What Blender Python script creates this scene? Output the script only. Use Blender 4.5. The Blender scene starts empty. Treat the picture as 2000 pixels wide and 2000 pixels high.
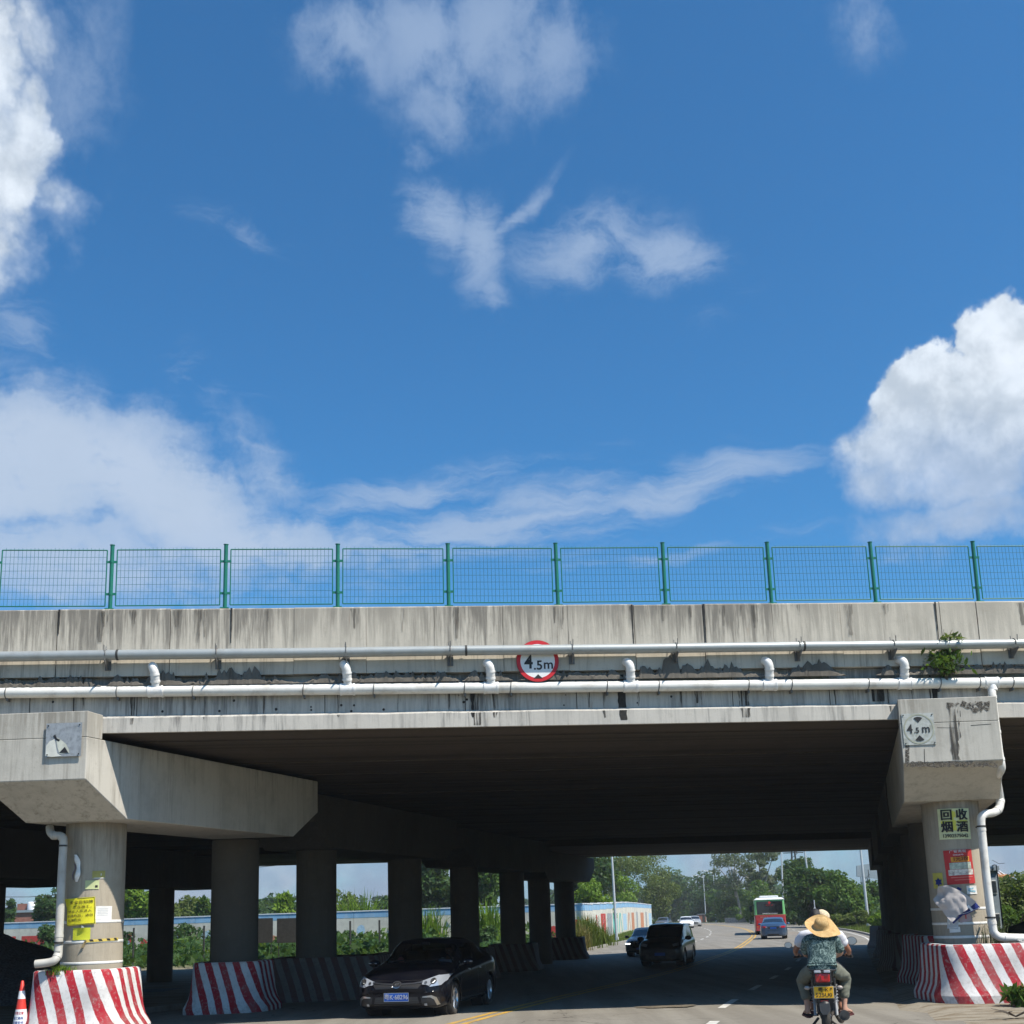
import bpy, bmesh, math, random
import numpy as np
from mathutils import Vector, Matrix, noise
from mathutils.bvhtree import BVHTree
random.seed(7); rng = np.random.default_rng(7)
sc = bpy.context.scene
COL = sc.collection
R = math.radians

# ------------------------------------------------------------------ camera
FPX, PCX, PCY, EYE = 2300.0, 1000.0, 1333.0, 1.85
_p, _r = R(11.36), R(1.8)
_fw = Vector((0, math.cos(_p), math.sin(_p)))
_up = Vector((0, -math.sin(_p), math.cos(_p)))
_rt = Vector((1, 0, 0))
RT = _rt*math.cos(_r) - _up*math.sin(_r)
UP = _up*math.cos(_r) + _rt*math.sin(_r)
cam_d = bpy.data.cameras.new('camera'); cam = bpy.data.objects.new('camera', cam_d); COL.objects.link(cam)
m = Matrix.Identity(4)
for i in range(3):
    m[i][0] = RT[i]; m[i][1] = UP[i]; m[i][2] = -_fw[i]
m[2][3] = EYE
cam.matrix_world = m
cam_d.sensor_width = 36; cam_d.lens = 36*FPX/2000; cam_d.shift_y = (PCY-1000)/2000
cam_d.clip_start = .1; cam_d.clip_end = 6000
sc.camera = cam

# ------------------------------------------------------------------ sun, sky, exposure
BD = Vector((math.cos(R(5)), math.sin(R(5)), 0))      # along the bridge
ND = Vector((-math.sin(R(5)), math.cos(R(5)), 0))     # across it, away from the camera
SUN = (BD*.52 - ND*.46 + Vector((0, 0, 1))).normalized()
sun_d = bpy.data.lights.new('sun', 'SUN'); sun_d.energy = 5.0; sun_d.angle = R(.53); sun_d.color = (1, .93, .82)
sun = bpy.data.objects.new('sun', sun_d); COL.objects.link(sun)
sun.rotation_euler = SUN.to_track_quat('Z', 'Y').to_euler(); sun.location = (30, -20, 60)
sc.view_settings.view_transform = 'Standard'; sc.view_settings.look = 'None'
sc.view_settings.exposure = .42; sc.view_settings.gamma = 1; sc.view_settings.use_curve_mapping = False
sc.cycles.max_bounces = 8; sc.cycles.diffuse_bounces = 2; sc.cycles.glossy_bounces = 3
sc.cycles.transparent_max_bounces = 8; sc.cycles.volume_bounces = 0
sc.cycles.use_denoising = True
sc.cycles.sample_clamp_indirect = 6

class NT:
    """small helper for writing node trees as expressions"""
    def __init__(s, tree): s.t = tree; s.t.nodes.clear()
    def n(s, typ, ins=None, **props):
        nd = s.t.nodes.new(typ)
        for k, v in props.items(): setattr(nd, k, v)
        for k, v in (ins or {}).items():
            if isinstance(v, bpy.types.NodeSocket): s.t.links.new(v, nd.inputs[k])
            else: nd.inputs[k].default_value = v
        return nd
    def m(s, op, a, b=None, c=None, clamp=False):
        ins = {0: a}
        if b is not None: ins[1] = b
        if c is not None: ins[2] = c
        return s.n('ShaderNodeMath', ins, operation=op, use_clamp=clamp).outputs[0]
    def mix(s, f, a, b, typ='MIX'):
        nd = s.n('ShaderNodeMix', data_type='RGBA', blend_type=typ, clamp_factor=True)
        for i, v in ((0, f), (6, a), (7, b)):
            if isinstance(v, bpy.types.NodeSocket): s.t.links.new(v, nd.inputs[i])
            elif i == 0: nd.inputs[i].default_value = v
            else: nd.inputs[i].default_value = (*v[:3], 1)
        return nd.outputs[2]
    def noise(s, vec, scale, detail=4, rough=.55, dist=0):
        nd = s.n('ShaderNodeTexNoise', {'Scale': scale, 'Detail': detail, 'Roughness': rough, 'Distortion': dist})
        if vec is not None: s.t.links.new(vec, nd.inputs['Vector'])
        return nd.outputs[0]
    def mr(s, v, a, b, c=0.0, d=1.0, smooth=True):
        nd = s.n('ShaderNodeMapRange', {0: v, 1: a, 2: b, 3: c, 4: d}, interpolation_type='SMOOTHSTEP' if smooth else 'LINEAR')
        return nd.outputs[0]
    def comb(s, x, y, z):
        return s.n('ShaderNodeCombineXYZ', {0: x, 1: y, 2: z}).outputs[0]

def pray(x, y):
    return (_fw*FPX + RT*(x-PCX) + UP*(PCY-y)).normalized()
def azel(x, y):
    d = pray(x, y); return math.atan2(d.x, d.y), math.asin(d.z)

world = bpy.data.worlds.new('World'); sc.world = world; world.use_nodes = True
def build_world():
    T = NT(world.node_tree)
    sun_el = math.asin(SUN.z); sun_az = math.atan2(SUN.x, SUN.y)
    sky = T.n('ShaderNodeTexSky', sky_type='NISHITA', sun_disc=False, sun_elevation=sun_el, sun_rotation=sun_az,
              air_density=1.0, dust_density=.6, ozone_density=2.2, altitude=50)
    g = T.n('ShaderNodeTexCoord').outputs['Generated']
    sp = T.n('ShaderNodeSeparateXYZ', {0: g})
    X, Y, Z = sp.outputs
    az = T.m('ARCTAN2', X, Y); el = T.m('ARCSINE', Z)
    P = T.comb(az, el, 0.0)
    w1 = T.n('ShaderNodeTexNoise', {'Vector': P, 'Scale': 9.0, 'Detail': 5.0, 'Roughness': .6}).outputs['Color']
    w2 = T.n('ShaderNodeTexNoise', {'Vector': P, 'Scale': 34.0, 'Detail': 6.0, 'Roughness': .62}).outputs['Color']
    def off(c, k):
        v = T.n('ShaderNodeVectorMath', {0: c, 1: (.5, .5, .5)}, operation='SUBTRACT').outputs[0]
        return T.n('ShaderNodeVectorMath', {0: v, 3: k}, operation='SCALE').outputs[0]
    def add(a, b): return T.n('ShaderNodeVectorMath', {0: a, 1: b}, operation='ADD').outputs[0]
    Pw = add(add(P, off(w1, .075)), off(w2, .026))
    Ps = add(P, off(w1, .05))
    def blob(px, py, rx, ry, rot=0, src=None, soft=.55, k=1.0):
        a, e = azel(px, py); s = .000435
        mp = T.n('ShaderNodeMapping', {0: src or Pw, 1: (a, e, 0), 2: (0, 0, R(rot)), 3: (rx*s, ry*s, 1)}, vector_type='TEXTURE')
        ln = T.n('ShaderNodeVectorMath', {0: mp.outputs[0]}, operation='LENGTH').outputs[1]
        return T.m('MULTIPLY', T.mr(ln, 1.0+soft*.45, 1.0-soft, 0, 1), k)
    def union(l):
        o = l[0]
        for b in l[1:]: o = T.m('MAXIMUM', o, b)
        return o
    # fine fibre / puff detail
    puff = T.noise(Pw, 26, 8, .62)
    def billow(vec, sc):
        v = T.n('ShaderNodeTexVoronoi', {'Vector': vec, 'Scale': sc, 'Detail': 3.0, 'Roughness': .55, 'Lacunarity': 2.3, 'Smoothness': .35}, feature='SMOOTH_F1', voronoi_dimensions='2D')
        return v.outputs[0]
    sx_, sy_ = .010, .014
    P2 = add(P, off(w1, .03))
    P2s = add(P2, T.comb(sx_, sy_, 0.0))
    b1 = billow(P2, 17)
    e1 = T.noise(P2, 13, 6, .6); e2 = T.noise(P2s, 13, 6, .6)
    emboss = T.m('SUBTRACT', e1, e2)                 # lit side of each billow
    edge = T.m('ADD', T.m('MULTIPLY', T.m('SUBTRACT', .32, b1), .28), T.m('MULTIPLY', T.m('SUBTRACT', puff, .5), .35))
    def fib(rot, sx, sy, det=8, dist=.8, src=None):
        q = T.n('ShaderNodeMapping', {0: src or Ps, 2: (0, 0, R(rot)), 3: (sx, sy, 1)}).outputs[0]
        return T.noise(q, 1.0, det, .66, dist)
    fibre = fib(9, 8, 50, dist=.4); fibre2 = T.m('ADD', T.m('MULTIPLY', fib(-24, 10, 34, dist=.7), .72), T.m('MULTIPLY', T.noise(Pw, 36, 8, .68), .28)); fibre3 = fib(28, 14, 50, dist=.5)
    heap = union([blob(-70, 120, 130, 190, 0, None, .6), blob(15, 330, 115, 190, 0, None, .6), blob(-20, 470, 105, 100, 0, None, .9),
                  blob(110, 420, 95, 85, 0, None, 1.0, .8), blob(60, 60, 90, 130, 0, None, 1.0, .8)])
    heapR = union([blob(1855, 850, 225, 165, 0, None, .55), blob(1990, 700, 110, 130, 0, None, .4, .9), blob(1805, 765, 125, 90, 0, None, .45),
                   blob(1700, 900, 115, 120, 0, None, .7, .95), blob(1870, 1010, 240, 90, 0, None, .9, .85), blob(1800, 1085, 220, 60, 0, None, 1.0, .5)])
    veil = union([blob(130, 110, 120, 300, -6, None, 1.0, .55), blob(690, 85, 160, 85, 0, None, 1.0, .9), blob(830, 70, 200, 110, 0, None, 1.0, .95), blob(960, 70, 200, 130, 0, None, 1.0, .9),
                  blob(1070, 120, 130, 120, 0, None, 1.0, .8), blob(860, 185, 120, 80, 0, None, 1.0, .8), blob(1000, 150, 130, 90, 0, None, 1.0, .7), blob(812, 300, 40, 28, 0, None, 1, .5),
                  blob(1690, 35, 75, 75, 0, None, 1.0, .62)])
    wisp = union([blob(860, 435, 100, 66, -35, Ps, .9, 1.0), blob(935, 480, 62, 110, 10, Ps, .9, 1.0), blob(1010, 420, 130, 20, 30, Ps, 1.0, .8),
                  blob(1150, 480, 190, 62, 6, Ps, .9, .95), blob(1290, 500, 150, 60, -12, Ps, .8, 1.0), blob(970, 575, 40, 50, 0, Ps, 1, .7)])
    wisp2 = union([blob(480, 450, 120, 24, -8, Ps, 1, .7), blob(30, 640, 100, 60, -28, Ps, 1, .85), blob(355, 725, 55, 55, -40, Ps, 1, .55), blob(440, 762, 120, 22, 10, Ps, 1, .5), blob(1430, 590, 80, 30, 20, Ps, 1, .35)])
    bank = union([blob(20, 900, 360, 165, 0, None, .6, 1), blob(270, 945, 440, 150, -20, None, .8, 1.0), blob(420, 1030, 480, 100, -6, None, 1.0, .95), blob(640, 1060, 420, 80, 0, None, 1.0, .7),
                  blob(100, 1080, 580, 120, 0, None, 1.0, .85), blob(520, 900, 160, 60, -32, None, 1, .6)])
    low = union([blob(800, 960, 380, 40, 9, Ps, 1, .85), blob(1000, 1010, 560, 70, 6, Ps, 1.0, 1.0), blob(1330, 950, 320, 56, 9, Ps, 1, 1.0),
                 blob(700, 1055, 520, 55, 0, Ps, 1, .85), blob(1250, 1085, 360, 22, 4, Ps, 1, .6)])
    horizon = T.mr(el, .26, .0, 0, 1)
    def wis(mask, nz, lo=.40, hi=.74, k=.22, mx=1.0):
        return T.m('MULTIPLY', T.m('MULTIPLY', T.m('POWER', mask, .7), mx), T.mr(T.m('ADD', nz, T.m('MULTIPLY', mask, k)), lo+k*.5, hi+k*.5))
    d_heap = T.m('MULTIPLY', T.mr(T.m('ADD', heap, T.m('MULTIPLY', edge, 1.1)), .05, .95), T.mr(T.m('ADD', puff, heap), .45, .95, .35, 1))
    softR = T.mr(el, .30, .46, .75, .42)
    d_heapR = T.m('MULTIPLY', T.mr(T.m('SUBTRACT', T.m('ADD', heapR, T.m('MULTIPLY', edge, 1.1)), .12), .0, softR), T.mr(T.m('ADD', puff, heapR), .40, 1.05, .35, 1))
    puffb = T.noise(add(P, off(w1, .045)), 15, 9, .64)
    d_veil = wis(veil, puffb, .30, .66, .35, .70)
    d_wisp = T.m('MAXIMUM', wis(wisp, fibre2, .34, .66, .26, .72), wis(wisp2, fibre3, .40, .75, .2, .55))
    d_bank = wis(bank, T.m('ADD', T.m('MULTIPLY', fibre, .45), T.m('MULTIPLY', puff, .55)), .30, .66, .40, .92)
    d_low = wis(low, fibre, .36, .72, .30, .80)
    big = T.noise(g, 2.3, 7, .6)
    away = T.mr(T.m('ABSOLUTE', az), .55, .8)
    d_far = T.m('MULTIPLY', away, T.mr(big, .60, .78, 0, .7))  # clouds out of view, kept sparse to lower the ambient light
    D = union([d_heap, d_heapR, d_veil, d_wisp, d_bank, d_low, d_far])
    D = T.m('MAXIMUM', D, T.m('MULTIPLY', horizon, T.mr(T.noise(P, 9, 6, .6), .25, .62, .25, 1)))
    shade = T.mr(T.noise(P, 11, 6, .6), .3, .7, 0, 1)
    core = T.m('MAXIMUM', T.m('MULTIPLY', d_heap, 1.0), T.m('MULTIPLY', d_heapR, T.mr(T.m('ADD', el, T.m('MULTIPLY', e1, .12)), .37, .49, .30, .95)))
    cb = T.m('MAXIMUM', T.mr(core, .25, .95, 0, 1), T.m('MULTIPLY', d_bank, .42))
    cc = T.mix(cb, (.47, .61, .84), (.86, .95, 1.06))
    cc = T.mix(T.m('MULTIPLY', shade, T.m('ADD', .12, T.m('MULTIPLY', cb, .30))), cc, (.47, .60, .76))
    lit = T.mr(T.m('MULTIPLY', emboss, core), -.14, .14, -.16, .14)
    cc = T.n('ShaderNodeVectorMath', {0: cc, 1: T.comb(lit, lit, lit)}, operation='ADD').outputs[0]
    hz = T.mr(el, .2, .0, 0, .8)
    cc = T.mix(hz, cc, T.mix(T.mr(T.noise(P, 22, 5, .6), .4, .65), (.30, .40, .56), (.50, .58, .70)))
    skyc = T.mix(1.0, T.n('ShaderNodeVectorMath', {0: sky.outputs[0], 3: .077}, operation='SCALE').outputs[0], (.46, 1.11, 1.50), 'MULTIPLY')
    cc = T.n('ShaderNodeVectorMath', {0: cc, 3: .66}, operation='SCALE').outputs[0]
    final = T.mix(D, skyc, cc)
    # below the horizon: dull ground colour
    final = T.mix(T.mr(Z, -.005, -.03), final, (.10, .10, .08))
    bg = T.n('ShaderNodeBackground', {0: final, 1: 1.0})
    out = T.n('ShaderNodeOutputWorld', {0: bg.outputs[0]})
build_world()

# ------------------------------------------------------------------ helpers
def brp(s, n, z): return BD*s + ND*n + Vector((0, 0, z))
def sstep(a, b, x):
    t = min(1, max(0, (x-a)/(b-a))); return t*t*(3-2*t)
def gz(Y):   # ground height: the road dips under the bridge
    return .25*(1-sstep(14.5, 20, Y)) - .36*sstep(20, 50, Y) + .22*sstep(64, 86, Y) + .14*sstep(86, 150, Y)
def at(x, y, depth):   # a point seen at pixel (x, y) at a given depth
    d = pray(x, y); return Vector((0, 0, EYE)) + d*(depth/d.y)
def atn(x, y, n):      # ... on the vertical plane n = const of the bridge
    d = pray(x, y); return Vector((0, 0, EYE)) + d*(n/d.dot(ND))
def atg(x, y):
    d = pray(x, y); z = 0; P = None
    for _ in range(60):
        t = (z-EYE)/d.z; P = Vector((0, 0, EYE))+d*t; z = .5*z+.5*gz(P.y)
    return P

def tag(o, label=None, cat=None, group=None, kind=None):
    if label: o['label'] = label
    if cat: o['category'] = cat
    if group: o['group'] = group
    if kind: o['kind'] = kind
    return o
def thing(name, label, cat, loc=(0, 0, 0), rz=0, group=None):
    o = bpy.data.objects.new(name, None); COL.objects.link(o); o.location = loc; o.rotation_euler = (0, 0, rz)
    o.empty_display_size = .2
    return tag(o, label, cat, group)
def link(name, me, mat=None, parent=None, loc=None, rot=None, scale=None):
    o = bpy.data.objects.new(name, me); COL.objects.link(o)
    if mat is not None:
        if isinstance(mat, (list, tuple)):
            if not me.materials:
                for q in mat: me.materials.append(q)
        elif not me.materials: me.materials.append(mat)
    if parent: o.parent = parent
    if loc is not None: o.location = loc
    if rot is not None: o.rotation_euler = rot
    if scale is not None: o.scale = scale
    return o

class MB:
    """collects simple shapes and links them as one mesh object"""
    def __init__(s): s.v = []; s.f = []; s.mi = []; s.sm = []
    def add(s, vs, fs, mi=0, smooth=False):
        o = len(s.v); s.v += [tuple(v) for v in vs]
        for f in fs: s.f.append([o+i for i in f]); s.mi.append(mi); s.sm.append(smooth)
        return s
    def box(s, c, d, X=None, Y=None, Z=None, mi=0):
        c = Vector(c); X = Vector(X or (1, 0, 0)); Y = Vector(Y or (0, 1, 0)); Z = Vector(Z or (0, 0, 1))
        vs = [c+X*(d[0]/2*i)+Y*(d[1]/2*j)+Z*(d[2]/2*k) for i in (-1, 1) for j in (-1, 1) for k in (-1, 1)]
        return s.add(vs, [(0, 1, 3, 2), (4, 6, 7, 5), (0, 4, 5, 1), (2, 3, 7, 6), (0, 2, 6, 4), (1, 5, 7, 3)], mi)
    def hexa(s, a, b, mi=0):   # two quads, bottom and top
        vs = list(a)+list(b)
        return s.add(vs, [(3, 2, 1, 0), (4, 5, 6, 7), (0, 1, 5, 4), (1, 2, 6, 5), (2, 3, 7, 6), (3, 0, 4, 7)], mi)
    def prism(s, poly, h, mi=0):   # poly of 3d points, extruded by vector h
        n = len(poly); h = Vector(h); vs = [Vector(p) for p in poly]+[Vector(p)+h for p in poly]
        fs = [tuple(range(n-1, -1, -1)), tuple(range(n, 2*n))]+[(i, (i+1) % n, n+(i+1) % n, n+i) for i in range(n)]
        return s.add(vs, fs, mi)
    def tube(s, pts, r, seg=10, mi=0, cap=True, smooth=True):
        pts = [Vector(p) for p in pts]; rs = r if isinstance(r, (list, tuple)) else [r]*len(pts)
        rings = []; prev = None
        for i, p in enumerate(pts):
            t = (pts[min(i+1, len(pts)-1)]-pts[max(i-1, 0)])
            if t.length < 1e-9: t = Vector((0, 0, 1))
            t.normalize()
            if prev is None:
                a = Vector((0, 0, 1)) if abs(t.z) < .9 else Vector((1, 0, 0))
                u = t.cross(a).normalized()
            else:
                u = (prev - t*prev.dot(t)); u = u.normalized() if u.length > 1e-6 else t.orthogonal().normalized()
            prev = u; w = t.cross(u)
            rings.append([p+(u*math.cos(2*math.pi*k/seg)+w*math.sin(2*math.pi*k/seg))*rs[i] for k in range(seg)])
        vs = [v for rg in rings for v in rg]
        fs = [(i*seg+k, i*seg+(k+1) % seg, (i+1)*seg+(k+1) % seg, (i+1)*seg+k) for i in range(len(pts)-1) for k in range(seg)]
        s.add(vs, fs, mi, smooth)
        if cap:
            s.add(rings[0], [tuple(range(seg-1, -1, -1))], mi); s.add(rings[-1], [tuple(range(seg))], mi)
        return s
    def lathe(s, prof, c=(0, 0, 0), seg=24, mi=0, axis='z', smooth=True, sx=1, sy=1):
        vs = []; c = Vector(c)
        for r, z in prof:
            for k in range(seg):
                a = 2*math.pi*k/seg; x, y = r*math.cos(a)*sx, r*math.sin(a)*sy
                p = (x, y, z) if axis == 'z' else ((z, x, y) if axis == 'x' else (x, z, y))
                vs.append(c+Vector(p))
        fs = [(i*seg+k, i*seg+(k+1) % seg, (i+1)*seg+(k+1) % seg, (i+1)*seg+k) for i in range(len(prof)-1) for k in range(seg)]
        return s.add(vs, fs, mi, smooth)
    def ball(s, c, r, seg=14, rg=9, mi=0):
        r = r if isinstance(r, (tuple, list)) else (r, r, r)
        vs = []; c = Vector(c)
        for i in range(rg+1):
            t = math.pi*i/rg
            for k in range(seg):
                a = 2*math.pi*k/seg
                vs.append(c+Vector((r[0]*math.sin(t)*math.cos(a), r[1]*math.sin(t)*math.sin(a), -r[2]*math.cos(t))))
        fs = [(i*seg+k, i*seg+(k+1) % seg, (i+1)*seg+(k+1) % seg, (i+1)*seg+k) for i in range(rg) for k in range(seg)]
        return s.add(vs, fs, mi, True)
    def mesh(s, name='mesh', merge=False):
        me = bpy.data.meshes.new(name); me.from_pydata(s.v, [], s.f)
        me.polygons.foreach_set('material_index', s.mi); me.polygons.foreach_set('use_smooth', s.sm)
        bm = bmesh.new(); bm.from_mesh(me)
        if merge: bmesh.ops.remove_doubles(bm, verts=bm.verts, dist=1e-4)
        bmesh.ops.recalc_face_normals(bm, faces=bm.faces)
        bm.to_mesh(me); bm.free(); me.update(); return me
    def build(s, name, mat, parent=None, merge=False, **k):
        return link(name, s.mesh(name, merge), mat, parent, **k)

def bevel(o, w=.02, seg=2, ang=40):
    bm = bmesh.new(); bm.from_mesh(o.data)
    es = [e for e in bm.edges if len(e.link_faces) == 2 and e.calc_face_angle(0) > R(ang)]
    bmesh.ops.bevel(bm, geom=es, offset=w, segments=seg, profile=.6, affect='EDGES', clamp_overlap=True)
    bm.to_mesh(o.data); bm.free(); return o

def copy_tree(o, parent=None):
    c = o.copy(); COL.objects.link(c)
    if parent: c.parent = parent
    for ch in [q for q in bpy.data.objects if q.parent == o]: copy_tree(ch, c)
    return c

# ---- text as flat meshes
def text_geo(body, size=1.0, bold=0.0, align='CENTER', sx=1.0):
    cu = bpy.data.curves.new('lettering', 'FONT'); cu.body = body; cu.size = size; cu.align_x = align; cu.align_y = 'CENTER'
    cjk = any(ord(c) > 0x2e80 for c in body); cu.offset = 0 if cjk else bold*size; cu.resolution_u = 3; cu.space_line = 1.0
    o = bpy.data.objects.new('lettering', cu); COL.objects.link(o)
    dg = bpy.context.evaluated_depsgraph_get(); me = bpy.data.meshes.new_from_object(o.evaluated_get(dg))
    bm = bmesh.new(); bm.from_mesh(me)
    for v in bm.verts: v.co.x *= sx
    for _ in range(3):   # short edges, so that lettering follows curved surfaces
        bmesh.ops.triangulate(bm, faces=bm.faces); le = [e for e in bm.edges if e.calc_length() > .045]
        if not le or size > 1: break
        bmesh.ops.subdivide_edges(bm, edges=le, cuts=1)
    bmesh.ops.triangulate(bm, faces=bm.faces); bm.verts.index_update()
    vs = [(v.co.x, v.co.y) for v in bm.verts]; fs = [tuple(v.index for v in f_.verts) for f_ in bm.faces]; bm.free()
    if cjk and bold:   # thicker strokes by overprinting, since outlines of complex characters cannot be offset
        k = len(vs); d = bold*size*1.1; base = list(vs); bf = list(fs)
        for n_, (dx, dy) in enumerate(((d, d*.6), (-d, -d*.6), (d, -d*.6), (-d, d*.6))):
            vs += [(x+dx, y+dy) for x, y in base]; fs += [tuple(i+k*(n_+1) for i in f_) for f_ in bf]
    bpy.data.objects.remove(o); bpy.data.curves.remove(cu); bpy.data.meshes.remove(me)
    return vs, fs
def put_text(name, body, size, mat, parent, fn, bold=0.0, align='CENTER', sx=1.0, center=(0, 0)):
    vs, fs = text_geo(body, size, bold, align, sx)
    mb = MB(); mb.add([fn(x+center[0], y+center[1]) for x, y in vs], fs)
    return mb.build(name, mat, parent)

# ------------------------------------------------------------------ materials
MAT = {}
def mat(name, col, rough=.6, metal=0.0, spec=.5, var=0.0, vscale=6.0, bump=0.0, bscale=30.0, coat=0.0, dirt=None, dscale=3.0, damt=.5):
    if name in MAT: return MAT[name]
    mt = bpy.data.materials.new(name); mt.use_nodes = True; T = NT(mt.node_tree)
    c = (*col, 1)
    tc = T.n('ShaderNodeTexCoord').outputs['Object']
    base = T.mix(0, col, col)
    if var:
        nz = T.noise(tc, vscale, 6, .6)
        base = T.mix(T.mr(nz, .3, .7), tuple(q*(1-var) for q in col), tuple(min(1, q*(1+var)) for q in col))
    if dirt:
        nz = T.noise(tc, dscale, 7, .65)
        base = T.mix(T.mr(nz, .45, .7, 0, damt), base, dirt)
    b = T.n('ShaderNodeBsdfPrincipled', {'Base Color': base, 'Roughness': rough, 'Metallic': metal, 'Specular IOR Level': spec, 'Coat Weight': coat})
    if bump:
        bp = T.n('ShaderNodeBump', {'Height': T.noise(tc, bscale, 5, .6), 'Strength': bump, 'Distance': .02})
        T.t.links.new(bp.outputs[0], b.inputs['Normal'])
    T.n('ShaderNodeOutputMaterial', {0: b.outputs[0]})
    MAT[name] = mt; return mt

def concrete(name, light, dark, streak=.5, topz=None, depth=1.0, boards=0.0, rough=.9, blotch=.35):
    """weathered concrete: rain streaks running down, blotches, pores; optional board marks"""
    mt = bpy.data.materials.new(name); mt.use_nodes = True; T = NT(mt.node_tree)
    pos = T.n('ShaderNodeNewGeometry').outputs['Position']
    v1 = T.n('ShaderNodeMapping', {0: pos, 3: (7, 7, .55)}).outputs[0]
    v2 = T.n('ShaderNodeMapping', {0: pos, 3: (26, 26, 1.6)}).outputs[0]
    s1 = T.noise(v1, 1, 6, .65, .2); s2 = T.noise(v2, 1, 4, .6)
    bl = T.noise(pos, .9, 6, .65); bl2 = T.noise(pos, 7, 6, .7); fine = T.noise(pos, 60, 5, .7)
    area = T.mr(T.noise(pos, .35, 3, .5), .35, .65)
    z = T.n('ShaderNodeSeparateXYZ', {0: pos}).outputs[2]
    st = T.m('ADD', T.m('MULTIPLY', s1, .65), T.m('MULTIPLY', s2, .35))
    if topz is not None:
        g = T.mr(z, topz-depth, topz, 0, 1, False)
        st = T.m('ADD', st, T.m('MULTIPLY', g, .16))
    amt = T.m('MULTIPLY', T.mr(st, .46, .70), T.m('ADD', T.m('MULTIPLY', area, .7), .3))
    base = T.mix(T.m('MULTIPLY', amt, streak), light, dark)
    base = T.mix(T.m('MULTIPLY', T.mr(bl, .45, .7), blotch), base, tuple(q*.62 for q in light))
    base = T.mix(T.m('MULTIPLY', T.mr(bl2, .55, .75), .25), base, (.23, .19, .14))
    base = T.mix(T.mr(fine, .62, .74, 0, .55), base, tuple(q*.45 for q in dark))
    pit = T.n('ShaderNodeTexVoronoi', {'Vector': pos, 'Scale': 11.0, 'Randomness': 1.0}).outputs[0]
    pm = T.m('MULTIPLY', T.mr(pit, .085, .03), T.mr(bl2, .5, .6)); base = T.mix(T.m('MULTIPLY', pm, .7), base, (.05, .045, .04))
    rust = T.noise(T.n('ShaderNodeMapping', {0: pos, 3: (5, 5, .9)}).outputs[0], 1, 4, .6); base = T.mix(T.mr(rust, .66, .76, 0, .35), base, (.24, .13, .07))
    h = T.m('ADD', T.m('MULTIPLY', bl2, .6), T.m('MULTIPLY', fine, .4))
    if boards:
        nd = T.n('ShaderNodeVectorMath', {0: pos, 1: tuple(ND)}, operation='DOT_PRODUCT').outputs[1]
        fr = T.m('FRACT', T.m('MULTIPLY', nd, 1/boards))
        cell = T.m('FLOOR', T.m('MULTIPLY', nd, 1/boards))
        rnd = T.n('ShaderNodeTexWhiteNoise', {1: cell}, noise_dimensions='1D').outputs[0]
        base = T.mix(T.mr(rnd, 0, 1, 0, .45), base, tuple(q*.5 for q in dark))
        line = T.mr(T.m('ABSOLUTE', T.m('SUBTRACT', fr, .5)), .47, .5)
        h = T.m('SUBTRACT', h, T.m('MULTIPLY', line, 1.5))
    b = T.n('ShaderNodeBsdfPrincipled', {'Base Color': base, 'Roughness': rough, 'Specular IOR Level': .25})
    bp = T.n('ShaderNodeBump', {'Height': h, 'Strength': .5, 'Distance': .012})
    T.t.links.new(bp.outputs[0], b.inputs['Normal'])
    T.n('ShaderNodeOutputMaterial', {0: b.outputs[0]})
    MAT[name] = mt; return mt

M_parapet = concrete('parapet_concrete', (.53, .485, .41), (.13, .12, .105), .85, 7.68, 1.0, blotch=.42)
M_girder = concrete('girder_concrete', (.50, .475, .43), (.10, .10, .10), .85, 6.4, .9, blotch=.3)
M_cap = concrete('cap_concrete', (.50, .475, .42), (.17, .15, .12), .75, 5.8, .9, blotch=.5)
M_soffit = concrete('soffit_concrete', (.085, .068, .054), (.036, .032, .027), .3, None, 1, boards=.2, blotch=.5)  # colour lowered to paint in the deep shade under the deck
M_column = concrete('column_concrete', (.41, .36, .28), (.15, .125, .10), .7, 4.0, .9, blotch=.5)
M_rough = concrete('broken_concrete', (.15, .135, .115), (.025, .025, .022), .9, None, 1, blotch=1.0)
M_white = mat('white_pipe_plastic', (.74, .725, .68), .42, var=.07, vscale=2, dirt=(.36, .31, .25), dscale=2.5, damt=.5)
M_oldwhite = mat('grimy_white_plastic', (.48, .47, .43), .55, var=.12, dirt=(.25, .22, .18), dscale=3, damt=.6)
M_greypipe = mat('grey_steel_pipe', (.36, .385, .385), .45, .3, var=.12, vscale=3, dirt=(.16, .15, .13), damt=.4)
M_dark = mat('dark_steel', (.05, .05, .048), .6, .4, var=.2)
M_green = mat('green_fence_paint', (.008, .15, .10), .4, var=.1)
M_wire = mat('green_wire', (.02, .13, .15), .5)
M_tape = mat('white_tape', (.78, .77, .73), .5, var=.08)
M_black = mat('black_print', (.012, .012, .014), .6)
M_redp = mat('red_print', (.55, .012, .02), .5, var=.1)
M_whitep = mat('white_print', (.78, .78, .78), .5, var=.05)
M_moss = mat('black_stain', (.022, .021, .02), .9, var=.4, vscale=20)

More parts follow.
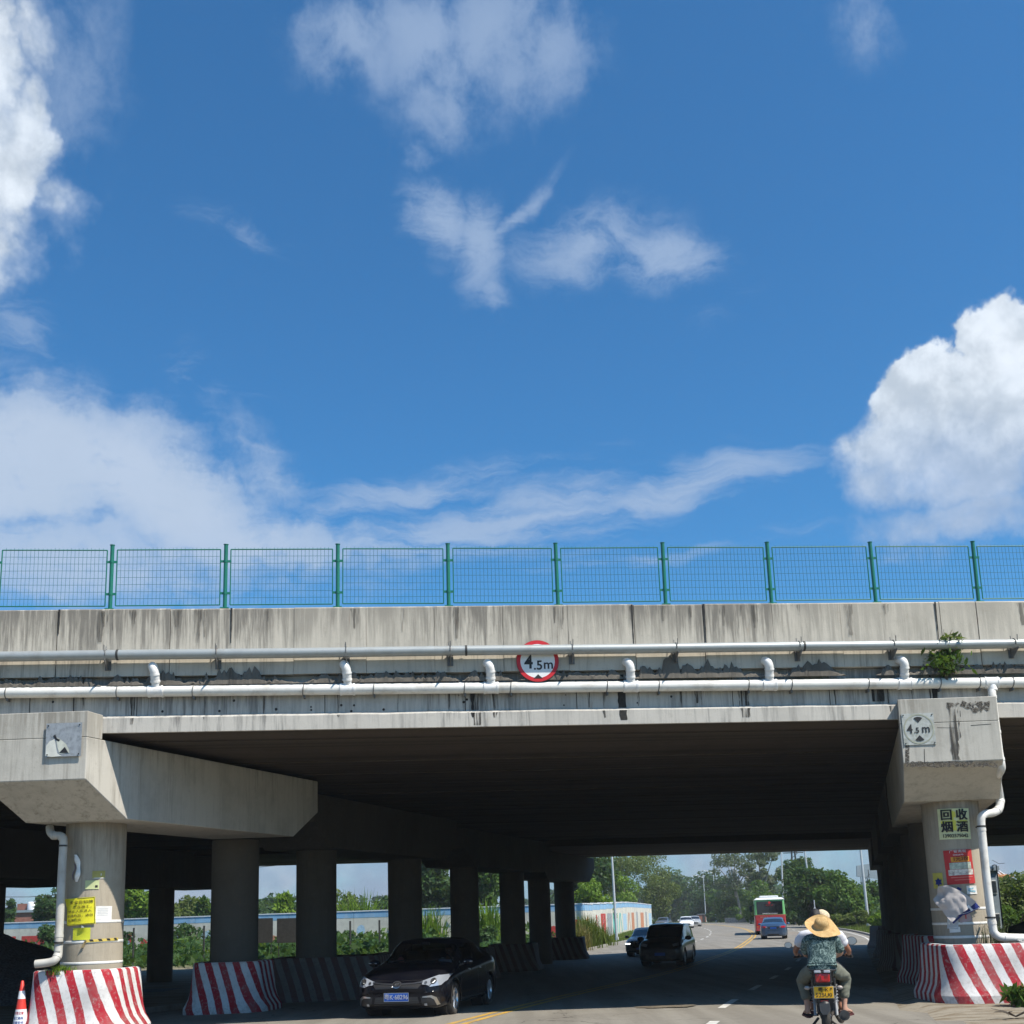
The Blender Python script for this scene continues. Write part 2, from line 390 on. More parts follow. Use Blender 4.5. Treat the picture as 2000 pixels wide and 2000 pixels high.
# ------------------------------------------------------------------ ground, road, markings
ROWS = [-200, -60, 0, 8, 12]+[14+i*.75 for i in range(10)]+[22+i*2 for i in range(70)]+[165, 175, 190, 210, 235, 260, 300, 400, 550, 700, 850]
YC = [(-200, -60.5), (0, -7.2), (22.86, -.73), (36.4, 3.1), (70, 12.52), (79, 14.85), (91, 17.6), (102.7, 19.95), (114.2, 21.9), (125, 23.6),
      (140, 25.5), (155, 27), (175, 29), (200, 30.5), (235, 30), (300, 22), (400, -5)]
_ys = np.array([a for a, b in YC]); _xs = np.array([b for a, b in YC])
def xc(Y):   # centre line of the road, smoothed
    return float(np.mean([np.interp(Y+d, _ys, _xs) for d in (-5, -2.5, 0, 2.5, 5)]))
def crown(o): return .08*(1-min(1, abs(o)/8.3)**2)
def strip(name, mat_, y0, y1, off0, off1, lift, parent=None, step=1.5):
    n = max(1, int((y1-y0)/step)); m_ = 20 if off1-off0 > 5 else 1; vs = []; fs = []
    for i in range(n+1):
        Y = y0+(y1-y0)*i/n; e = .5; t = Vector((xc(Y+e)-xc(Y-e), 2*e, 0)).normalized(); q = Vector((t.y, -t.x, 0)); z = gz(Y)+lift
        c = Vector((xc(Y), Y, 0))
        for j in range(m_+1):
            o = off0+(off1-off0)*j/m_; p = c+q*o; vs.append((p.x, p.y, gz(p.y)+lift+crown(o)))
    for i in range(n):
        for j in range(m_): a = i*(m_+1)+j; fs.append((a, a+1, a+m_+2, a+m_+1))
    mb = MB(); mb.add(vs, fs); return mb.build(name, mat_, parent)

def road_mat():
    mt = bpy.data.materials.new('road_surface'); mt.use_nodes = True; T = NT(mt.node_tree)
    pos = T.n('ShaderNodeNewGeometry').outputs['Position']
    rot = T.n('ShaderNodeMapping', {0: pos, 2: (0, 0, R(15.8)), 3: (1.6, .10, 1)}).outputs[0]
    tr = T.noise(rot, 1, 5, .6); bl = T.noise(pos, .35, 6, .65); fi = T.noise(pos, 9, 6, .7); ff = T.noise(pos, 90, 3, .6)
    base = T.mix(T.mr(tr, .35, .65), (.185, .170, .145), (.245, .228, .196))
    base = T.mix(T.mr(bl, .5, .72, 0, .5), base, (.15, .137, .115))
    base = T.mix(T.mr(fi, .56, .72, 0, .35), base, (.12, .11, .09))
    base = T.mix(T.mr(ff, .4, .7, 0, .3), base, (.27, .25, .22))
    cr = T.n('ShaderNodeTexVoronoi', {'Vector': T.n('ShaderNodeVectorMath', {0: pos, 1: T.n('ShaderNodeVectorMath', {0: T.n('ShaderNodeTexNoise', {'Vector': pos, 'Scale': .8, 'Detail': 5.0}).outputs['Color'], 3: 1.6}, operation='SCALE').outputs[0]}, operation='ADD').outputs[0], 'Scale': .22}, feature='DISTANCE_TO_EDGE').outputs[0]
    ln = T.m('MULTIPLY', T.mr(cr, .006, .0, 0, .8), T.mr(bl, .42, .55))
    base = T.mix(ln, base, (.05, .045, .04))
    rx = T.n('ShaderNodeMapping', {0: pos, 2: (0, 0, R(15.8))}).outputs[0]; sp_ = T.n('ShaderNodeSeparateXYZ', {0: rx}).outputs
    jt = T.m('ABSOLUTE', T.m('SUBTRACT', T.m('FRACT', T.m('MULTIPLY', T.m('ADD', sp_[1], T.m('MULTIPLY', fi, .03)), .2)), .5))
    base = T.mix(T.mr(jt, .496, .4995, 0, .55), base, (.06, .055, .045))
    sk = T.noise(T.n('ShaderNodeMapping', {0: rx, 3: (3.2, .22, 1)}).outputs[0], 1, 4, .6); base = T.mix(T.mr(sk, .62, .74, 0, .4), base, (.09, .08, .07))
    b = T.n('ShaderNodeBsdfPrincipled', {'Base Color': base, 'Roughness': T.mr(fi, .3, .7, .6, .85), 'Specular IOR Level': .12})
    T.t.links.new(T.n('ShaderNodeBump', {'Height': T.m('ADD', ff, fi), 'Strength': .35, 'Distance': .01}).outputs[0], b.inputs['Normal'])
    T.n('ShaderNodeOutputMaterial', {0: b.outputs[0]}); return mt
M_road = road_mat()
def ground_mat():
    mt = bpy.data.materials.new('ground_earth'); mt.use_nodes = True; T = NT(mt.node_tree)
    pos = T.n('ShaderNodeNewGeometry').outputs['Position']
    y = T.n('ShaderNodeSeparateXYZ', {0: pos}).outputs[1]
    a = T.noise(pos, .5, 7, .65); f = T.noise(pos, 6, 7, .7); s = T.noise(T.n('ShaderNodeMapping', {0: pos, 3: (.5, 2.2, 1)}).outputs[0], 1.6, 6, .6, .4)
    earth = T.mix(T.mr(s, .46, .56), (.27, .24, .19), (.185, .15, .105))
    earth = T.mix(T.mr(f, .5, .75, 0, .5), earth, (.13, .11, .08))
    grass = T.mix(T.mr(f, .3, .7), (.055, .085, .02), (.10, .12, .035))
    xx = T.m('ABSOLUTE', T.n('ShaderNodeSeparateXYZ', {0: pos}).outputs[0])
    gm = T.m('MAXIMUM', T.mr(y, 66, 76), T.m('MAXIMUM', T.mr(T.m('ADD', y, T.m('MULTIPLY', a, 3)), 14, 10), T.mr(xx, 24, 30)))  # near and side grass added out of view to cut bounce under the bridge
    base = T.mix(gm, earth, grass)
    b = T.n('ShaderNodeBsdfPrincipled', {'Base Color': base, 'Roughness': .95, 'Specular IOR Level': .15})
    T.t.links.new(T.n('ShaderNodeBump', {'Height': T.m('ADD', f, s), 'Strength': .5, 'Distance': .03}).outputs[0], b.inputs['Normal'])
    T.n('ShaderNodeOutputMaterial', {0: b.outputs[0]}); return mt
M_ground = ground_mat()
def make_ground():
    xs = [-850, -400, -150, -60, -30, -15, 0, 15, 30, 60, 150, 400, 850]; vs = []; fs = []
    for Y in ROWS:
        for x in xs: vs.append((x, Y, gz(Y)))
    n = len(xs)
    for j in range(len(ROWS)-1):
        for i in range(n-1): fs.append((j*n+i, j*n+i+1, (j+1)*n+i+1, (j+1)*n+i))
    mb = MB(); mb.add(vs, fs); return tag(mb.build('ground', M_ground), kind='structure')
make_ground()
road = tag(strip('road', M_road, -60, 400, -10.2, 8.4, .004, step=.75), kind='structure')
M_yel = mat('yellow_road_paint', (.50, .30, .055), .7, var=.22, vscale=8, dirt=(.25, .21, .14), dscale=2.5, damt=.8)
M_line = mat('white_road_paint', (.58, .57, .53), .7, var=.15, vscale=8, dirt=(.30, .28, .25), dscale=2.0, damt=.8)
strip('yellow_line', M_yel, -10, 250, -.20, -.06, .008, road, .75)
strip('yellow_line', M_yel, -10, 250, .06, .20, .008, road, .75)
strip('edge_line', M_line, 60, 250, 7.7, 7.85, .008, road, 1.5)
for off, y00 in ((-3.75, 66.0), (4.15, 70.0)):
    for k in range(14):
        y0 = y00+k*7.6
        strip('lane_dash', M_line, y0, y0+3.2, off-.075, off+.075, .008, road, 1)
for y0 in (10.9, 18.8): strip('lane_dash', M_line, y0, y0+3.0, 4.35, 4.52, .008, road, .5)
for y0 in (24.6, 30.8, 37.5, 45, 53, 60): strip('lane_dash', M_line, y0, y0+2.6, 4.15, 4.3, .008, road, .75)
# a sunken dark manhole patch
def patch(name, x, y, rx, ry, mt, lift=.009, seed=1, parent=None):
    c = atg(x, y); rr = random.Random(seed); vs = [(c.x, c.y, gz(c.y)+lift)]; n = 26
    for k in range(n):
        a = 2*math.pi*k/n; q = 1+rr.uniform(-.12, .12); p = (c.x+rx*q*math.cos(a), c.y+ry*q*math.sin(a)); vs.append((*p, gz(p[1])+lift))
    mb = MB(); mb.add(vs, [(0, 1+k, 1+(k+1) % n) for k in range(n)]); return mb.build(name, mt, parent)
M_damp = mat('damp_road', (.15, .125, .09), .6, var=.3, vscale=5)
patch('damp_patch', 1300, 1974, .62, .42, M_damp, .009+.08, parent=road)
M_kerb = mat('kerb_concrete', (.30, .285, .255), .9, var=.2, bump=.3, dirt=(.12, .11, .09), damt=.7)
def kerb(name, off, y0, y1, w=.18, h=.13, n=0):
    L = 1.0; y = y0; k = thing(name, None, None); 
    while y < y1:
        a = Vector((xc(y), y, 0)); b = Vector((xc(y+L-.012), y+L-.012, 0)); t = (b-a).normalized(); q = Vector((t.y, -t.x, 0))
        lo = [a+q*(off-w/2), a+q*(off+w/2), b+q*(off+w/2), b+q*(off-w/2)]
        for p in lo: p.z = gz(p.y)-.05
        hi = [p+Vector((0, 0, h+.05)) for p in lo]
        mb = MB(); mb.hexa(lo, hi); mb.build('kerb_stone', M_kerb, k); y += L
    return tag(k, kind='structure')
kerb('kerb', -9.6, 23, 66)
kerb('right_kerb', 8.5, 26, 66)
k2 = kerb('far_left_kerb', -9.6, 74, 150); k3 = kerb('far_right_kerb', 8.5, 68, 150)

# ------------------------------------------------------------------ overpass
over = thing('overpass', 'weathered grey concrete road overpass crossing the whole picture', 'bridge', brp(0, 21.5, 0))
def wpart(mb, name, mt, parent, root):   # mesh given in world space, parented to a placed thing
    o = mb.build(name, mt); o.parent = parent
    o.matrix_parent_inverse = Matrix.Identity(4)
    o.location = -Vector(root.location); return o
def bpart(mb, name, mt): return wpart(mb, name, mt, over, over)
def bbox(mb, s0, s1, n0, n1, z0, z1, mi=0):
    return mb.hexa([brp(s0, n0, z0), brp(s1, n0, z0), brp(s1, n1, z0), brp(s0, n1, z0)],
                   [brp(s0, n0, z1), brp(s1, n0, z1), brp(s1, n1, z1), brp(s0, n1, z1)], mi)
# parapet, cast in lengths; joints where the photograph shows them
joints = [-40, -30, -22, -16, -12, -9.6, -6.43, -4.4, -2.15, -.82, .45, 1.74, 2.98, 4.25, 5.6, 6.95, 8.3, 10.3, 11.05, 13.2, 15.6, 18, 24, 32, 40]
rr = random.Random(3)
for a, b in zip(joints[:-1], joints[1:]):
    mb = MB(); g = .003 if (a not in (4.25, 10.3, -6.43)) else .011
    dz = rr.uniform(-.008, .008); dn = rr.uniform(-.006, .006)
    s0, s1 = a+g, b-g
    prof = [(21.5+dn, 6.40+rr.uniform(-.006, .006)), (21.5+dn, 7.655+dz), (21.53+dn, 7.68+dz), (21.80, 7.68+dz), (21.86, 7.2), (21.86, 6.40)]
    mb.prism([brp(s0, n, z) for n, z in prof], BD*(s1-s0))
    bpart(mb, 'parapet_segment', M_parapet)
# slab edge recessed below the parapet, broken away near its foot
mb = MB(); bbox(mb, -40, 40, 21.87, 22.6, 6.36, 6.617); bpart(mb, 'slab_edge', M_girder)
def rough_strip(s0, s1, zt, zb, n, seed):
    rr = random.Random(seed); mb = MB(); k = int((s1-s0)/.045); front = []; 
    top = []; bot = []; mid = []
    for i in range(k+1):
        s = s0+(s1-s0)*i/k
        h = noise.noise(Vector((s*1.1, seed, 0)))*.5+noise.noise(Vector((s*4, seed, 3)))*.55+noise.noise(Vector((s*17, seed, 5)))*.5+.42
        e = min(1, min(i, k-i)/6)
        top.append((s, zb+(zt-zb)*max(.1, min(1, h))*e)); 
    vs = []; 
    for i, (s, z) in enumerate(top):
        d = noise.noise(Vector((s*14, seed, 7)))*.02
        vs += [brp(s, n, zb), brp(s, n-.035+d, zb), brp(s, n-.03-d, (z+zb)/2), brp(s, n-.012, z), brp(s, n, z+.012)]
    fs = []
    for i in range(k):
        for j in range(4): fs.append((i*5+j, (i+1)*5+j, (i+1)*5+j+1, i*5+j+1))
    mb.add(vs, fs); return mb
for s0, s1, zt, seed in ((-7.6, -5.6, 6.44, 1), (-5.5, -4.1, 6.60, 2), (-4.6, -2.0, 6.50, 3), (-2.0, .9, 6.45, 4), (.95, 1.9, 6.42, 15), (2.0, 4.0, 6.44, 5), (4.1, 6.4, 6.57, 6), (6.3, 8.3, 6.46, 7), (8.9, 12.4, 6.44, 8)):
    bpart(rough_strip(s0, s1, zt+.09, 6.22, 21.488, seed), 'spalled_shade_strip', M_rough)  # spalling, made taller so its dark colour also deepens the shaded band
# deck: hollow-slab beams lying side by side, four decks, butt joints between
for k, (n0, n1, z0) in enumerate(((21.65, 32.7, 5.38), (32.95, 43.6, 5.38), (43.85, 54.5, 5.38), (54.75, 65.8, 5.10))):
    mb = MB(); bbox(mb, -75, 75, n0+.02, n1-.02, z0+.35, 6.355); bpart(mb, 'deck_slab', M_girder)
    nb = int(round((n1-n0)/1.06)); w = (n1-n0)/nb
    for i in range(nb):
        mb = MB(); dz = rr.uniform(-.012, .012) if i else 0; a = n0+i*w
        bbox(mb, -75, 75, a+(.012 if i else 0), a+w-.012, z0+dz, z0+.345)
        if i == 0:
            mb = MB(); prof = [(a, z0+.03), (a, 6.357 if k else 6.392), (a+.4, 6.357 if k else 6.392), (a+.4, z0+.346), (a+w-.012, z0+.346), (a+w-.012, z0), (a+.03, z0)]
            mb.prism([brp(-75, n, z) for n, z in prof], BD*150)
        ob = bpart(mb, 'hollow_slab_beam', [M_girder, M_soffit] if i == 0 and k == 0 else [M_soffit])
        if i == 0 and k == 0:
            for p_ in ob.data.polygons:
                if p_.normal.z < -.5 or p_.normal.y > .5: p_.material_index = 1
        if i == 0 and k == 0:
            mb = MB(); K = 300; vs = []
            for j in range(K+1):
                s_ = -75+150*j/K; h = .012*noise.noise(Vector((s_*1.3, 0, 0)))+.006*noise.noise(Vector((s_*5, 3, 0)))
                vs += [brp(s_, 21.655, 5.375), brp(s_, 21.56, 5.375), brp(s_, 21.56, 5.64+h), brp(s_, 21.60, 5.67+h), brp(s_, 21.655, 5.70+h)]
            mb.add(vs, [(j*5+q_, (j+1)*5+q_, (j+1)*5+q_+1, j*5+q_+1) for j in range(K) for q_ in range(4)]); bpart(mb, 'edge_ledge', M_girder)
mb = MB(); bbox(mb, -75, 75, 22.7, 65.8, 6.40, 6.6); bpart(mb, 'road_slab', M_girder)
mb = MB(); bbox(mb, -75, 75, 65.5, 65.8, 6.61, 7.6); bpart(mb, 'far_parapet', M_parapet)
# transverse joint lines on the girder face (formwork) and chipped lower edge
for s in (-6.9, -5.0, -1.6, 1.0, 3.1, 6.1, 8.0):
    mb = MB(); bbox(mb, s, s+.012, 21.644, 21.653, 5.46, 6.25); bpart(mb, 'form_joint', M_moss)
# pits in the girder face
mb = MB()
for i in range(46):
    s = rr.uniform(-7, 12); z = rr.uniform(5.55, 6.3); q = rr.uniform(.01, .028)
    mb.ball(brp(s, 21.65, z), (q, .012, q), 8, 5)
o = bpart(mb, 'form_tie_hole', M_moss); o['kind'] = 'stuff'
# water stains with a ragged outline, thin sheets on the concrete
def stain(s, zt, zb, w, n, seed, taper=.6, mt=None):
    if n > 21.6 and zb < 5.6:
        stain(s, min(zt, 5.64), zb, w*.95, 21.556, seed+.5, taper, mt); zb = 5.70
    rr = random.Random(int(seed*10)); k = 22; L = []; Rr = []
    for i in range(k+1):
        t = i/k; z = zt+(zb-zt)*t; ww = w*(1-(1-taper)*t)
        L.append(brp(s-ww/2+.05*w*noise.noise(Vector((z*9, seed, 0)))*3, n, z)); Rr.append(brp(s+ww/2+.05*w*noise.noise(Vector((z*9, seed, 9)))*3, n, z))
    vs = L+Rr; mb = MB(); mb.add(vs, [(i, k+1+i, k+2+i, i+1) for i in range(k)])
    bpart(mb, 'water_stain', mt or M_moss)
def stain_mat(nm, amt):
    mt = bpy.data.materials.new(nm); mt.use_nodes = True; T = NT(mt.node_tree)
    pos = T.n('ShaderNodeNewGeometry').outputs['Position']
    a = T.noise(T.n('ShaderNodeMapping', {0: pos, 3: (30, 30, 1.2)}).outputs[0], 1, 5, .65)
    d = T.n('ShaderNodeBsdfPrincipled', {'Base Color': (.05, .045, .04, 1), 'Roughness': .9}); t = T.n('ShaderNodeBsdfTransparent')
    mx = T.n('ShaderNodeMixShader', {0: T.mr(a, .42, .58, 0, amt)}); T.t.links.new(t.outputs[0], mx.inputs[1]); T.t.links.new(d.outputs[0], mx.inputs[2])
    T.n('ShaderNodeOutputMaterial', {0: mx.outputs[0]}); return mt
M_soft = stain_mat('soft_water_stain', .85); M_faint = stain_mat('faint_water_stain', .45)
stain(1.22, 6.03, 5.40, .15, 21.646, 1, .9, M_soft); stain(1.14, 6.03, 5.55, .09, 21.644, 2, .4)
stain(3.97, 6.05, 5.45, .15, 21.645, 3, .95); stain(3.97, 6.34, 6.05, .10, 21.645, 33, 1.3); stain(3.62, 6.05, 5.5, .09, 21.646, 4, .3, M_soft)
stain(6.32, 6.05, 5.46, .22, 21.646, 5, .8, M_soft); stain(8.97, 6.0, 5.74, .26, 21.646, 6, .9, M_soft); stain(9.03, 6.0, 5.74, .10, 21.644, 66, .9); stain(8.86, 6.0, 5.74, .04, 21.644, 67, .9); stain(10.1, 6.0, 5.74, .11, 21.645, 7, .9)
for i in range(18):
    stain(rr.uniform(-7.5, 12), 6.06, rr.uniform(5.5, 5.8), rr.uniform(.03, .12), 21.6465, 20+i, .4, M_soft)
for i in range(24):
    s = rr.uniform(-7.5, 12.5); stain(s, 7.64, rr.uniform(7.0, 7.45), rr.uniform(.05, .2), 21.4905, 80+i, .35, M_faint)
for s, zb in ((4.22, 6.75), (10.22, 6.9), (5.62, 6.8), (-3.3, 7.0), (-6.4, 7.2)): stain(s, 7.67, zb, .035, 21.4895, int(s*7)+300, .4)

# ------------------------------------------------------------------ mesh fence on the parapet
fence = thing('mesh_fence', 'green wire mesh fence with round posts on top of the parapet', 'fence', brp(0, 21.62, 7.68))
M_fr = M_green
def fence_parts():
    loc = fence.location
    zt = 1.25; FS = 2.088; s_first = -5.53
    post = MB(); post.tube([(0, 0, .0), (0, 0, zt)], .037, 14); post.lathe([(.041, zt), (.05, zt+.012), (.02, zt+.02), (0, zt+.02)], seg=14)
    post.box((0, 0, .012), (.16, .16, .02), BD, ND); post_me = post.mesh('post'); post_me.materials.append(M_green)
    clip = MB()
    for z in (.31, .93):
        clip.box((0, 0, z), (.21, .012, .045), BD, ND); clip.tube([Vector((0, 0, z-.022)), Vector((0, 0, z+.022))], .043, 14)
        if z == .31: clip_low = clip.mesh('clip'); clip_low.materials.append(M_green); clip = MB()
    clip_me = clip.mesh('clip'); clip_me.materials.append(M_green)
    w = FS-.19; fr = MB(); h0, h1 = .085, 1.165
    X = BD
    for a, b in (((-w/2, h0), (w/2, h0)), ((w/2, h0), (w/2, h1)), ((w/2, h1), (-w/2, h1)), ((-w/2, h1), (-w/2, h0))):
        fr.tube([X*a[0]+Vector((0, 0, a[1])), X*b[0]+Vector((0, 0, b[1]))], .0115, 6)
    fr_me = fr.mesh('panel_frame'); fr_me.materials.append(M_green)
    nets = []
    for v in range(3):
        net = MB(); q = random.Random(v); nx = 26
        for i in range(1, nx):
            x = -w/2+w*i/nx; j = q.uniform(-.006, .006)
            net.tube([X*(x+j)+Vector((0, 0, h0)), X*(x-j)+Vector((0, 0, h1+.035+q.uniform(-.01, .01)))], .0034, 4, cap=False)
        for i in range(1, 8):
            z = h0+(h1-h0)*i/8+q.uniform(-.004, .004)
            net.tube([X*(-w/2)+Vector((0, 0, z+q.uniform(-.004, .004))), X*0+ND*.003+Vector((0, 0, z+q.uniform(-.004, .004))), X*(w/2)+Vector((0, 0, z+q.uniform(-.004, .004)))], .0034, 4, cap=False)
        me = net.mesh('wire_mesh'); me.materials.append(M_wire); nets.append(me)
    for k in range(-4, 14):
        s = s_first+k*FS
        p = link('post', post_me, None, fence, loc=BD*s); c = link('clip', clip_me, None, p); link('clip', clip_low, None, p)
        p.rotation_euler = (rr.uniform(-.01, .01), rr.uniform(-.008, .008), 0)
        f = link('panel_frame', fr_me, None, fence, loc=BD*(s+FS/2)); f.rotation_euler = (0, rr.uniform(-.006, .006), 0)
        link('wire_mesh', nets[k % 3], None, f)
fence_parts()

# ------------------------------------------------------------------ piers
M_zone = M_column
FD = BD*math.cos(R(7))-ND*math.sin(R(7))
def pier(name, label, s, n, slope, front=None, half=3.1, zb=3.87, group=None, n1=None, mc=None, mk=None, upstand=False, cs=0, cols=((0, 0),), ztop=5.25, wd=.95, R0=.55, bands=(), bottom=None):
    """hammerhead pier: a cap with chamfered ends on a round column"""
    q = (ND+BD*slope).normalized(); root = thing(name, label, 'bridge pier', brp(s, n, 0), 0, group)
    k = 1/q.dot(ND)
    n0 = front if front is not None else n-half; n1 = n1 or n+half
    def P(nn, side, z): return brp(s+cs+slope*(nn-n), nn, z)+FD*side
    prof = [(n0, 4.5), (n0, ztop), (n1, ztop), (n1, 4.5), (n1-1.0, zb), (n0+1.05, zb)]
    mb = MB(); mb.prism([P(a, -wd, z) for a, z in prof], FD*(2*wd))
    cap = wpart(mb, 'cap', mc or M_cap, root, root); bevel(cap, .012, 1)
    if upstand:
        mb = MB(); mb.prism([P(a, -wd, z) for a, z in ((n0, ztop+.002), (n0, 5.72), (n0+.37, 5.70), (n0+.37, ztop+.002))], FD*(2*wd))
        o = mb.build('upstand', mc or M_cap, cap); bevel(o, .01, 1)
    for ds, dn in cols:
        c = brp(s+ds, n+dn, 0); g = gz(c.y)-.3
        mb = MB(); mb.lathe([(R0, g), (R0, 1.6), (R0*.998, 2.6), (R0, zb+.01)], (c.x, c.y, 0), 40)
        co = wpart(mb, 'column', (mk or M_column) if dn == 0 else M_colshade, root, root)
        for z, h in (bands if dn == 0 else ()):
            mb = MB(); mb.lathe([(R0+.004, z), (R0+.007, z+.004), (R0+.007, z+h-.004), (R0+.004, z+h)], (c.x, c.y, 0), 40)
            mb.build('tape_band', M_tape, co)
    return root
def sn(px, d):
    P = at(px, 1750, d); return P.dot(BD), P.dot(ND)
M_capshade = concrete('shade_dark_cap', (.105, .095, .082), (.045, .04, .036), .4, 4.0, .6, blotch=.4)  # inner cap concrete, its colour darkened to deepen the underpass shade
M_colshade = concrete('shade_dark_column', (.115, .10, .08), (.055, .048, .04), .4, 4.0, .6, blotch=.4)  # same for the inner columns: underpass shade put into the colour
LP = [sn(184, 22.6), sn(459, 28.2), sn(618, 32.9), sn(791, 38.9), sn(907, 46.2), sn(1000, 52.9), sn(1053, 59.5)]
LP.append(sn(1102, 65.5))
desc = ['nearest on the left, pasted notices on its front column', 'second on the left, dark behind the black saloon', 'third on the left, between strips of greenery', 'fourth on the left, its chamfered cap edging the far opening']
for i in range(4):
    (s, n), (s_b, n_b) = LP[2*i], LP[2*i+1]; sl = .468 if i == 0 else .42; s0 = s if i == 0 else (s+s_b)/2-sl*(n_b-n)/2
    pier('bridge_pier', 'concrete two-column pier, '+desc[i], s0, n, sl, front=21.3 if i == 0 else n-1.9, n1=28.7 if i == 0 else n_b+2.0, upstand=(i == 0), cs=.25 if i == 0 else 0, mc=None if i == 0 else M_capshade, mk=None if i == 0 else M_colshade,
         group='piers of the left row', bands=((1.28, .045), (1.66, .05), (2.02, .05)) if i == 0 else (), cols=((s-s0, 0), (s_b-s0, n_b-n)), zb=3.87 if i < 3 else 3.75, ztop=5.25 if i < 3 else 5.08)
_a, _b = sn(1873, 23.8), sn(1738, 64.5)
RP = [tuple(_a[k]+(_b[k]-_a[k])*f for k in (0, 1)) for f in (0, .14, .25, .39, .55, .70, .86, 1.0)]
descr = ['nearest on the right, posters and cloth on its front column', 'second on the right, in deep shade', 'third on the right, in deep shade', 'fourth on the right, its cap edging the far opening']
for i in range(4):
    (s, n), (s_b, n_b) = RP[2*i], RP[2*i+1]
    pier('bridge_pier', 'concrete two-column pier, '+descr[i], s, n, .375, front=21.25 if i == 0 else n-1.9, n1=n_b+2.0, upstand=(i == 0), mc=None if i == 0 else M_capshade, mk=None if i == 0 else M_colshade,
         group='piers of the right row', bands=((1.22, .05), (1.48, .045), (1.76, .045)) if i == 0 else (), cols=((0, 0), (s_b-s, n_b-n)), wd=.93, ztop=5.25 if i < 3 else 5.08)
# the next row of piers further left
for px, d, lab in ((-22, 44, 'shaded pier of the next row, at the left edge of the picture'), (315, 53, 'shaded pier of the next row, between two views of green trees'), (-120, 37, 'shaded pier of the next row, out by the gravel heap')):
    P = at(px, 1780, d); s = P.dot(BD); n = P.dot(ND)
    pier('bridge_pier', lab, s, n, .42, group='piers of the outer row', mc=M_capshade, mk=M_colshade, half=4.2, zb=3.65, wd=1.0, R0=.55)
# shaded abutment masses either side of the outer row are left open: sky and trees show there

# ------------------------------------------------------------------ striped crash barriers round the column feet
def stripe_mat(name, red, white, dirt, damt, ghost=0.0):
    mt = bpy.data.materials.new(name); mt.use_nodes = True; T = NT(mt.node_tree)
    uv = T.n('ShaderNodeUVMap', uv_map='UVMap').outputs[0]
    pos = T.n('ShaderNodeNewGeometry').outputs['Position']
    u, v, _ = T.n('ShaderNodeSeparateXYZ', {0: uv}).outputs
    wob = T.m('MULTIPLY', T.m('SUBTRACT', T.noise(pos, 9, 4, .6), .5), .03)
    ph = T.m('ADD', T.m('ADD', u, T.m('MULTIPLY', v, -.36)), wob)
    fr = T.m('FRACT', T.m('DIVIDE', ph, .335))
    red_m = T.mr(fr, .46, .50, 0, 1)
    red_m = T.m('SUBTRACT', red_m, T.mr(fr, .975, 1.0, 0, 1))
    worn = T.noise(pos, 16, 7, .7); blot = T.noise(pos, 2.2, 5, .6)
    redc = T.mix(T.mr(worn, .52, .72, 0, .6), red, tuple(.5*a+.5*b for a, b in zip(red, white)))
    base = T.mix(red_m, white, redc)
    base = T.mix(T.m('MULTIPLY', T.mr(worn, .48, .72), damt), base, dirt)
    base = T.mix(T.m('MULTIPLY', T.mr(blot, .45, .7), damt*.7), base, dirt)
    low = T.mr(v, .80, 1.40, 0, 1)
    base = T.mix(T.m('MULTIPLY', low, T.m('MULTIPLY', T.mr(worn, .40, .6), .5)), base, (.16, .14, .12))
    b = T.n('ShaderNodeBsdfPrincipled', {'Base Color': base, 'Roughness': .8, 'Specular IOR Level': .2})
    T.t.links.new(T.n('ShaderNodeBump', {'Height': worn, 'Strength': .25, 'Distance': .01}).outputs[0], b.inputs['Normal'])
    T.n('ShaderNodeOutputMaterial', {0: b.outputs[0]}); return mt
M_str = stripe_mat('red_white_stripes', (.36, .016, .03), (.64, .63, .62), (.26, .235, .21), .42)
M_strd = stripe_mat('faded_dirty_stripes', (.10, .05, .045), (.16, .145, .13), (.09, .08, .07), .8)
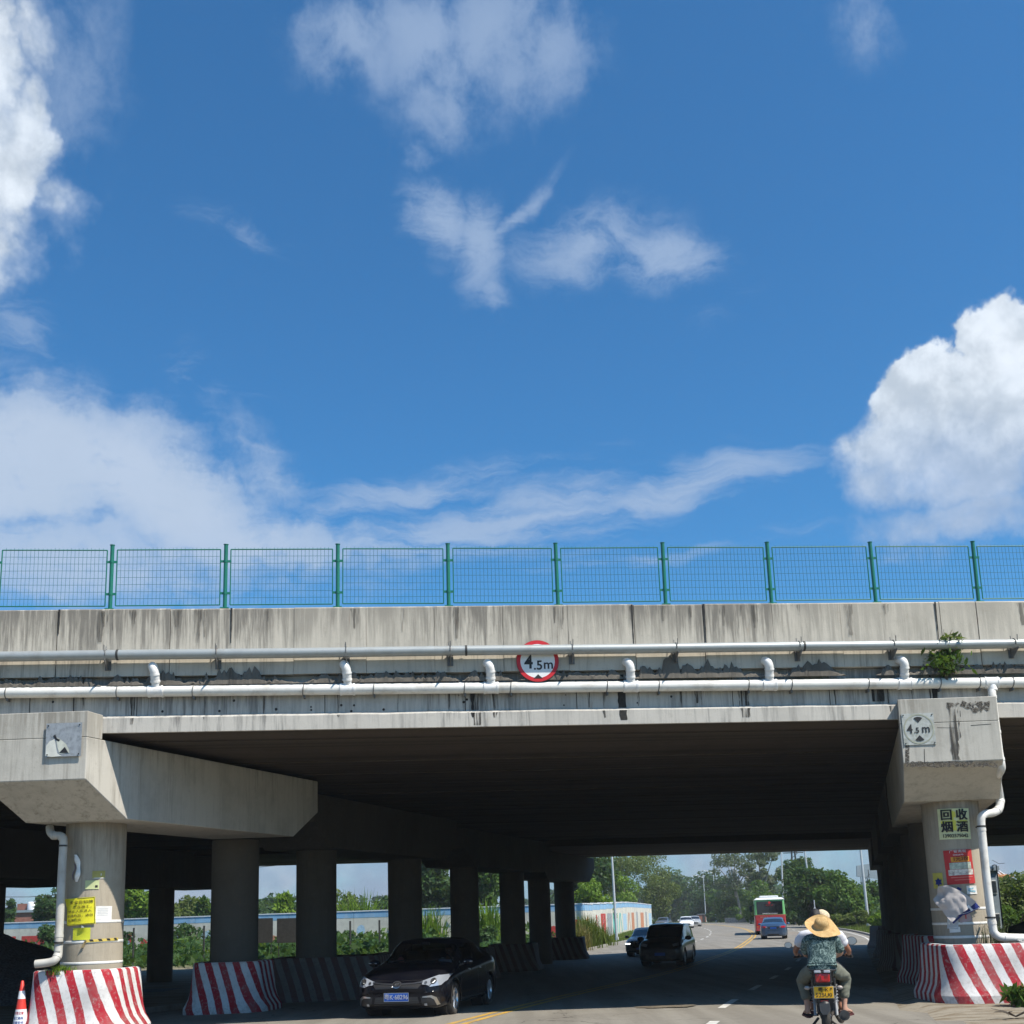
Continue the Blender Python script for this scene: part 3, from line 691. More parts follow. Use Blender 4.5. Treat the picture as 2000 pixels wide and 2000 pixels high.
def barrier(label, s, n, hs, hn, mt, slope=.42, H=1.16, lift=0, BX=BD*math.cos(R(10))-ND*math.sin(R(10)), BY=ND*math.cos(R(10))+BD*math.sin(R(10)), group='striped barriers round the pier feet'):
    root = thing('crash_barrier', label, 'barrier', brp(s, n, 0), 0, group)
    g = gz(brp(s, n, 0).y)+lift
    slope = 0
    prof = [(-.05, H-.02, .0), (0, H-.0, .0), (.0, H-.02, .0)]
    # (outward offset, z): lip, upper face, flare, foot
    pr = [(-.03, H), (0, H-.03), (.03, .78), (.06, .52), (.105, .34), (.20, .17), (.21, .15), (.215, 0), (.215, -.25)]
    q = ND+BD*slope; N = 10; rad = .38; ring = []
    for cx, cy, a0 in ((1, -1, -90), (1, 1, 0), (-1, 1, 90), (-1, -1, 180)):
        for k in range(N+1):
            a = R(a0+90*k/N); ring.append((cx*(hs-rad)+rad*math.cos(a), cy*(hn-rad)+rad*math.sin(a), math.cos(a), math.sin(a)))
    # long flat sides get extra points so the paint wobbles
    pts = []
    for i, p in enumerate(ring):
        pts.append(p); nx = ring[(i+1) % len(ring)]
        if math.hypot(nx[0]-p[0], nx[1]-p[1]) > .4:
            for k in range(1, 12): pts.append(tuple(p[j]+(nx[j]-p[j])*k/12 for j in range(4)))
    M = len(pts); vs = []; uu = []; acc = 0; us = []
    for i, p in enumerate(pts):
        us.append(acc); nx = pts[(i+1) % M]; acc += math.hypot(nx[0]-p[0], nx[1]-p[1])
    per = round(acc/.335)*.335; us = [u*per/acc for u in us]+[per]
    bm = bmesh.new(); uvl = bm.loops.layers.uv.new('UVMap'); grid = []
    vlen = 0; vl = [0]
    for a, b in zip(pr[:-1], pr[1:]): vlen += math.hypot(b[0]-a[0], b[1]-a[1]); vl.append(vlen)
    for j, (o, z) in enumerate(pr):
        row = []
        for x, y, nx, ny in pts:
            X, Y = x+nx*o, y+ny*o
            w = BX*X+BY*Y+Vector((0, 0, z+g)); row.append(bm.verts.new(w))
        grid.append(row)
    for j in range(len(pr)-1):
        for i in range(M):
            i2 = (i+1) % M
            f = bm.faces.new((grid[j][i], grid[j+1][i], grid[j+1][i2], grid[j][i2])); f.smooth = j not in (0, 5, 6)
            for l, (u, v) in zip(f.loops, ((us[i], vl[j]), (us[i], vl[j+1]), (us[i+1], vl[j+1]), (us[i+1], vl[j]))): l[uvl].uv = (u, v)
    bmesh.ops.recalc_face_normals(bm, faces=bm.faces)
    me = bpy.data.meshes.new('wall'); bm.to_mesh(me); bm.free(); link('wall', me, mt, root)
    top = [BX*(x-nx*.05)+BY*(y-ny*.05)+Vector((0, 0, H+g)) for x, y, nx, ny in pts]
    inn = [BX*(x*.86)+BY*(y*.86)+Vector((0, 0, H+g)) for x, y, nx, ny in pts]
    mb = MB(); mb.add(top+inn, [(i, (i+1) % M, M+(i+1) % M, M+i) for i in range(M)]); mb.build('rim', M_whitep if mt is M_str else mt, root)
    mb = MB(); mb.add([p-Vector((0, 0, .06)) for p in inn], [tuple(range(M))]); mb.build('soil', M_earth, root)
    return root
M_earth = mat('dark_soil', (.07, .055, .04), .95, var=.4, vscale=5)
def pier_strip():
    mb = MB(); rows = [(19.2, 0), (20.0, .04), (20.8, .09), (21.5, .10)]+[(22+2*i, .10) for i in range(23)]; vs = []; fs = []
    for n, h in rows:
        s0 = 9.4+.37*(n-21.5)+ (.5 if n < 21 else 0)
        for k, (ds, hh) in enumerate(((-.7, 0), (-.25, 1), (2, 1), (8, 1), (40, 1))):
            p = brp(s0+ds, n, 0); vs.append((p.x, p.y, gz(p.y)+.006+h*hh))
    for j in range(len(rows)-1):
        for i in range(4): fs.append((j*5+i, j*5+i+1, (j+1)*5+i+1, (j+1)*5+i))
    mb.add(vs, fs, 0, True); tag(mb.build('pier_strip', M_ground), kind='structure')
pier_strip()
barrier('bright red and white striped barrier round the nearest left column', LP[0][0]-.05, LP[0][1], .80, .82, M_str, H=1.2)
barrier('shaded red and white striped barrier round the second left column', *LP[1], .78, .85, M_str)
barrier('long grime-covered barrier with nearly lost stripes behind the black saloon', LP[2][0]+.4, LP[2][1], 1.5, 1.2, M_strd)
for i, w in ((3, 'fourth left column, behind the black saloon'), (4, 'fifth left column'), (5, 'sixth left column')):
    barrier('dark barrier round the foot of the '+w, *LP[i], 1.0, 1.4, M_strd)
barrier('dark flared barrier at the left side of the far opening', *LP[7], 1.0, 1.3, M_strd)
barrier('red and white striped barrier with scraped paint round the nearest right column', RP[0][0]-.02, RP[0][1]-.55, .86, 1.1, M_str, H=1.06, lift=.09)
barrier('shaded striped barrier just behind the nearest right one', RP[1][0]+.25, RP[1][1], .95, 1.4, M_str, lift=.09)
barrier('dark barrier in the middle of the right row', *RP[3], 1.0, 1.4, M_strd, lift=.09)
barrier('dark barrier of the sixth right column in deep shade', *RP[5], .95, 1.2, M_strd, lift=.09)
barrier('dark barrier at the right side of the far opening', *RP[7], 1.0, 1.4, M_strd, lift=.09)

# ------------------------------------------------------------------ pipes on the bridge face
def smooth_path(pts, k=5):
    out = []; P = [Vector(p) for p in pts]
    for i in range(len(P)-1):
        a = P[max(0, i-1)]; b = P[i]; c = P[i+1]; d = P[min(len(P)-1, i+2)]
        for j in range(k):
            t = j/k; out.append(.5*((2*b)+(c-a)*t+(2*a-5*b+4*c-d)*t*t+(3*b-3*c+d-a)*t**3))
    out.append(P[-1]); return out
gp = thing('service_pipe', 'long grey steel pipe on brackets along the parapet', 'pipe', brp(0, 21.345, 6.77))
def sx(px, y, n): return atn(px, y, n).dot(BD)
GZ = lambda s: 6.775+.0008*(s-2)
cuts = [-40, sx(230, 1270, 21.345), sx(910, 1262, 21.345), sx(1569, 1258, 21.345), 40]
for a, b in zip(cuts[:-1], cuts[1:]):
    mb = MB(); n_ = max(2, int((b-a)/2.4)); pts = [brp(a+(b-a)*i/n_, 21.345, GZ(a+(b-a)*i/n_)+(-.006 if 0 < i < n_ and i % 2 else 0)) for i in range(n_+1)]
    mb.tube(pts, .093, 20); wpart(mb, 'pipe_length', M_greypipe, gp, gp)
    if b < 39:
        mb = MB(); mb.tube([brp(b-.02, 21.345, GZ(b)), brp(b+.02, 21.345, GZ(b))], .099, 20); wpart(mb, 'coupling', M_dark, gp, gp)
M_brk = mat('bracket_steel', (.16, .165, .165), .55, .4, var=.2, dirt=(.10, .06, .04), damt=.4)
for px in (-20, 208, 424, 676, 879, 1117, 1320, 1560, 1744, 1980):
    s = sx(px, 1262, 21.345); z = GZ(s)
    mb = MB()
    mb.prism([brp(s, n, zz) for n, zz in ((21.496, z-.02), (21.496, z-.26), (21.44, z-.27), (21.17, z-.115), (21.17, z-.092), (21.44, z-.092))], BD*.012)
    mb.prism([brp(s-.05, n, zz) for n, zz in ((21.496, z-.02), (21.496, z-.26), (21.488, z-.26), (21.488, z-.02))], BD*.11)
    mb.tube([brp(s, 21.345+.1*math.cos(R(a)), z+.1*math.sin(R(a))) for a in range(200, -50, -25)], .010, 6)
    mb.tube([brp(s, 21.19, z+.03), brp(s+.0, 21.17, z+.15)], .008, 6)
    mb.tube([brp(s-.02, 21.38, z+.03), brp(s-.02, 21.40, z+.17)], .008, 6)
    br = wpart(mb, 'bracket', M_brk, gp, gp)

wp = thing('drain_pipe', 'white plastic drain pipe with upright elbows running the length of the bridge', 'pipe', brp(0, 21.54, 6.08))
def WZ(s): return 6.105-.0046*s
wn = 21.53
el = [sx(x, 1345, wn) for x in (305, 679, 959, 1232, 1503, 1767)]; dn_s = sx(1936, 1345, wn)
cuts = [-40]+[v for e in el+[dn_s] for v in (e-.13, e+.13)]+[40]
for i in range(0, len(cuts), 2):
    a, b = cuts[i], cuts[i+1]; mb = MB(); mb.tube([brp(a, wn, WZ(a)), brp(b, wn, WZ(b))], .104, 20); wpart(mb, 'pipe_length', M_white, wp, wp)
M_white2 = mat('white_elbow_plastic', (.80, .79, .77), .35, var=.05, dirt=(.5, .45, .38), dscale=9, damt=.4)
for e in el:
    z = WZ(e); mb = MB(); mb.tube([brp(e-.135, wn, z), brp(e+.135, wn, z)], .112, 20)
    for q in (-.12, .12): mb.tube([brp(e+q-.018, wn, z), brp(e+q+.018, wn, z)], .12, 20)
    mb.tube([brp(e, wn, z+.04), brp(e, wn-.055, z+.20)], .088, 18)
    tee = wpart(mb, 'tee_joint', M_white2, wp, wp)
    mb = MB(); mb.tube(smooth_path([brp(e-.005, wn-.05, z+.17), brp(e-.008, wn-.10, z+.28), brp(e-.02, wn-.125, z+.36), brp(e-.045, wn-.115, z+.425), brp(e-.065, wn-.05, z+.455), brp(e-.07, wn+.06, z+.46)], 5), .084, 18)
    mb.tube([brp(e-.005, wn-.045, z+.155), brp(e-.005, wn-.055, z+.185)], .095, 18); mb.tube([brp(e-.007, wn-.098, z+.27), brp(e-.009, wn-.106, z+.30)], .092, 18)
    wpart(mb, 'elbow', M_white2, wp, wp)
z = WZ(dn_s); mb = MB(); mb.tube([brp(dn_s-.14, wn, z), brp(dn_s+.14, wn, z)], .112, 20); mb.tube([brp(dn_s, wn, z), brp(dn_s+.01, wn-.03, z-.17)], .093, 18)
for q in (-.12, .12): mb.tube([brp(dn_s+q-.018, wn, z), brp(dn_s+q+.018, wn, z)], .12, 20)
wpart(mb, 'tee_joint', M_white2, wp, wp)
for px in (14, 230, 378, 593, 730, 907, 997, 1185, 1286, 1461, 1545, 1695, 1835, 1912, 1977):
    s = sx(px, 1345, wn); z = WZ(s); mb = MB()
    mb.tube([brp(s+.012*math.sin(R(a)), wn+.109*math.cos(R(a)), z+.109*math.sin(R(a))) for a in range(0, 361, 20)], .009, 6)
    mb.box(brp(s+.01, wn+.06, z-.13), (.025, .16, .05), BD, ND); wpart(mb, 'clamp', M_brk, wp, wp)
# downpipe beside the right cap
def cpipe(name, label, pts, r, mt, rings=(), cl=()):
    root = thing(name, label, 'pipe', pts[0])
    mb = MB(); mb.tube(pts, r, 18); wpart(mb, 'pipe_length', mt, root, root)
    for i in rings:
        t = (pts[i+1]-pts[i]).normalized(); mb = MB(); mb.tube([pts[i]-t*.03, pts[i]+t*.03], r*1.09, 18); wpart(mb, 'collar', mt, root, root)
    for P in cl:
        mb = MB(); mb.tube([P-Vector((0, 0, .016)), P+Vector((0, 0, .016))], r*1.1, 18); mb.box(P+ND*.12, (.03, .2, .03), BD, ND); wpart(mb, 'clamp', M_dark, root, root)
    return root
def cp(px, y, n): return atn(px, y, n)
dp = [cp(1937, 1349, 21.49), cp(1938, 1362, 21.46), cp(1941, 1390, 21.42), cp(1946, 1430, 21.38), cp(1951, 1470, 21.35), cp(1955, 1492, 21.35), cp(1955, 1503, 21.42), cp(1949, 1515, 21.7), cp(1948, 1530, 22.1), cp(1953, 1556, 22.3), cp(1953, 1572, 22.28), cp(1949, 1582, 22.25),
      cp(1938, 1588, 22.2), cp(1927, 1589, 22.15), cp(1918, 1594, 22.1), cp(1916, 1606, 22.1), cp(1919, 1640, 22.1), cp(1925, 1700, 22.1), cp(1932, 1760, 22.1), cp(1939, 1812, 22.1), cp(1942, 1822, 22.1), cp(1950, 1829, 22.1), cp(1962, 1831, 22.1), cp(2000, 1832, 22.15), cp(2060, 1834, 22.2)]
cpipe('downpipe', 'white downpipe hooking round the right cap and turning right above the striped barrier', smooth_path(dp, 4), .078, M_white,
      rings=(4, 12, 18, 38, 44, 62, 75, 88), cl=[cp(1917, 1614, 22.1), cp(1936, 1792, 22.1)])
dq = [cp(97, 1616, 22.9), cp(99, 1626, 22.8), cp(106, 1632, 22.7), cp(116, 1632, 22.65), cp(122, 1636, 22.6), cp(124, 1646, 22.6), cp(121, 1700, 22.6), cp(117, 1790, 22.6), cp(114, 1858, 22.5), cp(112, 1868, 22.45), cp(106, 1876, 22.4), cp(94, 1880, 22.4), cp(69, 1883, 22.4)]
cpipe('downpipe', 'white downpipe on the left side of the nearest left column, open end over barrier', smooth_path(dq, 4), .074, M_oldwhite,
      rings=(8, 16, 30, 36), cl=[cp(123, 1652, 22.6), cp(115, 1841, 22.5)])

# ------------------------------------------------------------------ signs
sg = thing('height_limit_sign', 'round red-rimmed 4.5m height limit sign hung behind the grey pipe in mid bridge', 'road sign', atn(1050, 1291, 21.44))
o0 = Vector(sg.location); RS = .40
def sgm(r0, r1, d, mt, name, n=48):
    mb = MB(); vs = []
    for r in (r0, r1):
        for k in range(n): a = 2*math.pi*k/n; vs.append(BD*(r*math.cos(a))+Vector((0, 0, r*math.sin(a)))-ND*d)
    fs = [(k, (k+1) % n, n+(k+1) % n, n+k) for k in range(n)]
    if r0 < .01: fs = [tuple(range(n, 2*n))]
    mb.add(vs, fs); return mb.build(name, mt, sg)
mb = MB(); mb.tube([ND*.012, -ND*.0], RS, 48, smooth=False); plate = mb.build('plate', M_dark, sg)
sgm(0, .325, .004, M_whitep, 'face'); sgm(.325, RS-.003, .0045, M_redp, 'red_rim')
def fsg(x, y): return BD*x+Vector((0, 0, y))-ND*.007
put_text('lettering', '4', .36, M_black, sg, fsg, .02, sx=.9, center=(-.17, -.03))
put_text('lettering', '.5', .245, M_black, sg, fsg, .02, center=(.005, -.09)); put_text('lettering', 'm', .25, M_black, sg, fsg, .018, center=(.20, -.075))
mb = MB(); mb.add([BD*-.085+Vector((0, 0, -.335))-ND*.008, BD*.085+Vector((0, 0, -.335))-ND*.008, BD*0+Vector((0, 0, -.255))-ND*.008], [(0, 1, 2)]); mb.build('triangle_mark', M_black, sg)

def FN(side, out, z, s, n): return brp(s, n, z)+FD*side   # helper on the cap front
NFD = Vector((-FD.y, FD.x, 0))
def on_front(px, y, s, n):      # where the line of sight meets the front plane of a cap
    d = pray(px, y); P0 = brp(s, n, 0)-Vector((0, 0, 0)); t = (P0.dot(NFD))/d.dot(NFD); return Vector((0, 0, EYE))+d*t
fl = (LP[0][0]+.468*(21.3-LP[0][1]), 21.3); frr = (RP[0][0]+.375*(21.25-RP[0][1]), 21.25)
M_aged = mat('weathered_sign_face', (.42, .44, .42), .6, var=.15, vscale=9, dirt=(.22, .22, .16), dscale=7, damt=.7)
M_alum = mat('bare_sign_metal', (.34, .36, .38), .5, .25, var=.12, vscale=8, dirt=(.16, .17, .17), dscale=12, damt=.6)
c = on_front(1794, 1424, *frr)-NFD*.012; s2 = thing('clearance_plate', 'weathered square plate with black 4.5m between two triangles on the right cap', 'road sign', c)
mb = MB(); mb.box((0, 0, 0), (.60, .012, .60), FD, NFD); mb.build('plate', M_aged, s2)
def f2(x, y): return FD*x+Vector((0, 0, y))-NFD*.010
mb = MB(); vs = []; n = 40
for r in (.285, .262):
    for k in range(n): a = 2*math.pi*k/n; vs.append(f2(r*math.cos(a), r*math.sin(a)))
mb.add(vs, [(k, (k+1) % n, n+(k+1) % n, n+k) for k in range(n)]); mb.build('faint_ring', mat('faint_ring_print', (.33, .34, .26), .7, var=.2), s2)
def wedge(up):
    mb = MB(); q = 1 if up else -1; pts = [(0, .115)]+[(.082*math.sin(R(a)), .235+.0*a-.03*(1-math.cos(R(a))*1)) for a in (-80, -40, 0, 40, 80)]
    pts = [(0, .12*q)]+[(x, q*(.205+.028*math.cos(x/.085*1.4))) for x in (-.085, -.045, 0, .045, .085)]
    mb.add([f2(x, y)-NFD*.003 for x, y in pts], [tuple(range(6))]); mb.build('triangle_mark', M_black, s2)
wedge(True); wedge(False)
put_text('lettering', '4', .24, M_black, s2, lambda x, y: f2(x, y)-NFD*.003, .02, sx=.9, center=(-.17, -.005))
put_text('lettering', '.5', .145, M_black, s2, lambda x, y: f2(x, y)-NFD*.003, .02, center=(-.045, -.03)); put_text('lettering', 'm', .22, M_black, s2, lambda x, y: f2(x, y)-NFD*.003, .018, sx=.95, center=(.13, -.005))
for x, y in ((-.27, .27), (.27, .27), (-.27, -.27), (.27, -.27)):
    mb = MB(); mb.tube([FD*x+Vector((0, 0, y))-NFD*.004, FD*x+Vector((0, 0, y))-NFD*.02], .012, 8); mb.build('bolt', M_dark, s2)
c = on_front(125, 1445, *fl)-NFD*.012; s3 = thing('peeled_sign', 'grey metal plate with torn sign film and one black triangle on left cap', 'road sign', c)
mb = MB(); mb.box((0, 0, 0), (.64, .012, .60), FD, NFD); mb.build('plate', M_alum, s3)
def f3(x, y, d=.009): return FD*x+Vector((0, 0, y))-NFD*d
def poly3(name, pts, mt, d=.009):
    mb = MB(); mb.add([f3(x, y, d) for x, y in pts], [tuple(range(len(pts)))]); mb.build(name, mt, s3)
poly3('torn_film', [(-.31, -.28), (-.31, -.10), (-.25, -.02), (-.20, .0), (-.16, .02), (-.13, -.12), (-.10, -.24), (-.02, -.29), (-.2, -.30)], mat('torn_film', (.60, .60, .54), .6, var=.1), .010)
poly3('torn_film', [(-.14, .05), (-.09, .03), (-.02, -.02), (.05, -.08), (.10, -.17), (.12, -.24), (-.06, -.25), (-.1, -.15)], mat('torn_film2', (.50, .51, .44), .6, var=.2), .011)
poly3('triangle_mark', [(.03, -.13), (-.07, -.235), (.10, -.24)], M_black, .013)
poly3('tear_edge', [(-.19, .07), (-.15, .10), (-.12, .03), (-.06, -.0), (-.08, -.03), (-.14, .0)], M_black, .0135)
for x, y in ((-.28, .26), (.28, .26), (-.28, -.26), (.28, -.26)):
    mb = MB(); mb.tube([f3(x, y, .004), f3(x, y, .02)], .012, 8); mb.build('bolt', M_dark, s3)
# broken corner and crack on the right cap, water stain down its face
def chip_mat():
    mt = bpy.data.materials.new('chipped_black_edge'); mt.use_nodes = True; T = NT(mt.node_tree)
    pos = T.n('ShaderNodeNewGeometry').outputs['Position']; a = T.noise(pos, 13, 8, .7, .8); b_ = T.noise(pos, 40, 5, .6)
    d = T.n('ShaderNodeBsdfPrincipled', {'Base Color': T.mix(T.mr(b_, .35, .65), (.02, .02, .018), (.17, .15, .125)), 'Roughness': .95}); t = T.n('ShaderNodeBsdfTransparent')
    T.t.links.new(T.n('ShaderNodeBump', {'Height': b_, 'Strength': 1.0, 'Distance': .03}).outputs[0], d.inputs['Normal'])
    mx = T.n('ShaderNodeMixShader', {0: T.mr(a, .43, .50, 0, .92)}); T.t.links.new(t.outputs[0], mx.inputs[1]); T.t.links.new(d.outputs[0], mx.inputs[2])
    T.n('ShaderNodeOutputMaterial', {0: mx.outputs[0]}); return mt
M_chip = chip_mat()
def ragged(root, pts, mt, d, seed, name):
    q = random.Random(seed); P = [on_front(x, y, *frr)-NFD*(d+q.uniform(0, .004)) for x, y in pts]
    mb = MB(); mb.add(P, [tuple(range(len(P)))]); wpart(mb, name, mt, root, root)
capR = [o for o in bpy.data.objects if o.get('label', '').startswith('concrete two-column pier, nearest on the right')][0]
q = random.Random(5)
up = [(1849+i*5.2, 1372+q.uniform(-4, 2)) for i in range(17)]; up = [(x+q.uniform(-1, 1), y) for x, y in up]; dn = [(1849+i*5.2, 1381+q.uniform(-3, 9)+(i > 6)*3) for i in range(16, -1, -1)]
ragged(capR, up+dn, M_chip, .004, 3, 'spalled_edge')
q = random.Random(8)
def blot_poly(x0, x1, y0, y1, k, j):
    a = [(x0+(x1-x0)*i/k, y0+q.uniform(-j, j)) for i in range(k+1)]; b = [(x0+(x1-x0)*i/k, y1+q.uniform(-j, j)) for i in range(k, -1, -1)]; return a+b
ragged(capR, blot_poly(1770, 1948, 1488, 1498, 30, 2), M_chip, .0035, 14, 'spalled_edge'); ragged(capR, blot_poly(1768, 1776, 1400, 1492, 6, 2), M_chip, .0035, 15, 'spalled_edge')
ragged(capR, blot_poly(1862, 1892, 1492, 1496, 12, 2.2), M_chip, .004, 4, 'spalled_edge'); ragged(capR, blot_poly(1914, 1946, 1488, 1494, 12, 2.2), M_chip, .004, 5, 'spalled_edge')
L = [(1852+q.uniform(-3, 3)+i*.7, 1385+i*9) for i in range(12)]; Rr = [(1872+q.uniform(-4, 4)+i*.3, 1385+i*9) for i in range(11, -1, -1)]
ragged(capR, L+Rr, M_soft, .005, 6, 'water_stain')
L = [(1790+q.uniform(-3, 3)+i*.7, 1379+i*4) for i in range(5)]
def capline(x0, y0, x1, y1, w=1.0):
    mb = MB(); a = on_front(x0, y0, *frr)-NFD*.003; b = on_front(x1, y1, *frr)-NFD*.003; t = (b-a).normalized(); s_ = t.cross(NFD)*(w*.0045); mb.add([a-s_, a+s_, b+s_, b-s_], [(0, 1, 2, 3)]); wpart(mb, 'crack', M_moss, capR, capR)
capline(1805, 1463, 1806, 1496, 1.3); capline(1830, 1421, 1870, 1422, .7); capline(1896, 1417, 1936, 1414, 1); capline(1875, 1388, 1876, 1400, 1)

# ------------------------------------------------------------------ notices pasted on the columns
def col_fn(cs, cn, px, y, off=.006):
    """maps sheet coordinates in metres onto the round column, centred where pixel (px, y) meets it"""
    C0 = brp(cs, cn, 0); d = pray(px, y); O = Vector((0, 0, EYE)); r = .55
    a = d.x**2+d.y**2; b = 2*(d.x*(O.x-C0.x)+d.y*(O.y-C0.y)); c_ = (O.x-C0.x)**2+(O.y-C0.y)**2-r*r
    t = (-b-math.sqrt(max(0, b*b-4*a*c_)))/(2*a); P = O+d*t; th = math.atan2(P.y-C0.y, P.x-C0.x); z0 = P.z
    def f(x, yy, o=0.0, rot=0.0):
        x, yy = x*math.cos(rot)-yy*math.sin(rot), x*math.sin(rot)+yy*math.cos(rot)
        an = th+x/r; rad = r+off+o; return Vector((C0.x+rad*math.cos(an), C0.y+rad*math.sin(an), z0+yy))
    return f
def sheet(name, mt, parent, f, w, h, x0=0, y0=0, o=0, rot=0, nx=10, ny=6, curl=0, corner=None, seed=0):
    vs = []
    for j in range(ny+1):
        for i in range(nx+1):
            x = x0-w/2+w*i/nx; y = y0-h/2+h*j/ny; c = curl*((abs(2*i/nx-1)**4)+(abs(2*j/ny-1)**4))+ (.004*noise.noise(Vector((x*12, y*12, seed))) if curl else 0)
            if corner: 
                dd = math.hypot(x-corner[0], y-corner[1]); c += corner[2]*max(0, 1-dd/corner[3])**2
            vs.append(f(x, y, o+max(0, c), rot))
    mb = MB(); mb.add(vs, [(j*(nx+1)+i, j*(nx+1)+i+1, (j+1)*(nx+1)+i+1, (j+1)*(nx+1)+i) for j in range(ny) for i in range(nx)], 0, True)
    return mb.build(name, mt, parent)
def paper(name, col, var=.06): return mat(name, col, .6, var=var, vscale=5, dirt=tuple(.6*c for c in col), dscale=4, damt=.3)
LC, RC = LP[0], RP[0]
def notice(name, label, cat='notice', **k): return thing(name, label, cat, **k)
# left column
f = col_fn(*LC, 157, 1780); nt = notice('warning_notice', 'yellow warning notice with black Chinese lettering on the nearest left column')
M_yb = paper('yellow_board', (.72, .66, .02)); sheet('sheet', M_yb, nt, f, .53, .49, 0, 0, .03, R(3), 12, 8, .0, (-.26, .25, .05, .3))
for x, y, w, h in ((0, .232, .51, .008), (0, -.232, .51, .008), (-.252, 0, .008, .47), (.252, 0, .008, .47)): sheet('border', M_black, nt, f, w, h, x, y, .034+(.0 if x > -.1 else .01), R(3), 10, 4)
T_ = [('安全告知牌', .066, (.03, .16), 1.25), ('正在施工，', .058, (.07, .075), 1.25), ('禁止人员进入', .054, (.0, -.0), 1.3), ('如遇危险，请勿', .052, (.0, -.08), 1.25), ('后果自负', .052, (-.09, -.16), 1.2)]
for t, sz, cc, s_ in T_: put_text('lettering', t, sz, M_black, nt, lambda x, y: f(x, y, .040 if x > -.05 else .052, R(3)), .006, sx=s_, center=cc)
def note(name, label, px, y, w, h, mt, col=LC, rot=0, o=0, curl=.003, **k):
    f = col_fn(*col, px, y); t = notice(name, label); sheet('sheet', mt, t, f, w, h, 0, 0, o, rot, 8, 6, curl, **k); return t, f
t, f = note('paper_notice', 'small faded yellow sticker high on the nearest left column', 193, 1708, .225, .135, paper('faded_yellow', (.42, .37, .10)), rot=R(1))
sheet('white_edge', M_tape, t, f, .22, .014, 0, -.066, .003); sheet('white_mark', M_tape, t, f, .012, .04, .04, 0, .005)
t, f = note('paper_notice', 'pale green card with a small black square on the nearest left column', 180, 1728, .245, .16, paper('pale_green_card', (.50, .55, .28)), rot=R(-1))
sheet('black_square', M_black, t, f, .045, .04, .075, -.03, .006)
t, f = note('paper_notice', 'white sheet beside the yellow warning notice on the left column', 203, 1783, .30, .25, M_tape, rot=R(-1)); 
for i in range(5): sheet('faint_line', mat('faint_grey_print', (.55, .56, .58), .7), t, f, .2, .006, -.02, .08-.03*i, .006)
t, f = note('paper_notice', 'torn yellow-green sticker under the warning notice, its corner folded back', 159, 1824, .32, .22, paper('lime_sticker', (.55, .58, .03)), o=.004, corner=(.02, .11, .07, .12))
mb = MB(); mb.add([f(.0, .16, .012), f(.06, .12, .04), f(.01, .06, .02)], [(0, 1, 2)]); mb.build('folded_corner', M_tape, t)
# ragged grey strip of tape hanging high on the left column
f = col_fn(*LC, 151, 1697); t = notice('torn_banner', 'twisted strip of torn white and violet banner on the left column', 'banner')
M_viol = mat('violet_banner', (.17, .14, .22), .7, var=.3); vs = []; k = 12
for i in range(k+1):
    u = i/k; w = .035+.05*math.sin(u*3)+.02*math.sin(u*11); x = -.02+.05*math.sin(u*2.6)
    for j, q_ in enumerate((-1, 0, 1)): vs.append(f(x+q_*w*.6, .26-.5*u, .015+.04*(q_ == 0)+.02*math.sin(u*9+j)))
mb = MB(); mb.add(vs, [(i*3+j, i*3+j+1, i*3+4+j, i*3+3+j) for i in range(k) for j in (0, 1)], 0, True); mb.build('strip', M_tape, t)
vs = [f(-.07+.03*math.sin(i*.8), .1-.3*i/8, .012) for i in range(9)]+[f(-.045+.03*math.sin(i*.8), .1-.3*i/8, .02) for i in range(9)]
mb = MB(); mb.add(vs, [(i, i+1, i+10, i+9) for i in range(8)]); mb.build('violet_edge', M_viol, t)
# hazard tape on the left column
f = col_fn(*LC, 200, 1836); t = notice('hazard_tape', 'strip of yellow and black hazard tape stuck low on the left column', 'tape')
sheet('tape', paper('yellow_tape', (.62, .47, .10)), t, f, .62, .05, .02, 0, .012, R(2), 14, 2)
for i in range(4): 
    x = -.2+.15*i; vs = [f(x+dx, dy+.004*i, .016) for dx, dy in ((-.035, .018), (.025, .018), (.05, -.018), (-.01, -.018))]; mb = MB(); mb.add(vs, [(0, 1, 2, 3)]); mb.build('black_bar', M_black, t)
mb = MB(); mb.add([f(-.31, .0, .01), f(-.27, -.0, .02), f(-.36, -.13, .05), f(-.31, -.12, .03)], [(0, 1, 3, 2)]); mb.build('loose_end', mat('brown_tape', (.16, .12, .05), .7), t)
# right column
f = col_fn(*RC, 1864, 1609); t = notice('recycling_poster', 'pale yellow poster with large black Chinese characters and a phone number below the right cap')
sheet('sheet', paper('pale_yellow_poster', (.72, .74, .42)), t, f, .60, .60, 0, 0, .002, R(-1), 14, 6, .002)
sheet('yellow_band', paper('yellow_band', (.74, .72, .10)), t, f, .07, .40, .0, .07, .003, 0, 4, 5); sheet('yellow_band', paper('yellow_band', (.74, .72, .10)), t, f, .5, .05, 0, .04, .0035, 0, 14, 2)
for ch, x, y in (('回', -.135, .165), ('收', .14, .165), ('烟', -.135, -.07), ('酒', .14, -.07)):
    put_text('lettering', ch, .225, M_black, t, lambda a, b: f(a, b, .024, R(-1)), .03, center=(x, y))
put_text('lettering', '13902575042', .092, M_black, t, lambda a, b: f(a, b, .020, R(-1)), .025, sx=.93, center=(0, -.235))
f = col_fn(*RC, 1874, 1693); t = notice('red_poster', 'red advertising poster with orange lettering and a picture panel on the right column')
sheet('sheet', paper('red_poster', (.52, .03, .03)), t, f, .53, .66, 0, 0, .002, R(1.5), 12, 6, .002)
F2 = lambda a, b: f(a, b, .018, R(1.5))
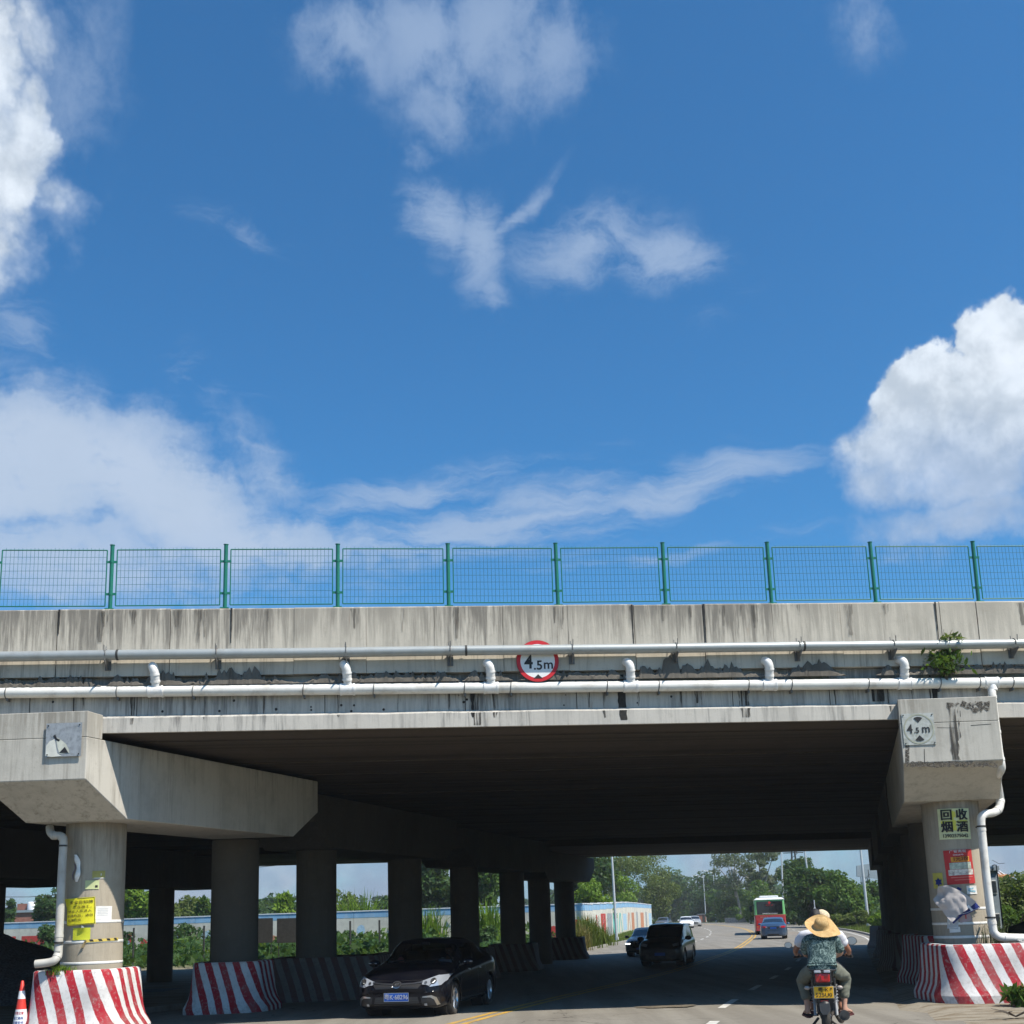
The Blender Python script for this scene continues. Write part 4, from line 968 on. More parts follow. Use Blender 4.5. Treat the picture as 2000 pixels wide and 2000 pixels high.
M_org = paper('orange_print', (.72, .30, .03)); M_pgr = mat('pale_green_print', (.50, .56, .46), .6, var=.3, vscale=14, dirt=(.18, .26, .20), dscale=16, damt=.8)
sheet('orange_panel', M_org, t, f, .34, .10, .03, .145, .005, R(1.5)); sheet('picture_panel', M_pgr, t, f, .40, .13, .02, .02, .006, R(1.5)); sheet('picture_panel', mat('cream_print', (.62, .60, .54), .6, var=.3, vscale=18, dirt=(.2, .1, .1), dscale=14, damt=.6), t, f, .46, .11, .015, -.105, .006, R(1.5))
sheet('lower_line', paper('pale_red_print', (.68, .25, .2)), t, f, .4, .012, .02, -.20, .006, R(1.5)); sheet('lower_line', paper('pale_red_print', (.68, .25, .2)), t, f, .3, .01, .03, -.25, .006, R(1.5))
put_text('lettering', '广安南街', .06, M_whitep, t, F2, .01, sx=1.3, center=(.0, .295)); put_text('lettering', '1252575', .035, M_whitep, t, F2, .01, sx=1.6, center=(.0, .232))
put_text('lettering', '1元2份', .095, mat('brown_print', (.22, .05, .02), .6), t, F2, .03, center=(.04, .15))
t, f = note('paper_notice', 'yellow note with a blue star-shaped blot beside the hanging cloth', 1832, 1720, .24, .30, paper('yellow_note', (.55, .50, .10)), col=RC); M_blue = mat('blue_cloth', (.012, .03, .20), .7, var=.2)
mb = MB(); mb.add([f(.02+.09*q_*math.cos(a), -.03+.09*q_*math.sin(a), .012) for a, q_ in [(math.pi*i/6, 1 if i % 2 else .6) for i in range(12)]], [tuple(range(12))]); mb.build('blue_blot', M_blue, t)
for i, (dx, dy, w, h) in enumerate(((.0, -.20, .05, .07), (.03, -.28, .04, .05), (-.0, -.35, .05, .05), (.05, -.44, .05, .08))): sheet('blue_mark', M_blue, t, f, w, h, dx, dy, .004, R(20*i), 3, 3)
t, f = note('paper_notice', 'white card with pale blue print right of the hanging cloth', 1898, 1738, .20, .16, M_tape, col=RC)
sheet('blue_print', mat('pale_blue_print', (.25, .50, .60), .6, var=.3, vscale=30), t, f, .14, .03, 0, -.02, .006, R(-8)); sheet('blue_print', mat('pale_blue_print', (.25, .50, .60), .6), t, f, .1, .02, -.01, .03, .006, R(10))
t, f = note('paper_notice', 'pale torn sheet under the hanging cloth', 1861, 1800, .21, .28, paper('pale_sheet', (.55, .58, .60)), col=RC, rot=R(-6)); sheet('blue_print', mat('pale_blue_print', (.25, .50, .60), .6), t, f, .12, .03, -.02, .02, .008, R(-10))
t, f = note('paper_notice', 'pinkish sheet with a red character low on the right column', 1884, 1790, .22, .20, paper('pink_sheet', (.50, .36, .34)), col=RC, rot=R(12)); put_text('lettering', '1', .14, M_redp, t, lambda a, b: f(a, b, .008), .02, center=(.02, 0))
t, f = note('paper_notice', 'white taped slip below the pale torn sheet on the right column', 1865, 1816, .20, .10, M_tape, col=RC, rot=R(3))
# the cloth: a crumpled off-white sheet with blue border hanging over a dark blue one
f = col_fn(*RC, 1862, 1756); cl = notice('hanging_cloth', 'crumpled off-white cloth with dark blue border and flap hung on the right column', 'cloth')
def clothpoly(name, pts, mt, o, amp, seed, sub=4, parent=cl):
    bm = bmesh.new(); vs = [bm.verts.new((x, y, 0)) for x, y in pts]; bm.faces.new(vs)
    bmesh.ops.triangulate(bm, faces=bm.faces); bmesh.ops.subdivide_edges(bm, edges=bm.edges, cuts=sub*2, use_grid_fill=True)
    for v in bm.verts:
        x, y = v.co.x, v.co.y; h = amp*(noise.noise(Vector((x*5, y*5, seed)))+.6*abs(noise.noise(Vector((x*9+y*4, y*3, seed+4))))+.4)
        v.co = f(x, y, o+max(0, h))
    bmesh.ops.recalc_face_normals(bm, faces=bm.faces)
    me = bpy.data.meshes.new(name); bm.to_mesh(me); bm.free()
    for p in me.polygons: p.use_smooth = True
    return link(name, me, mt, parent)
M_cloth = mat('off_white_cloth', (.50, .46, .44), .8, var=.08, vscale=4)
clothpoly('blue_flap', [(-.12, -.22), (.14, -.05), (.32, .0), (.47, -.18), (.20, -.30), (-.02, -.34)], M_blue, .03, .02, 3)
clothpoly('blue_border', [(-.315, .0), (-.20, .26), (-.18, .22), (-.02, -.42), (.28, -.13), (.40, -.06), (.38, -.09), (-.03, -.47), (-.30, -.07)], M_blue, .05, .01, 4, 1)
clothpoly('sheet', [(-.30, .0), (-.20, .25), (-.05, .27), (.14, .15), (.28, .02), (.38, -.07), (.22, -.20), (.06, -.32), (-.03, -.45), (-.15, -.28), (-.22, -.12)], M_cloth, .06, .11, 1, 5)
mb = MB(); mb.add([f(.17, -.20, .11), f(.24, -.12, .11), f(.31, -.22, .10), f(.27, -.24, .1), f(.24, -.17, .112), f(.2, -.21, .112)], [(0, 1, 2, 3, 4, 5)]); mb.build('printed_mark', M_whitep, cl)
mb = MB(); mb.tube([f(.33, -.02, .08), f(.44, -.17, .08), f(.2, -.27, .08), f(-.0, -.31, .07)], .004, 5); mb.build('piping', M_whitep, cl)

# ------------------------------------------------------------------ traffic cone
c = at(40, 1997, 21.9); c.z = gz(c.y)
cone = thing('traffic_cone', 'red and white banded traffic cone left of the striped barrier', 'traffic cone', c)
M_coner = mat('cone_red', (.62, .045, .03), .45, var=.08); M_conew = mat('cone_white', (.72, .74, .76), .45, var=.06); HC = 1.04
def cr(z): return .022+(.165-.022)*(1-z/HC)
mb = MB(); mb.lathe([(cr(z), z) for z in (.03, .25, .5, .8, HC-.01)]+[(.012, HC), (0, HC)], seg=28); mb.build('body', M_coner, cone)
mb = MB(); mb.box((0, 0, .02), (.42, .42, .04)); o = mb.build('base', mat('cone_base_rubber', (.20, .20, .20), .8, var=.2), cone); bevel(o, .012)
for z0, z1 in ((.72, .86), (.23, .54), (.04, .10)):
    mb = MB(); mb.lathe([(cr(z0)+.003, z0), (cr(z1)+.003, z1)], seg=28); mb.build('white_band', M_conew, cone)
f = lambda x, y, o=.005: (lambda a: Vector(((cr(y)+o)*math.cos(a), (cr(y)+o)*math.sin(a), y)))(-math.pi/2+x/cr(y)-.02)
put_text('lettering', '东莞交警', .055, M_redp, cone, lambda x, y: f(x, y), .01, sx=.8, center=(0, .47)); put_text('lettering', '施工路段', .05, mat('blue_print', (.03, .08, .30), .6), cone, lambda x, y: f(x, y), .02, sx=.9, center=(0, .385)); put_text('lettering', '注意安全', .05, mat('blue_print', (.03, .08, .30), .6), cone, lambda x, y: f(x, y), .02, sx=1.0, center=(0, .31))

# ------------------------------------------------------------------ vegetation
def leaf_mat(name, c1, c2, trans=.35):
    mt = bpy.data.materials.new(name); mt.use_nodes = True; T = NT(mt.node_tree)
    g = T.n('ShaderNodeNewGeometry'); rnd = g.outputs['Random Per Island']
    nz = T.noise(g.outputs['Position'], .5, 3, .5)
    base = T.mix(T.m('ADD', T.m('MULTIPLY', rnd, .6), T.mr(nz, .3, .7, 0, .4)), c1, c2)
    b = T.n('ShaderNodeBsdfPrincipled', {'Base Color': base, 'Roughness': .55, 'Specular IOR Level': .25})
    tr = T.n('ShaderNodeBsdfTranslucent', {'Color': T.mix(.5, base, (.20, .30, .02))})
    mx = T.n('ShaderNodeMixShader', {0: trans}); T.t.links.new(b.outputs[0], mx.inputs[1]); T.t.links.new(tr.outputs[0], mx.inputs[2])
    T.n('ShaderNodeOutputMaterial', {0: mx.outputs[0]}); return mt
L_dark = leaf_mat('dark_leaves', (0.020, 0.051, 0.014), (0.051, 0.109, 0.026))
L_mid = leaf_mat('mid_leaves', (0.043, 0.094, 0.014), (0.094, 0.174, 0.026))
L_lime = leaf_mat('lime_leaves', (0.087, 0.174, 0.012), (0.174, 0.275, 0.022))
L_olive = leaf_mat('olive_leaves', (0.072, 0.109, 0.026), (0.145, 0.181, 0.043))
L_grey = leaf_mat('grey_green_leaves', (0.058, 0.087, 0.043), (0.131, 0.160, 0.080))
L_grass = leaf_mat('grass_blades', (.06, .10, .015), (.15, .18, .04))
L_dry = leaf_mat('dry_grass_blades', (.14, .12, .04), (.22, .18, .07))
M_bark = mat('bark', (.11, .09, .07), .9, var=.3, bump=.4)
M_barkl = mat('pale_bark', (.26, .24, .20), .9, var=.3)

def leaf_cloud(pts, nrm, size, rs, droop=.0, asp=1.6):
    """many small two-triangle leaves at given points"""
    n = len(pts); q = rs.normal(size=(n, 3)); nn = nrm*.7+q*.6+np.array([0, 0, .35]); nn /= np.linalg.norm(nn, axis=1)[:, None]
    a = rs.normal(size=(n, 3)); a -= (a*nn).sum(1)[:, None]*nn; a /= np.linalg.norm(a, axis=1)[:, None]+1e-9
    a[:, 2] -= droop; a /= np.linalg.norm(a, axis=1)[:, None]
    b = np.cross(nn, a); s = size*rs.uniform(.55, 1.3, n)[:, None]
    v = np.stack([pts-a*s*.5*asp, pts+b*s*.38, pts+a*s*.5*asp, pts-b*s*.38], 1).reshape(-1, 3)
    f = np.arange(4*n).reshape(-1, 4); return v, f
def np_mesh(name, v, f):
    me = bpy.data.meshes.new(name); me.vertices.add(len(v)); me.vertices.foreach_set('co', v.astype(np.float32).ravel())
    me.loops.add(len(f)*4); me.loops.foreach_set('vertex_index', f.astype(np.int32).ravel())
    me.polygons.add(len(f)); me.polygons.foreach_set('loop_start', np.arange(0, len(f)*4, 4, dtype=np.int32)); me.polygons.foreach_set('loop_total', np.full(len(f), 4, dtype=np.int32))
    me.update(calc_edges=True); me.validate(); return me
def clumps(center, rx, ry, rz, k, rs, low=-.8, sz=(.28, .5)):
    out = []
    for i in range(k):
        d = rs.normal(size=3); d /= np.linalg.norm(d); d[2] = max(d[2], low); r = rs.uniform(.35, .92)
        out.append((np.array(center)+d*r*np.array([rx, ry, rz]), rs.uniform(*sz)*min(rx, rz)))
    return out
def crown_pts(cl, n, rs, flat=.75, fill=.25):
    P = []; N = []; w = np.array([c[1]**2 for c in cl]); w /= w.sum(); idx = rs.choice(len(cl), n, p=w)
    C = np.array([c[0] for c in cl])[idx]; Rr = np.array([c[1] for c in cl])[idx]
    d = rs.normal(size=(n, 3)); d /= np.linalg.norm(d, axis=1)[:, None]
    rad = np.where(rs.random(n) < fill, rs.random(n)**.5, rs.uniform(.82, 1.08, n))
    P = C+d*(Rr*rad)[:, None]*np.array([1, 1, flat]); return P, d
TREE_N = [0]
def tree(name, label, px, d, ytop, wpx, mt, cat='tree', base=None, n=4600, leaf=.34, trunk=.22, k=16, shape=1.0, bark=None, group=None, lowc=.28, sz=(.34, .62), fill=.42, droop=0, seed=None, limbs=5):
    TREE_N[0] += 1; rs = np.random.default_rng(seed or 100+TREE_N[0])
    g = at(px, 1800, d); gx, gy = g.x, g.y; z0 = gz(gy) if base is None else base; top = at(px, ytop, gy).z; w = wpx/FPX*gy/2; H = top-z0
    root = thing(name, label, cat, (gx, gy, z0), 0, group); ch = H*(1-lowc); cz = H*lowc+ch/2
    cl = clumps((0, 0, cz), w*.72, w*.72, ch*.36*shape, k, rs, sz=sz)
    P, N = crown_pts(cl, n, rs, fill=fill)
    zlo, zhi = np.percentile(P[:, 2], (.5, 99.7)); zn = np.clip((P[:, 2]-zlo)/(zhi-zlo), -.05, 1.03); P[:, 2] = H*lowc+zn*(H-H*lowc)
    xr = np.percentile(np.abs(P[:, 0]), 98); P[:, :2] *= w/xr
    cl = [(np.array([c[0]*w/xr, c[1]*w/xr, H*lowc+(c[2]-zlo)/(zhi-zlo)*(H-H*lowc)]), r) for c, r in cl]
    v, f = leaf_cloud(P, N, leaf, rs, droop)
    link('crown', np_mesh('crown', v, f), mt, root)
    mb = MB(); lean = rs.normal()*.04*H; mid = H*(lowc+.15)
    pth = smooth_path([(0, 0, -.3), (lean*.3, 0, mid*.5), (lean, lean*.3, mid), (lean*1.2, lean*.4, H*.75)], 4)
    mb.tube(pth, [trunk*(1-.75*i/(len(pth)-1)) for i in range(len(pth))], 8)
    for c, r in cl[:limbs]:
        s_ = Vector((lean, lean*.3, mid*rs.uniform(.7, 1.15))); e = Vector(tuple(c)); m_ = (s_+e)/2+Vector((0, 0, .12*H*rs.uniform(0, .6)))
        mb.tube(smooth_path([s_, m_, e], 4), [trunk*.5*(1-.8*i/8) for i in range(9)], 6)
    mb.build('trunk', bark or M_bark, root); return root
def bush(label, px, d, ytop, wpx, mt, n=1800, leaf=.25, name='bush', cat='bush', z0=None, seed=None, group=None, k=9):
    TREE_N[0] += 1; rs = np.random.default_rng(seed or 500+TREE_N[0]); g = at(px, 1800, d); z = gz(g.y) if z0 is None else z0
    top = at(px, ytop, g.y).z; w = wpx/FPX*g.y/2; H = max(.3, top-z); root = thing(name, label, cat, (g.x, g.y, z), 0, group)
    cl = clumps((0, 0, H*.5), w*.75, min(w*.75, 2.0), H*.42, k, rs, sz=(.3, .55)); cl = [(c, min(r, H*.5)) for c, r in cl]
    P, N = crown_pts(cl, n, rs, flat=.8, fill=.3); P[:, 2] = np.clip(P[:, 2], .02, H*1.02); v, f = leaf_cloud(P, N, leaf, rs); link('foliage', np_mesh('foliage', v, f), mt, root)
    mb = MB()
    for i in range(4): a = rs.uniform(0, 6.28); mb.tube([(0, 0, -.1), (w*.3*math.cos(a), .3*math.sin(a), H*.6)], .03, 5)
    mb.build('stem', M_bark, root); return root
def blades(pts, h, w, rs, lean=.35):
    n = len(pts); a = rs.uniform(0, 2*np.pi, n); d = np.stack([np.cos(a), np.sin(a), np.zeros(n)], 1); l = rs.uniform(.0, lean, n)[:, None]; hh = h*rs.uniform(.5, 1.1, n)[:, None]
    up = np.array([0, 0, 1.0]); s = np.stack([-np.sin(a), np.cos(a), np.zeros(n)], 1)*w
    p0 = pts-s; p1 = pts+s; m = pts+up*hh*.6+d*l*hh*.4; t = pts+up*hh*(1-.3*l)+d*l*hh*1.2
    v = np.stack([p0, p1, m+s*.8, m-s*.8, m-s*.8, m+s*.8, t+s*.15, t-s*.15], 1).reshape(-1, 3); return v, np.arange(8*n).reshape(-1, 4)
def tall_grass(label, px, d, ytop, wpx, mt, n=500, w=.03, name='tall_grass', cat='grass clump', seed=None, dy=1.0, z0=None, lean=.5):
    TREE_N[0] += 1; rs = np.random.default_rng(seed or 900+TREE_N[0]); g = at(px, 1800, d); z = gz(g.y) if z0 is None else z0; H = at(px, ytop, g.y).z-z; W = wpx/FPX*g.y/2
    pts = np.stack([rs.normal(0, W*.5, n), rs.normal(0, dy*.5, n), np.full(n, -.03)], 1); v, f = blades(pts, H/1.02, w, rs, lean)
    root = thing(name, label, cat, (g.x, g.y, z)); link('blades', np_mesh('blades', v, f), mt, root); return root

# ground cover: verges (nobody could count the blades)
def verge(name, pts_fn, n, h, mt, seed):
    rs = np.random.default_rng(seed); p = np.array([pts_fn(rs) for _ in range(n)]); v, f = blades(p, h, .018, rs, .6)
    return tag(link(name, np_mesh(name, v, f), mt), kind='stuff')
def vl(rs):
    Y = rs.uniform(76, 150); o = -9.8-abs(rs.normal(0, 2.6)); x = xc(Y)+o; return (x, Y, gz(Y))
def vr(rs):
    Y = rs.uniform(84, 160); o = 9.0+abs(rs.normal(0, 6)); x = xc(Y)+o; return (x, Y, gz(Y))
verge('verge_grass', vl, 9000, .22, L_grass, 5); verge('verge_grass', vr, 14000, .30, L_grass, 6)

rs = np.random.default_rng(31); nn_ = 9000
P = np.stack([rs.uniform(-72, 2, nn_), np.zeros(nn_), np.zeros(nn_)], 1); P[:, 1] = 117.2-(P[:, 0]+75)*21/80.2-rs.uniform(.3, 9, nn_)
hh = np.array([max(0, .35+.9*noise.noise(Vector((x*.16, y*.2, 0)))) for x, y in P[:, :2]]); P[:, 2] = rs.random(nn_)*hh*1.9+gz(100)
v, f = leaf_cloud(P, rs.normal(size=(nn_, 3)), .34, rs); tag(link('undergrowth', np_mesh('undergrowth', v, f), L_mid), kind='stuff')
rs = np.random.default_rng(35); nn_ = 16000; P = np.stack([rs.uniform(-62, 3.0, nn_), rs.uniform(67.5, 99, nn_), np.zeros(nn_)], 1); P[:, 0] -= (P[:, 1] < 84)*1.5
hh = np.array([max(.12, .5+1.1*noise.noise(Vector((x*.13, y*.16, 4)))) for x, y in P[:, :2]]); P[:, 2] = rs.random(nn_)*hh*1.5-.15
v, f = leaf_cloud(P, rs.normal(size=(nn_, 3)), .30, rs); tag(link('waste_ground_weeds', np_mesh('waste_ground_weeds', v, f), L_dark), kind='stuff')
rs = np.random.default_rng(32); nn_ = 12000; aa = rs.uniform(0, 1, nn_); YY = 105+aa*190; P = np.stack([np.array([xc(float(y_)) for y_ in YY])+12.5+rs.uniform(0, 8, nn_), YY, rs.random(nn_)**1.2*2.6], 1)
v, f = leaf_cloud(P, rs.normal(size=(nn_, 3)), .4, rs); tag(link('roadside_scrub', np_mesh('roadside_scrub', v, f), L_dark), kind='stuff')
# ------------------------------------------------------------------ painted boundary wall
M_wcream = mat('painted_wall_cream', (.62, .60, .52), .75, var=.1, vscale=.7, dirt=(.40, .38, .33), dscale=1.2, damt=.5)
M_wblue = mat('painted_wall_sky_blue', (.22, .42, .62), .7, var=.12, vscale=.8, dirt=(.5, .55, .6), dscale=1.5, damt=.4)
M_coping = mat('wall_coping', (.66, .68, .70), .7, var=.08); M_wred = mat('mural_red', (.50, .05, .04), .7, var=.15); M_wteal = mat('mural_teal', (.12, .48, .42), .7, var=.15)
M_worg = mat('mural_orange', (.50, .22, .12), .7, var=.2); M_wgrey = mat('mural_grey', (.30, .32, .34), .7, var=.3); M_wlb = mat('mural_light_blue', (.38, .55, .68), .7, var=.15)
wall = thing('painted_wall', 'long boundary wall with sky-blue top band and coloured mural panels beyond the underpass', 'wall', (0, 98, 0))
wl = Vector((0, 98, 0))
def wpt(u):   # plan of the wall: left run, corner, run along the road
    A, B, Cc = Vector((-75, 118)), Vector((5.2, 97)), Vector((20.3, 185))
    L1 = (B-A).length
    return (A+(B-A)*(u/L1), (B-A).normalized()) if u < L1 else (B+(Cc-B).normalized()*(u-L1), (Cc-B).normalized())
L1 = (Vector((5.2, 97))-Vector((-75, 118))).length
def wpanel(u0, u1, bodies, zb=0.0, top=3.1):
    a, _ = wpt(u0+1e-4); b, _ = wpt(u1-1e-3); dv = (b-a).normalized(); X = Vector((dv.x, dv.y, 0)); N_ = Vector((dv.y, -dv.x, 0)); A = Vector((a.x, a.y, gz(a.y)+zb))-wl; L = (b-a).length
    mb = MB(); mb.box(A+X*(L/2)+Vector((0, 0, (top-.62)/2)), (L-.03, .16, top-.62), X, N_); o = mb.build('wall_panel', M_wcream, wall)
    mb = MB(); mb.box(A+X*(L/2)+Vector((0, 0, top-.36)), (L-.03, .18, .50), X, N_); mb.build('blue_band', M_wblue, o)
    mb = MB(); mb.box(A+X*(L/2)+Vector((0, 0, top-.06)), (L-.01, .26, .09), X, N_); mb.build('coping', M_coping, o)
    for pts, m_ in bodies:
        mb = MB(); mb.add([A+X*(x*L)+N_*.085+Vector((0, 0, z)) for x, z in pts], [tuple(range(len(pts)))]); mb.build('mural_motif', m_, o)
q = random.Random(21)
def bar(x0, x1, z0=.15, z1=2.2): return [(x0, z0), (x1, z0), (x1, z1), (x0, z1)]
def blobp(cx, cz, rx, rz, n=9): return [(cx+rx*math.cos(2*math.pi*i/n)*q.uniform(.6, 1.1), cz+rz*math.sin(2*math.pi*i/n)*q.uniform(.6, 1.1)) for i in range(n)]
def zig(x0, x1, z0, z1, w): return [(x0, z0), (x0+w, z0), ((x0+x1)/2+w/2, z1-.2), (x1-w, z0), (x1, z0), ((x0+x1)/2+w, z1), ((x0+x1)/2-w, z1)]
u = 0
while u < L1-1:
    k = q.random(); bo = []
    if k < .45: bo.append((blobp(q.uniform(.2, .8), q.uniform(.8, 1.7), .22, .55), q.choice([M_wred, M_wteal, M_wlb, M_worg])))
    if k > .3: bo.append((blobp(q.uniform(.2, .8), q.uniform(.8, 1.7), .15, .5), q.choice([M_wlb, M_wgrey, M_wred])))
    if k > .75: bo.append((bar(.1, .9, .9, 1.8), M_wred))
    for i in range(6): bo.append(([(.08+.16*i, 2.56), (.16+.16*i, 2.56), (.12+.16*i, 2.85)], M_coping)) if False else None
    wpanel(u, min(u+3.0, L1), bo); u += 3.0
sp = [([(blobp(.3, 1.6, .16, .5), M_worg), (blobp(.75, 1.2, .14, .7), M_wgrey)]), ([(zig(.2, .8, .2, 2.1, .06), M_wred), (blobp(.5, .9, .15, .5), M_wgrey)]), ([(bar(.1, .85), M_wred)]),
      ([(bar(.1, .9), M_wgrey)]), ([(bar(.08, .92), M_wteal)]), ([(zig(.1, .9, .2, 2.2, .12), M_wteal)]), ([(bar(.1, .9, .3, 2.1), M_wlb)]), ([(zig(.1, .9, .2, 2.2, .1), M_worg)]), ([(bar(.15, .85), M_worg)]), ([(bar(.3, .6, .2, 2.3), M_wgrey)])]
i = 0; u = L1; L2 = (Vector((20.3, 185))-Vector((5.2, 97))).length
while u < L1+L2-1:
    st = 6.0 if i < 9 else 9.0; bo = [([(x, z) for x, z in p], m_) for p, m_ in sp[min(i, 9) if i < 10 else 6+i % 4]]
    wpanel(u, min(u+st, L1+L2), bo, top=3.1+.35*min(1, (u-L1)/40)); u += st; i += 1
# small writing on the red panel
a, dv2 = wpt(L1+12.0+2.9); X = Vector((dv2.x, dv2.y, 0)); N_ = Vector((dv2.y, -dv2.x, 0))
put_text('lettering', '文\n明\n出\n行', .42, M_coping, wall, lambda x, y: Vector((a.x, a.y, 1.15))-wl+X*x*1.8+N_*.10+Vector((0, 0, y)), .01)
# blue water tank and roof behind the wall
c = at(1174, 1763, 140); t = thing('blue_shed', 'pair of bright blue plastic tanks and low blue roof behind the painted wall', 'shed', (c.x, c.y, 0))
M_bt = mat('blue_tank', (.03, .17, .48), .5, var=.1)
z_ = at(1172, 1762, 140).z; mb = MB(); mb.box((-4.6, 0, z_/2-.1), (9, 4, z_-.2)); mb.build('building', M_wcream, t); mb = MB(); mb.box((-4.6, 0, z_-.16), (9.6, 4.4, .1)); mb.build('roof', M_wlb, t)
for dx, w_, h_ in ((-1.2, 2.0, .6), (.0, 1.3, .85)): mb = MB(); mb.box((dx, 0, z_-.1+h_/2), (w_, 1.2, h_)); o = mb.build('tank', M_bt, t); bevel(o, .06)

# ------------------------------------------------------------------ street lamps
M_pole = mat('galvanised_lamp_pole', (.55, .57, .58), .45, .3, var=.05)
def lamp(label, px, ybase, d, H, arm=None, lean=0, r=.11, mt=None, head=.45):
    g = at(px, 1800, d); root = thing('street_lamp', label, 'street lamp', (g.x, g.y, gz(g.y))); mt = mt or M_pole
    mb = MB(); mb.tube([(0, 0, 0), (lean*.5*H, 0, H*.5), (lean*H, 0, H)], [r, r*.8, r*.55], 12); mb.tube([(0, 0, 0), (0, 0, .35)], r*1.5, 12); mb.build('pole', mt, root)
    for ax in (arm or []):
        mb = MB(); x0 = lean*H; z0 = H*.93; p = smooth_path([(x0, 0, z0), (x0+ax*.5, 0, z0+.35), (x0+ax, 0, z0+.55)], 5); mb.tube(p, r*.4, 8); o = mb.build('arm', mt, root)
        mb = MB(); e = p[-1]; mb.box(e+Vector((math.copysign(head*.5, ax), 0, .02)), (head*1.3, .2, .09)); h_ = mb.build('lamp_head', mt, o); bevel(h_, .03)
    return root
lamp('white street lamp pole in front of the painted wall, top hidden by bridge', 1203, 1835, 95, 10.5, [1.8], -.012)
lamp('slender street lamp with curved arm reaching left, nearer of the far pair', 1399, 1812, 236, 10.3, [-1.9])
lamp('slender street lamp with curved arm, farther of the pair', 1379, 1811, 256, 10.0, [-1.9], r=.12)
lamp('short pale street lamp beside the white far house', 1309, 1804, 284, 8.5, [], r=.17)
lamp('tall white lamp pole on the grass verge by the right edge of the far opening', 1696, 1810, 122, 11, [-1.8], -.02, r=.16)
lamp('tall leaning lamp pole rising behind the red bus', 1531, 1810, 152, 12.5, [-1.5, 1.2], .035, r=.13)
lamp('tall lamp pole rising out of dark trees right of the bus', 1590, 1810, 130, 11.5, [1.6], -.05, r=.13)
lm = lamp('thin dark street lamp with round white head behind the downpipe at right', 1958, 1800, 70, 4.4, [], r=.05, mt=M_dark)
mb = MB(); mb.tube([(0, 0, 4.4), (-.12, 0, 4.42), (-.26, 0, 4.36)], .03, 6); o = mb.build('arm', M_dark, lm); mb = MB(); mb.ball((-.27, 0, 4.22), (.1, .1, .13)); mb.build('lamp_head', M_whitep, o)

# ------------------------------------------------------------------ trees (through the openings, left to right)
tree('broadleaf_tree', 'green broadleaf tree rising left of the pipe, seen through the leftmost opening', 108, 122, 1728, 72, L_dark, k=22, n=4500, lowc=.15)
tree('broadleaf_tree', 'low dark tree beside the red brick house at the left edge', 8, 135, 1758, 46, L_dark, n=2600, lowc=.1)
tree('broadleaf_tree', 'sunlit lime-green tree right of the nearest left column', 258, 112, 1722, 84, L_lime, n=5200, lowc=.1, k=20)
tree('broadleaf_tree', 'dark green tree against the shaded outer pier', 305, 128, 1735, 60, L_mid, n=3500, lowc=.1)
tree('broadleaf_tree', 'olive green tree in the opening left of the second column', 362, 125, 1752, 70, L_olive, n=4200, lowc=.1)
tree('palm_like_tree', 'small spiky tree touching the second left column', 402, 118, 1756, 36, L_mid, n=1800, lowc=.3, leaf=.5, droop=.8)
for i, (px, y, w) in enumerate(((500, 1758, 70), (548, 1748, 80), (596, 1745, 76))):
    tree('broadleaf_tree', ['dark rounded tree just right of the second column', 'dark round-headed tree in the middle of the second opening', 'dark tree left of the third column'][i], px, 165+5*i, y, w, L_dark, n=4200, lowc=.05, leaf=.4)
tree('banana_plant', 'yellow-green spiky plant standing before dark trees in the second opening', 559, 120, 1752, 26, L_lime, n=500, lowc=.1, leaf=.9, droop=.9, k=6, cat='plant')
tree('broadleaf_tree', 'pale green tree behind the reeds', 672, 150, 1740, 60, L_olive, n=3000, lowc=.1)
tree('broadleaf_tree', 'dark green tree at the right of the reed opening', 748, 150, 1752, 60, L_dark, n=3000, lowc=.1)
tree('tall_tree', 'tall dark tree filling the narrow opening right of the fourth column', 848, 118, 1650, 90, L_dark, n=7000, lowc=.05, k=26)
tree('tall_tree', 'tall mid-green tree seen in the sixth opening', 950, 115, 1640, 90, L_mid, n=7000, lowc=.05, k=26)
tree('creeper_tree', 'low bright green creeper-covered tree behind the wall corner', 1150, 122, 1718, 90, L_lime, n=6500, lowc=.02, k=22, leaf=.26)
tree('tall_tree', 'tall dark tree at the left side of the far opening', 1140, 132, 1640, 110, L_dark, n=8000, lowc=.1, k=24)
tree('acacia_tree', 'broad feathery olive-green tree leaning over the painted wall', 1215, 176, 1650, 150, L_olive, n=15000, leaf=.22, lowc=.25, k=34, sz=(.2, .38), fill=.35)
tree('acacia_tree', 'lower feathery spur of foliage at the end of the painted wall', 1292, 192, 1692, 70, L_olive, n=6500, leaf=.25, lowc=.1, k=18)
tree('broadleaf_tree', 'lime-green tree just right of the mural lamp pole', 1215, 166, 1705, 60, L_lime, n=4500, leaf=.26, lowc=.05, k=16)
tree('broadleaf_tree', 'hazy dark tree mass behind the far white house', 1340, 285, 1697, 110, L_dark, n=7500, leaf=.5, lowc=.02, k=24)
tree('broadleaf_tree', 'hazy dark tree behind the pair of far street lamps', 1395, 262, 1702, 90, L_dark, n=7000, leaf=.5, lowc=.02, k=20)
tree('broadleaf_tree', 'grey-green tree left of the sparse eucalyptus', 1432, 232, 1725, 80, L_mid, n=6000, leaf=.4, lowc=.02, k=20)
tree('eucalyptus_tree', 'tall open-crowned tree with bare limbs against the sky left of the bus', 1448, 222, 1662, 100, L_grey, n=5200, leaf=.3, lowc=.35, k=26, sz=(.14, .26), fill=.4, bark=M_barkl, limbs=12, trunk=.3)
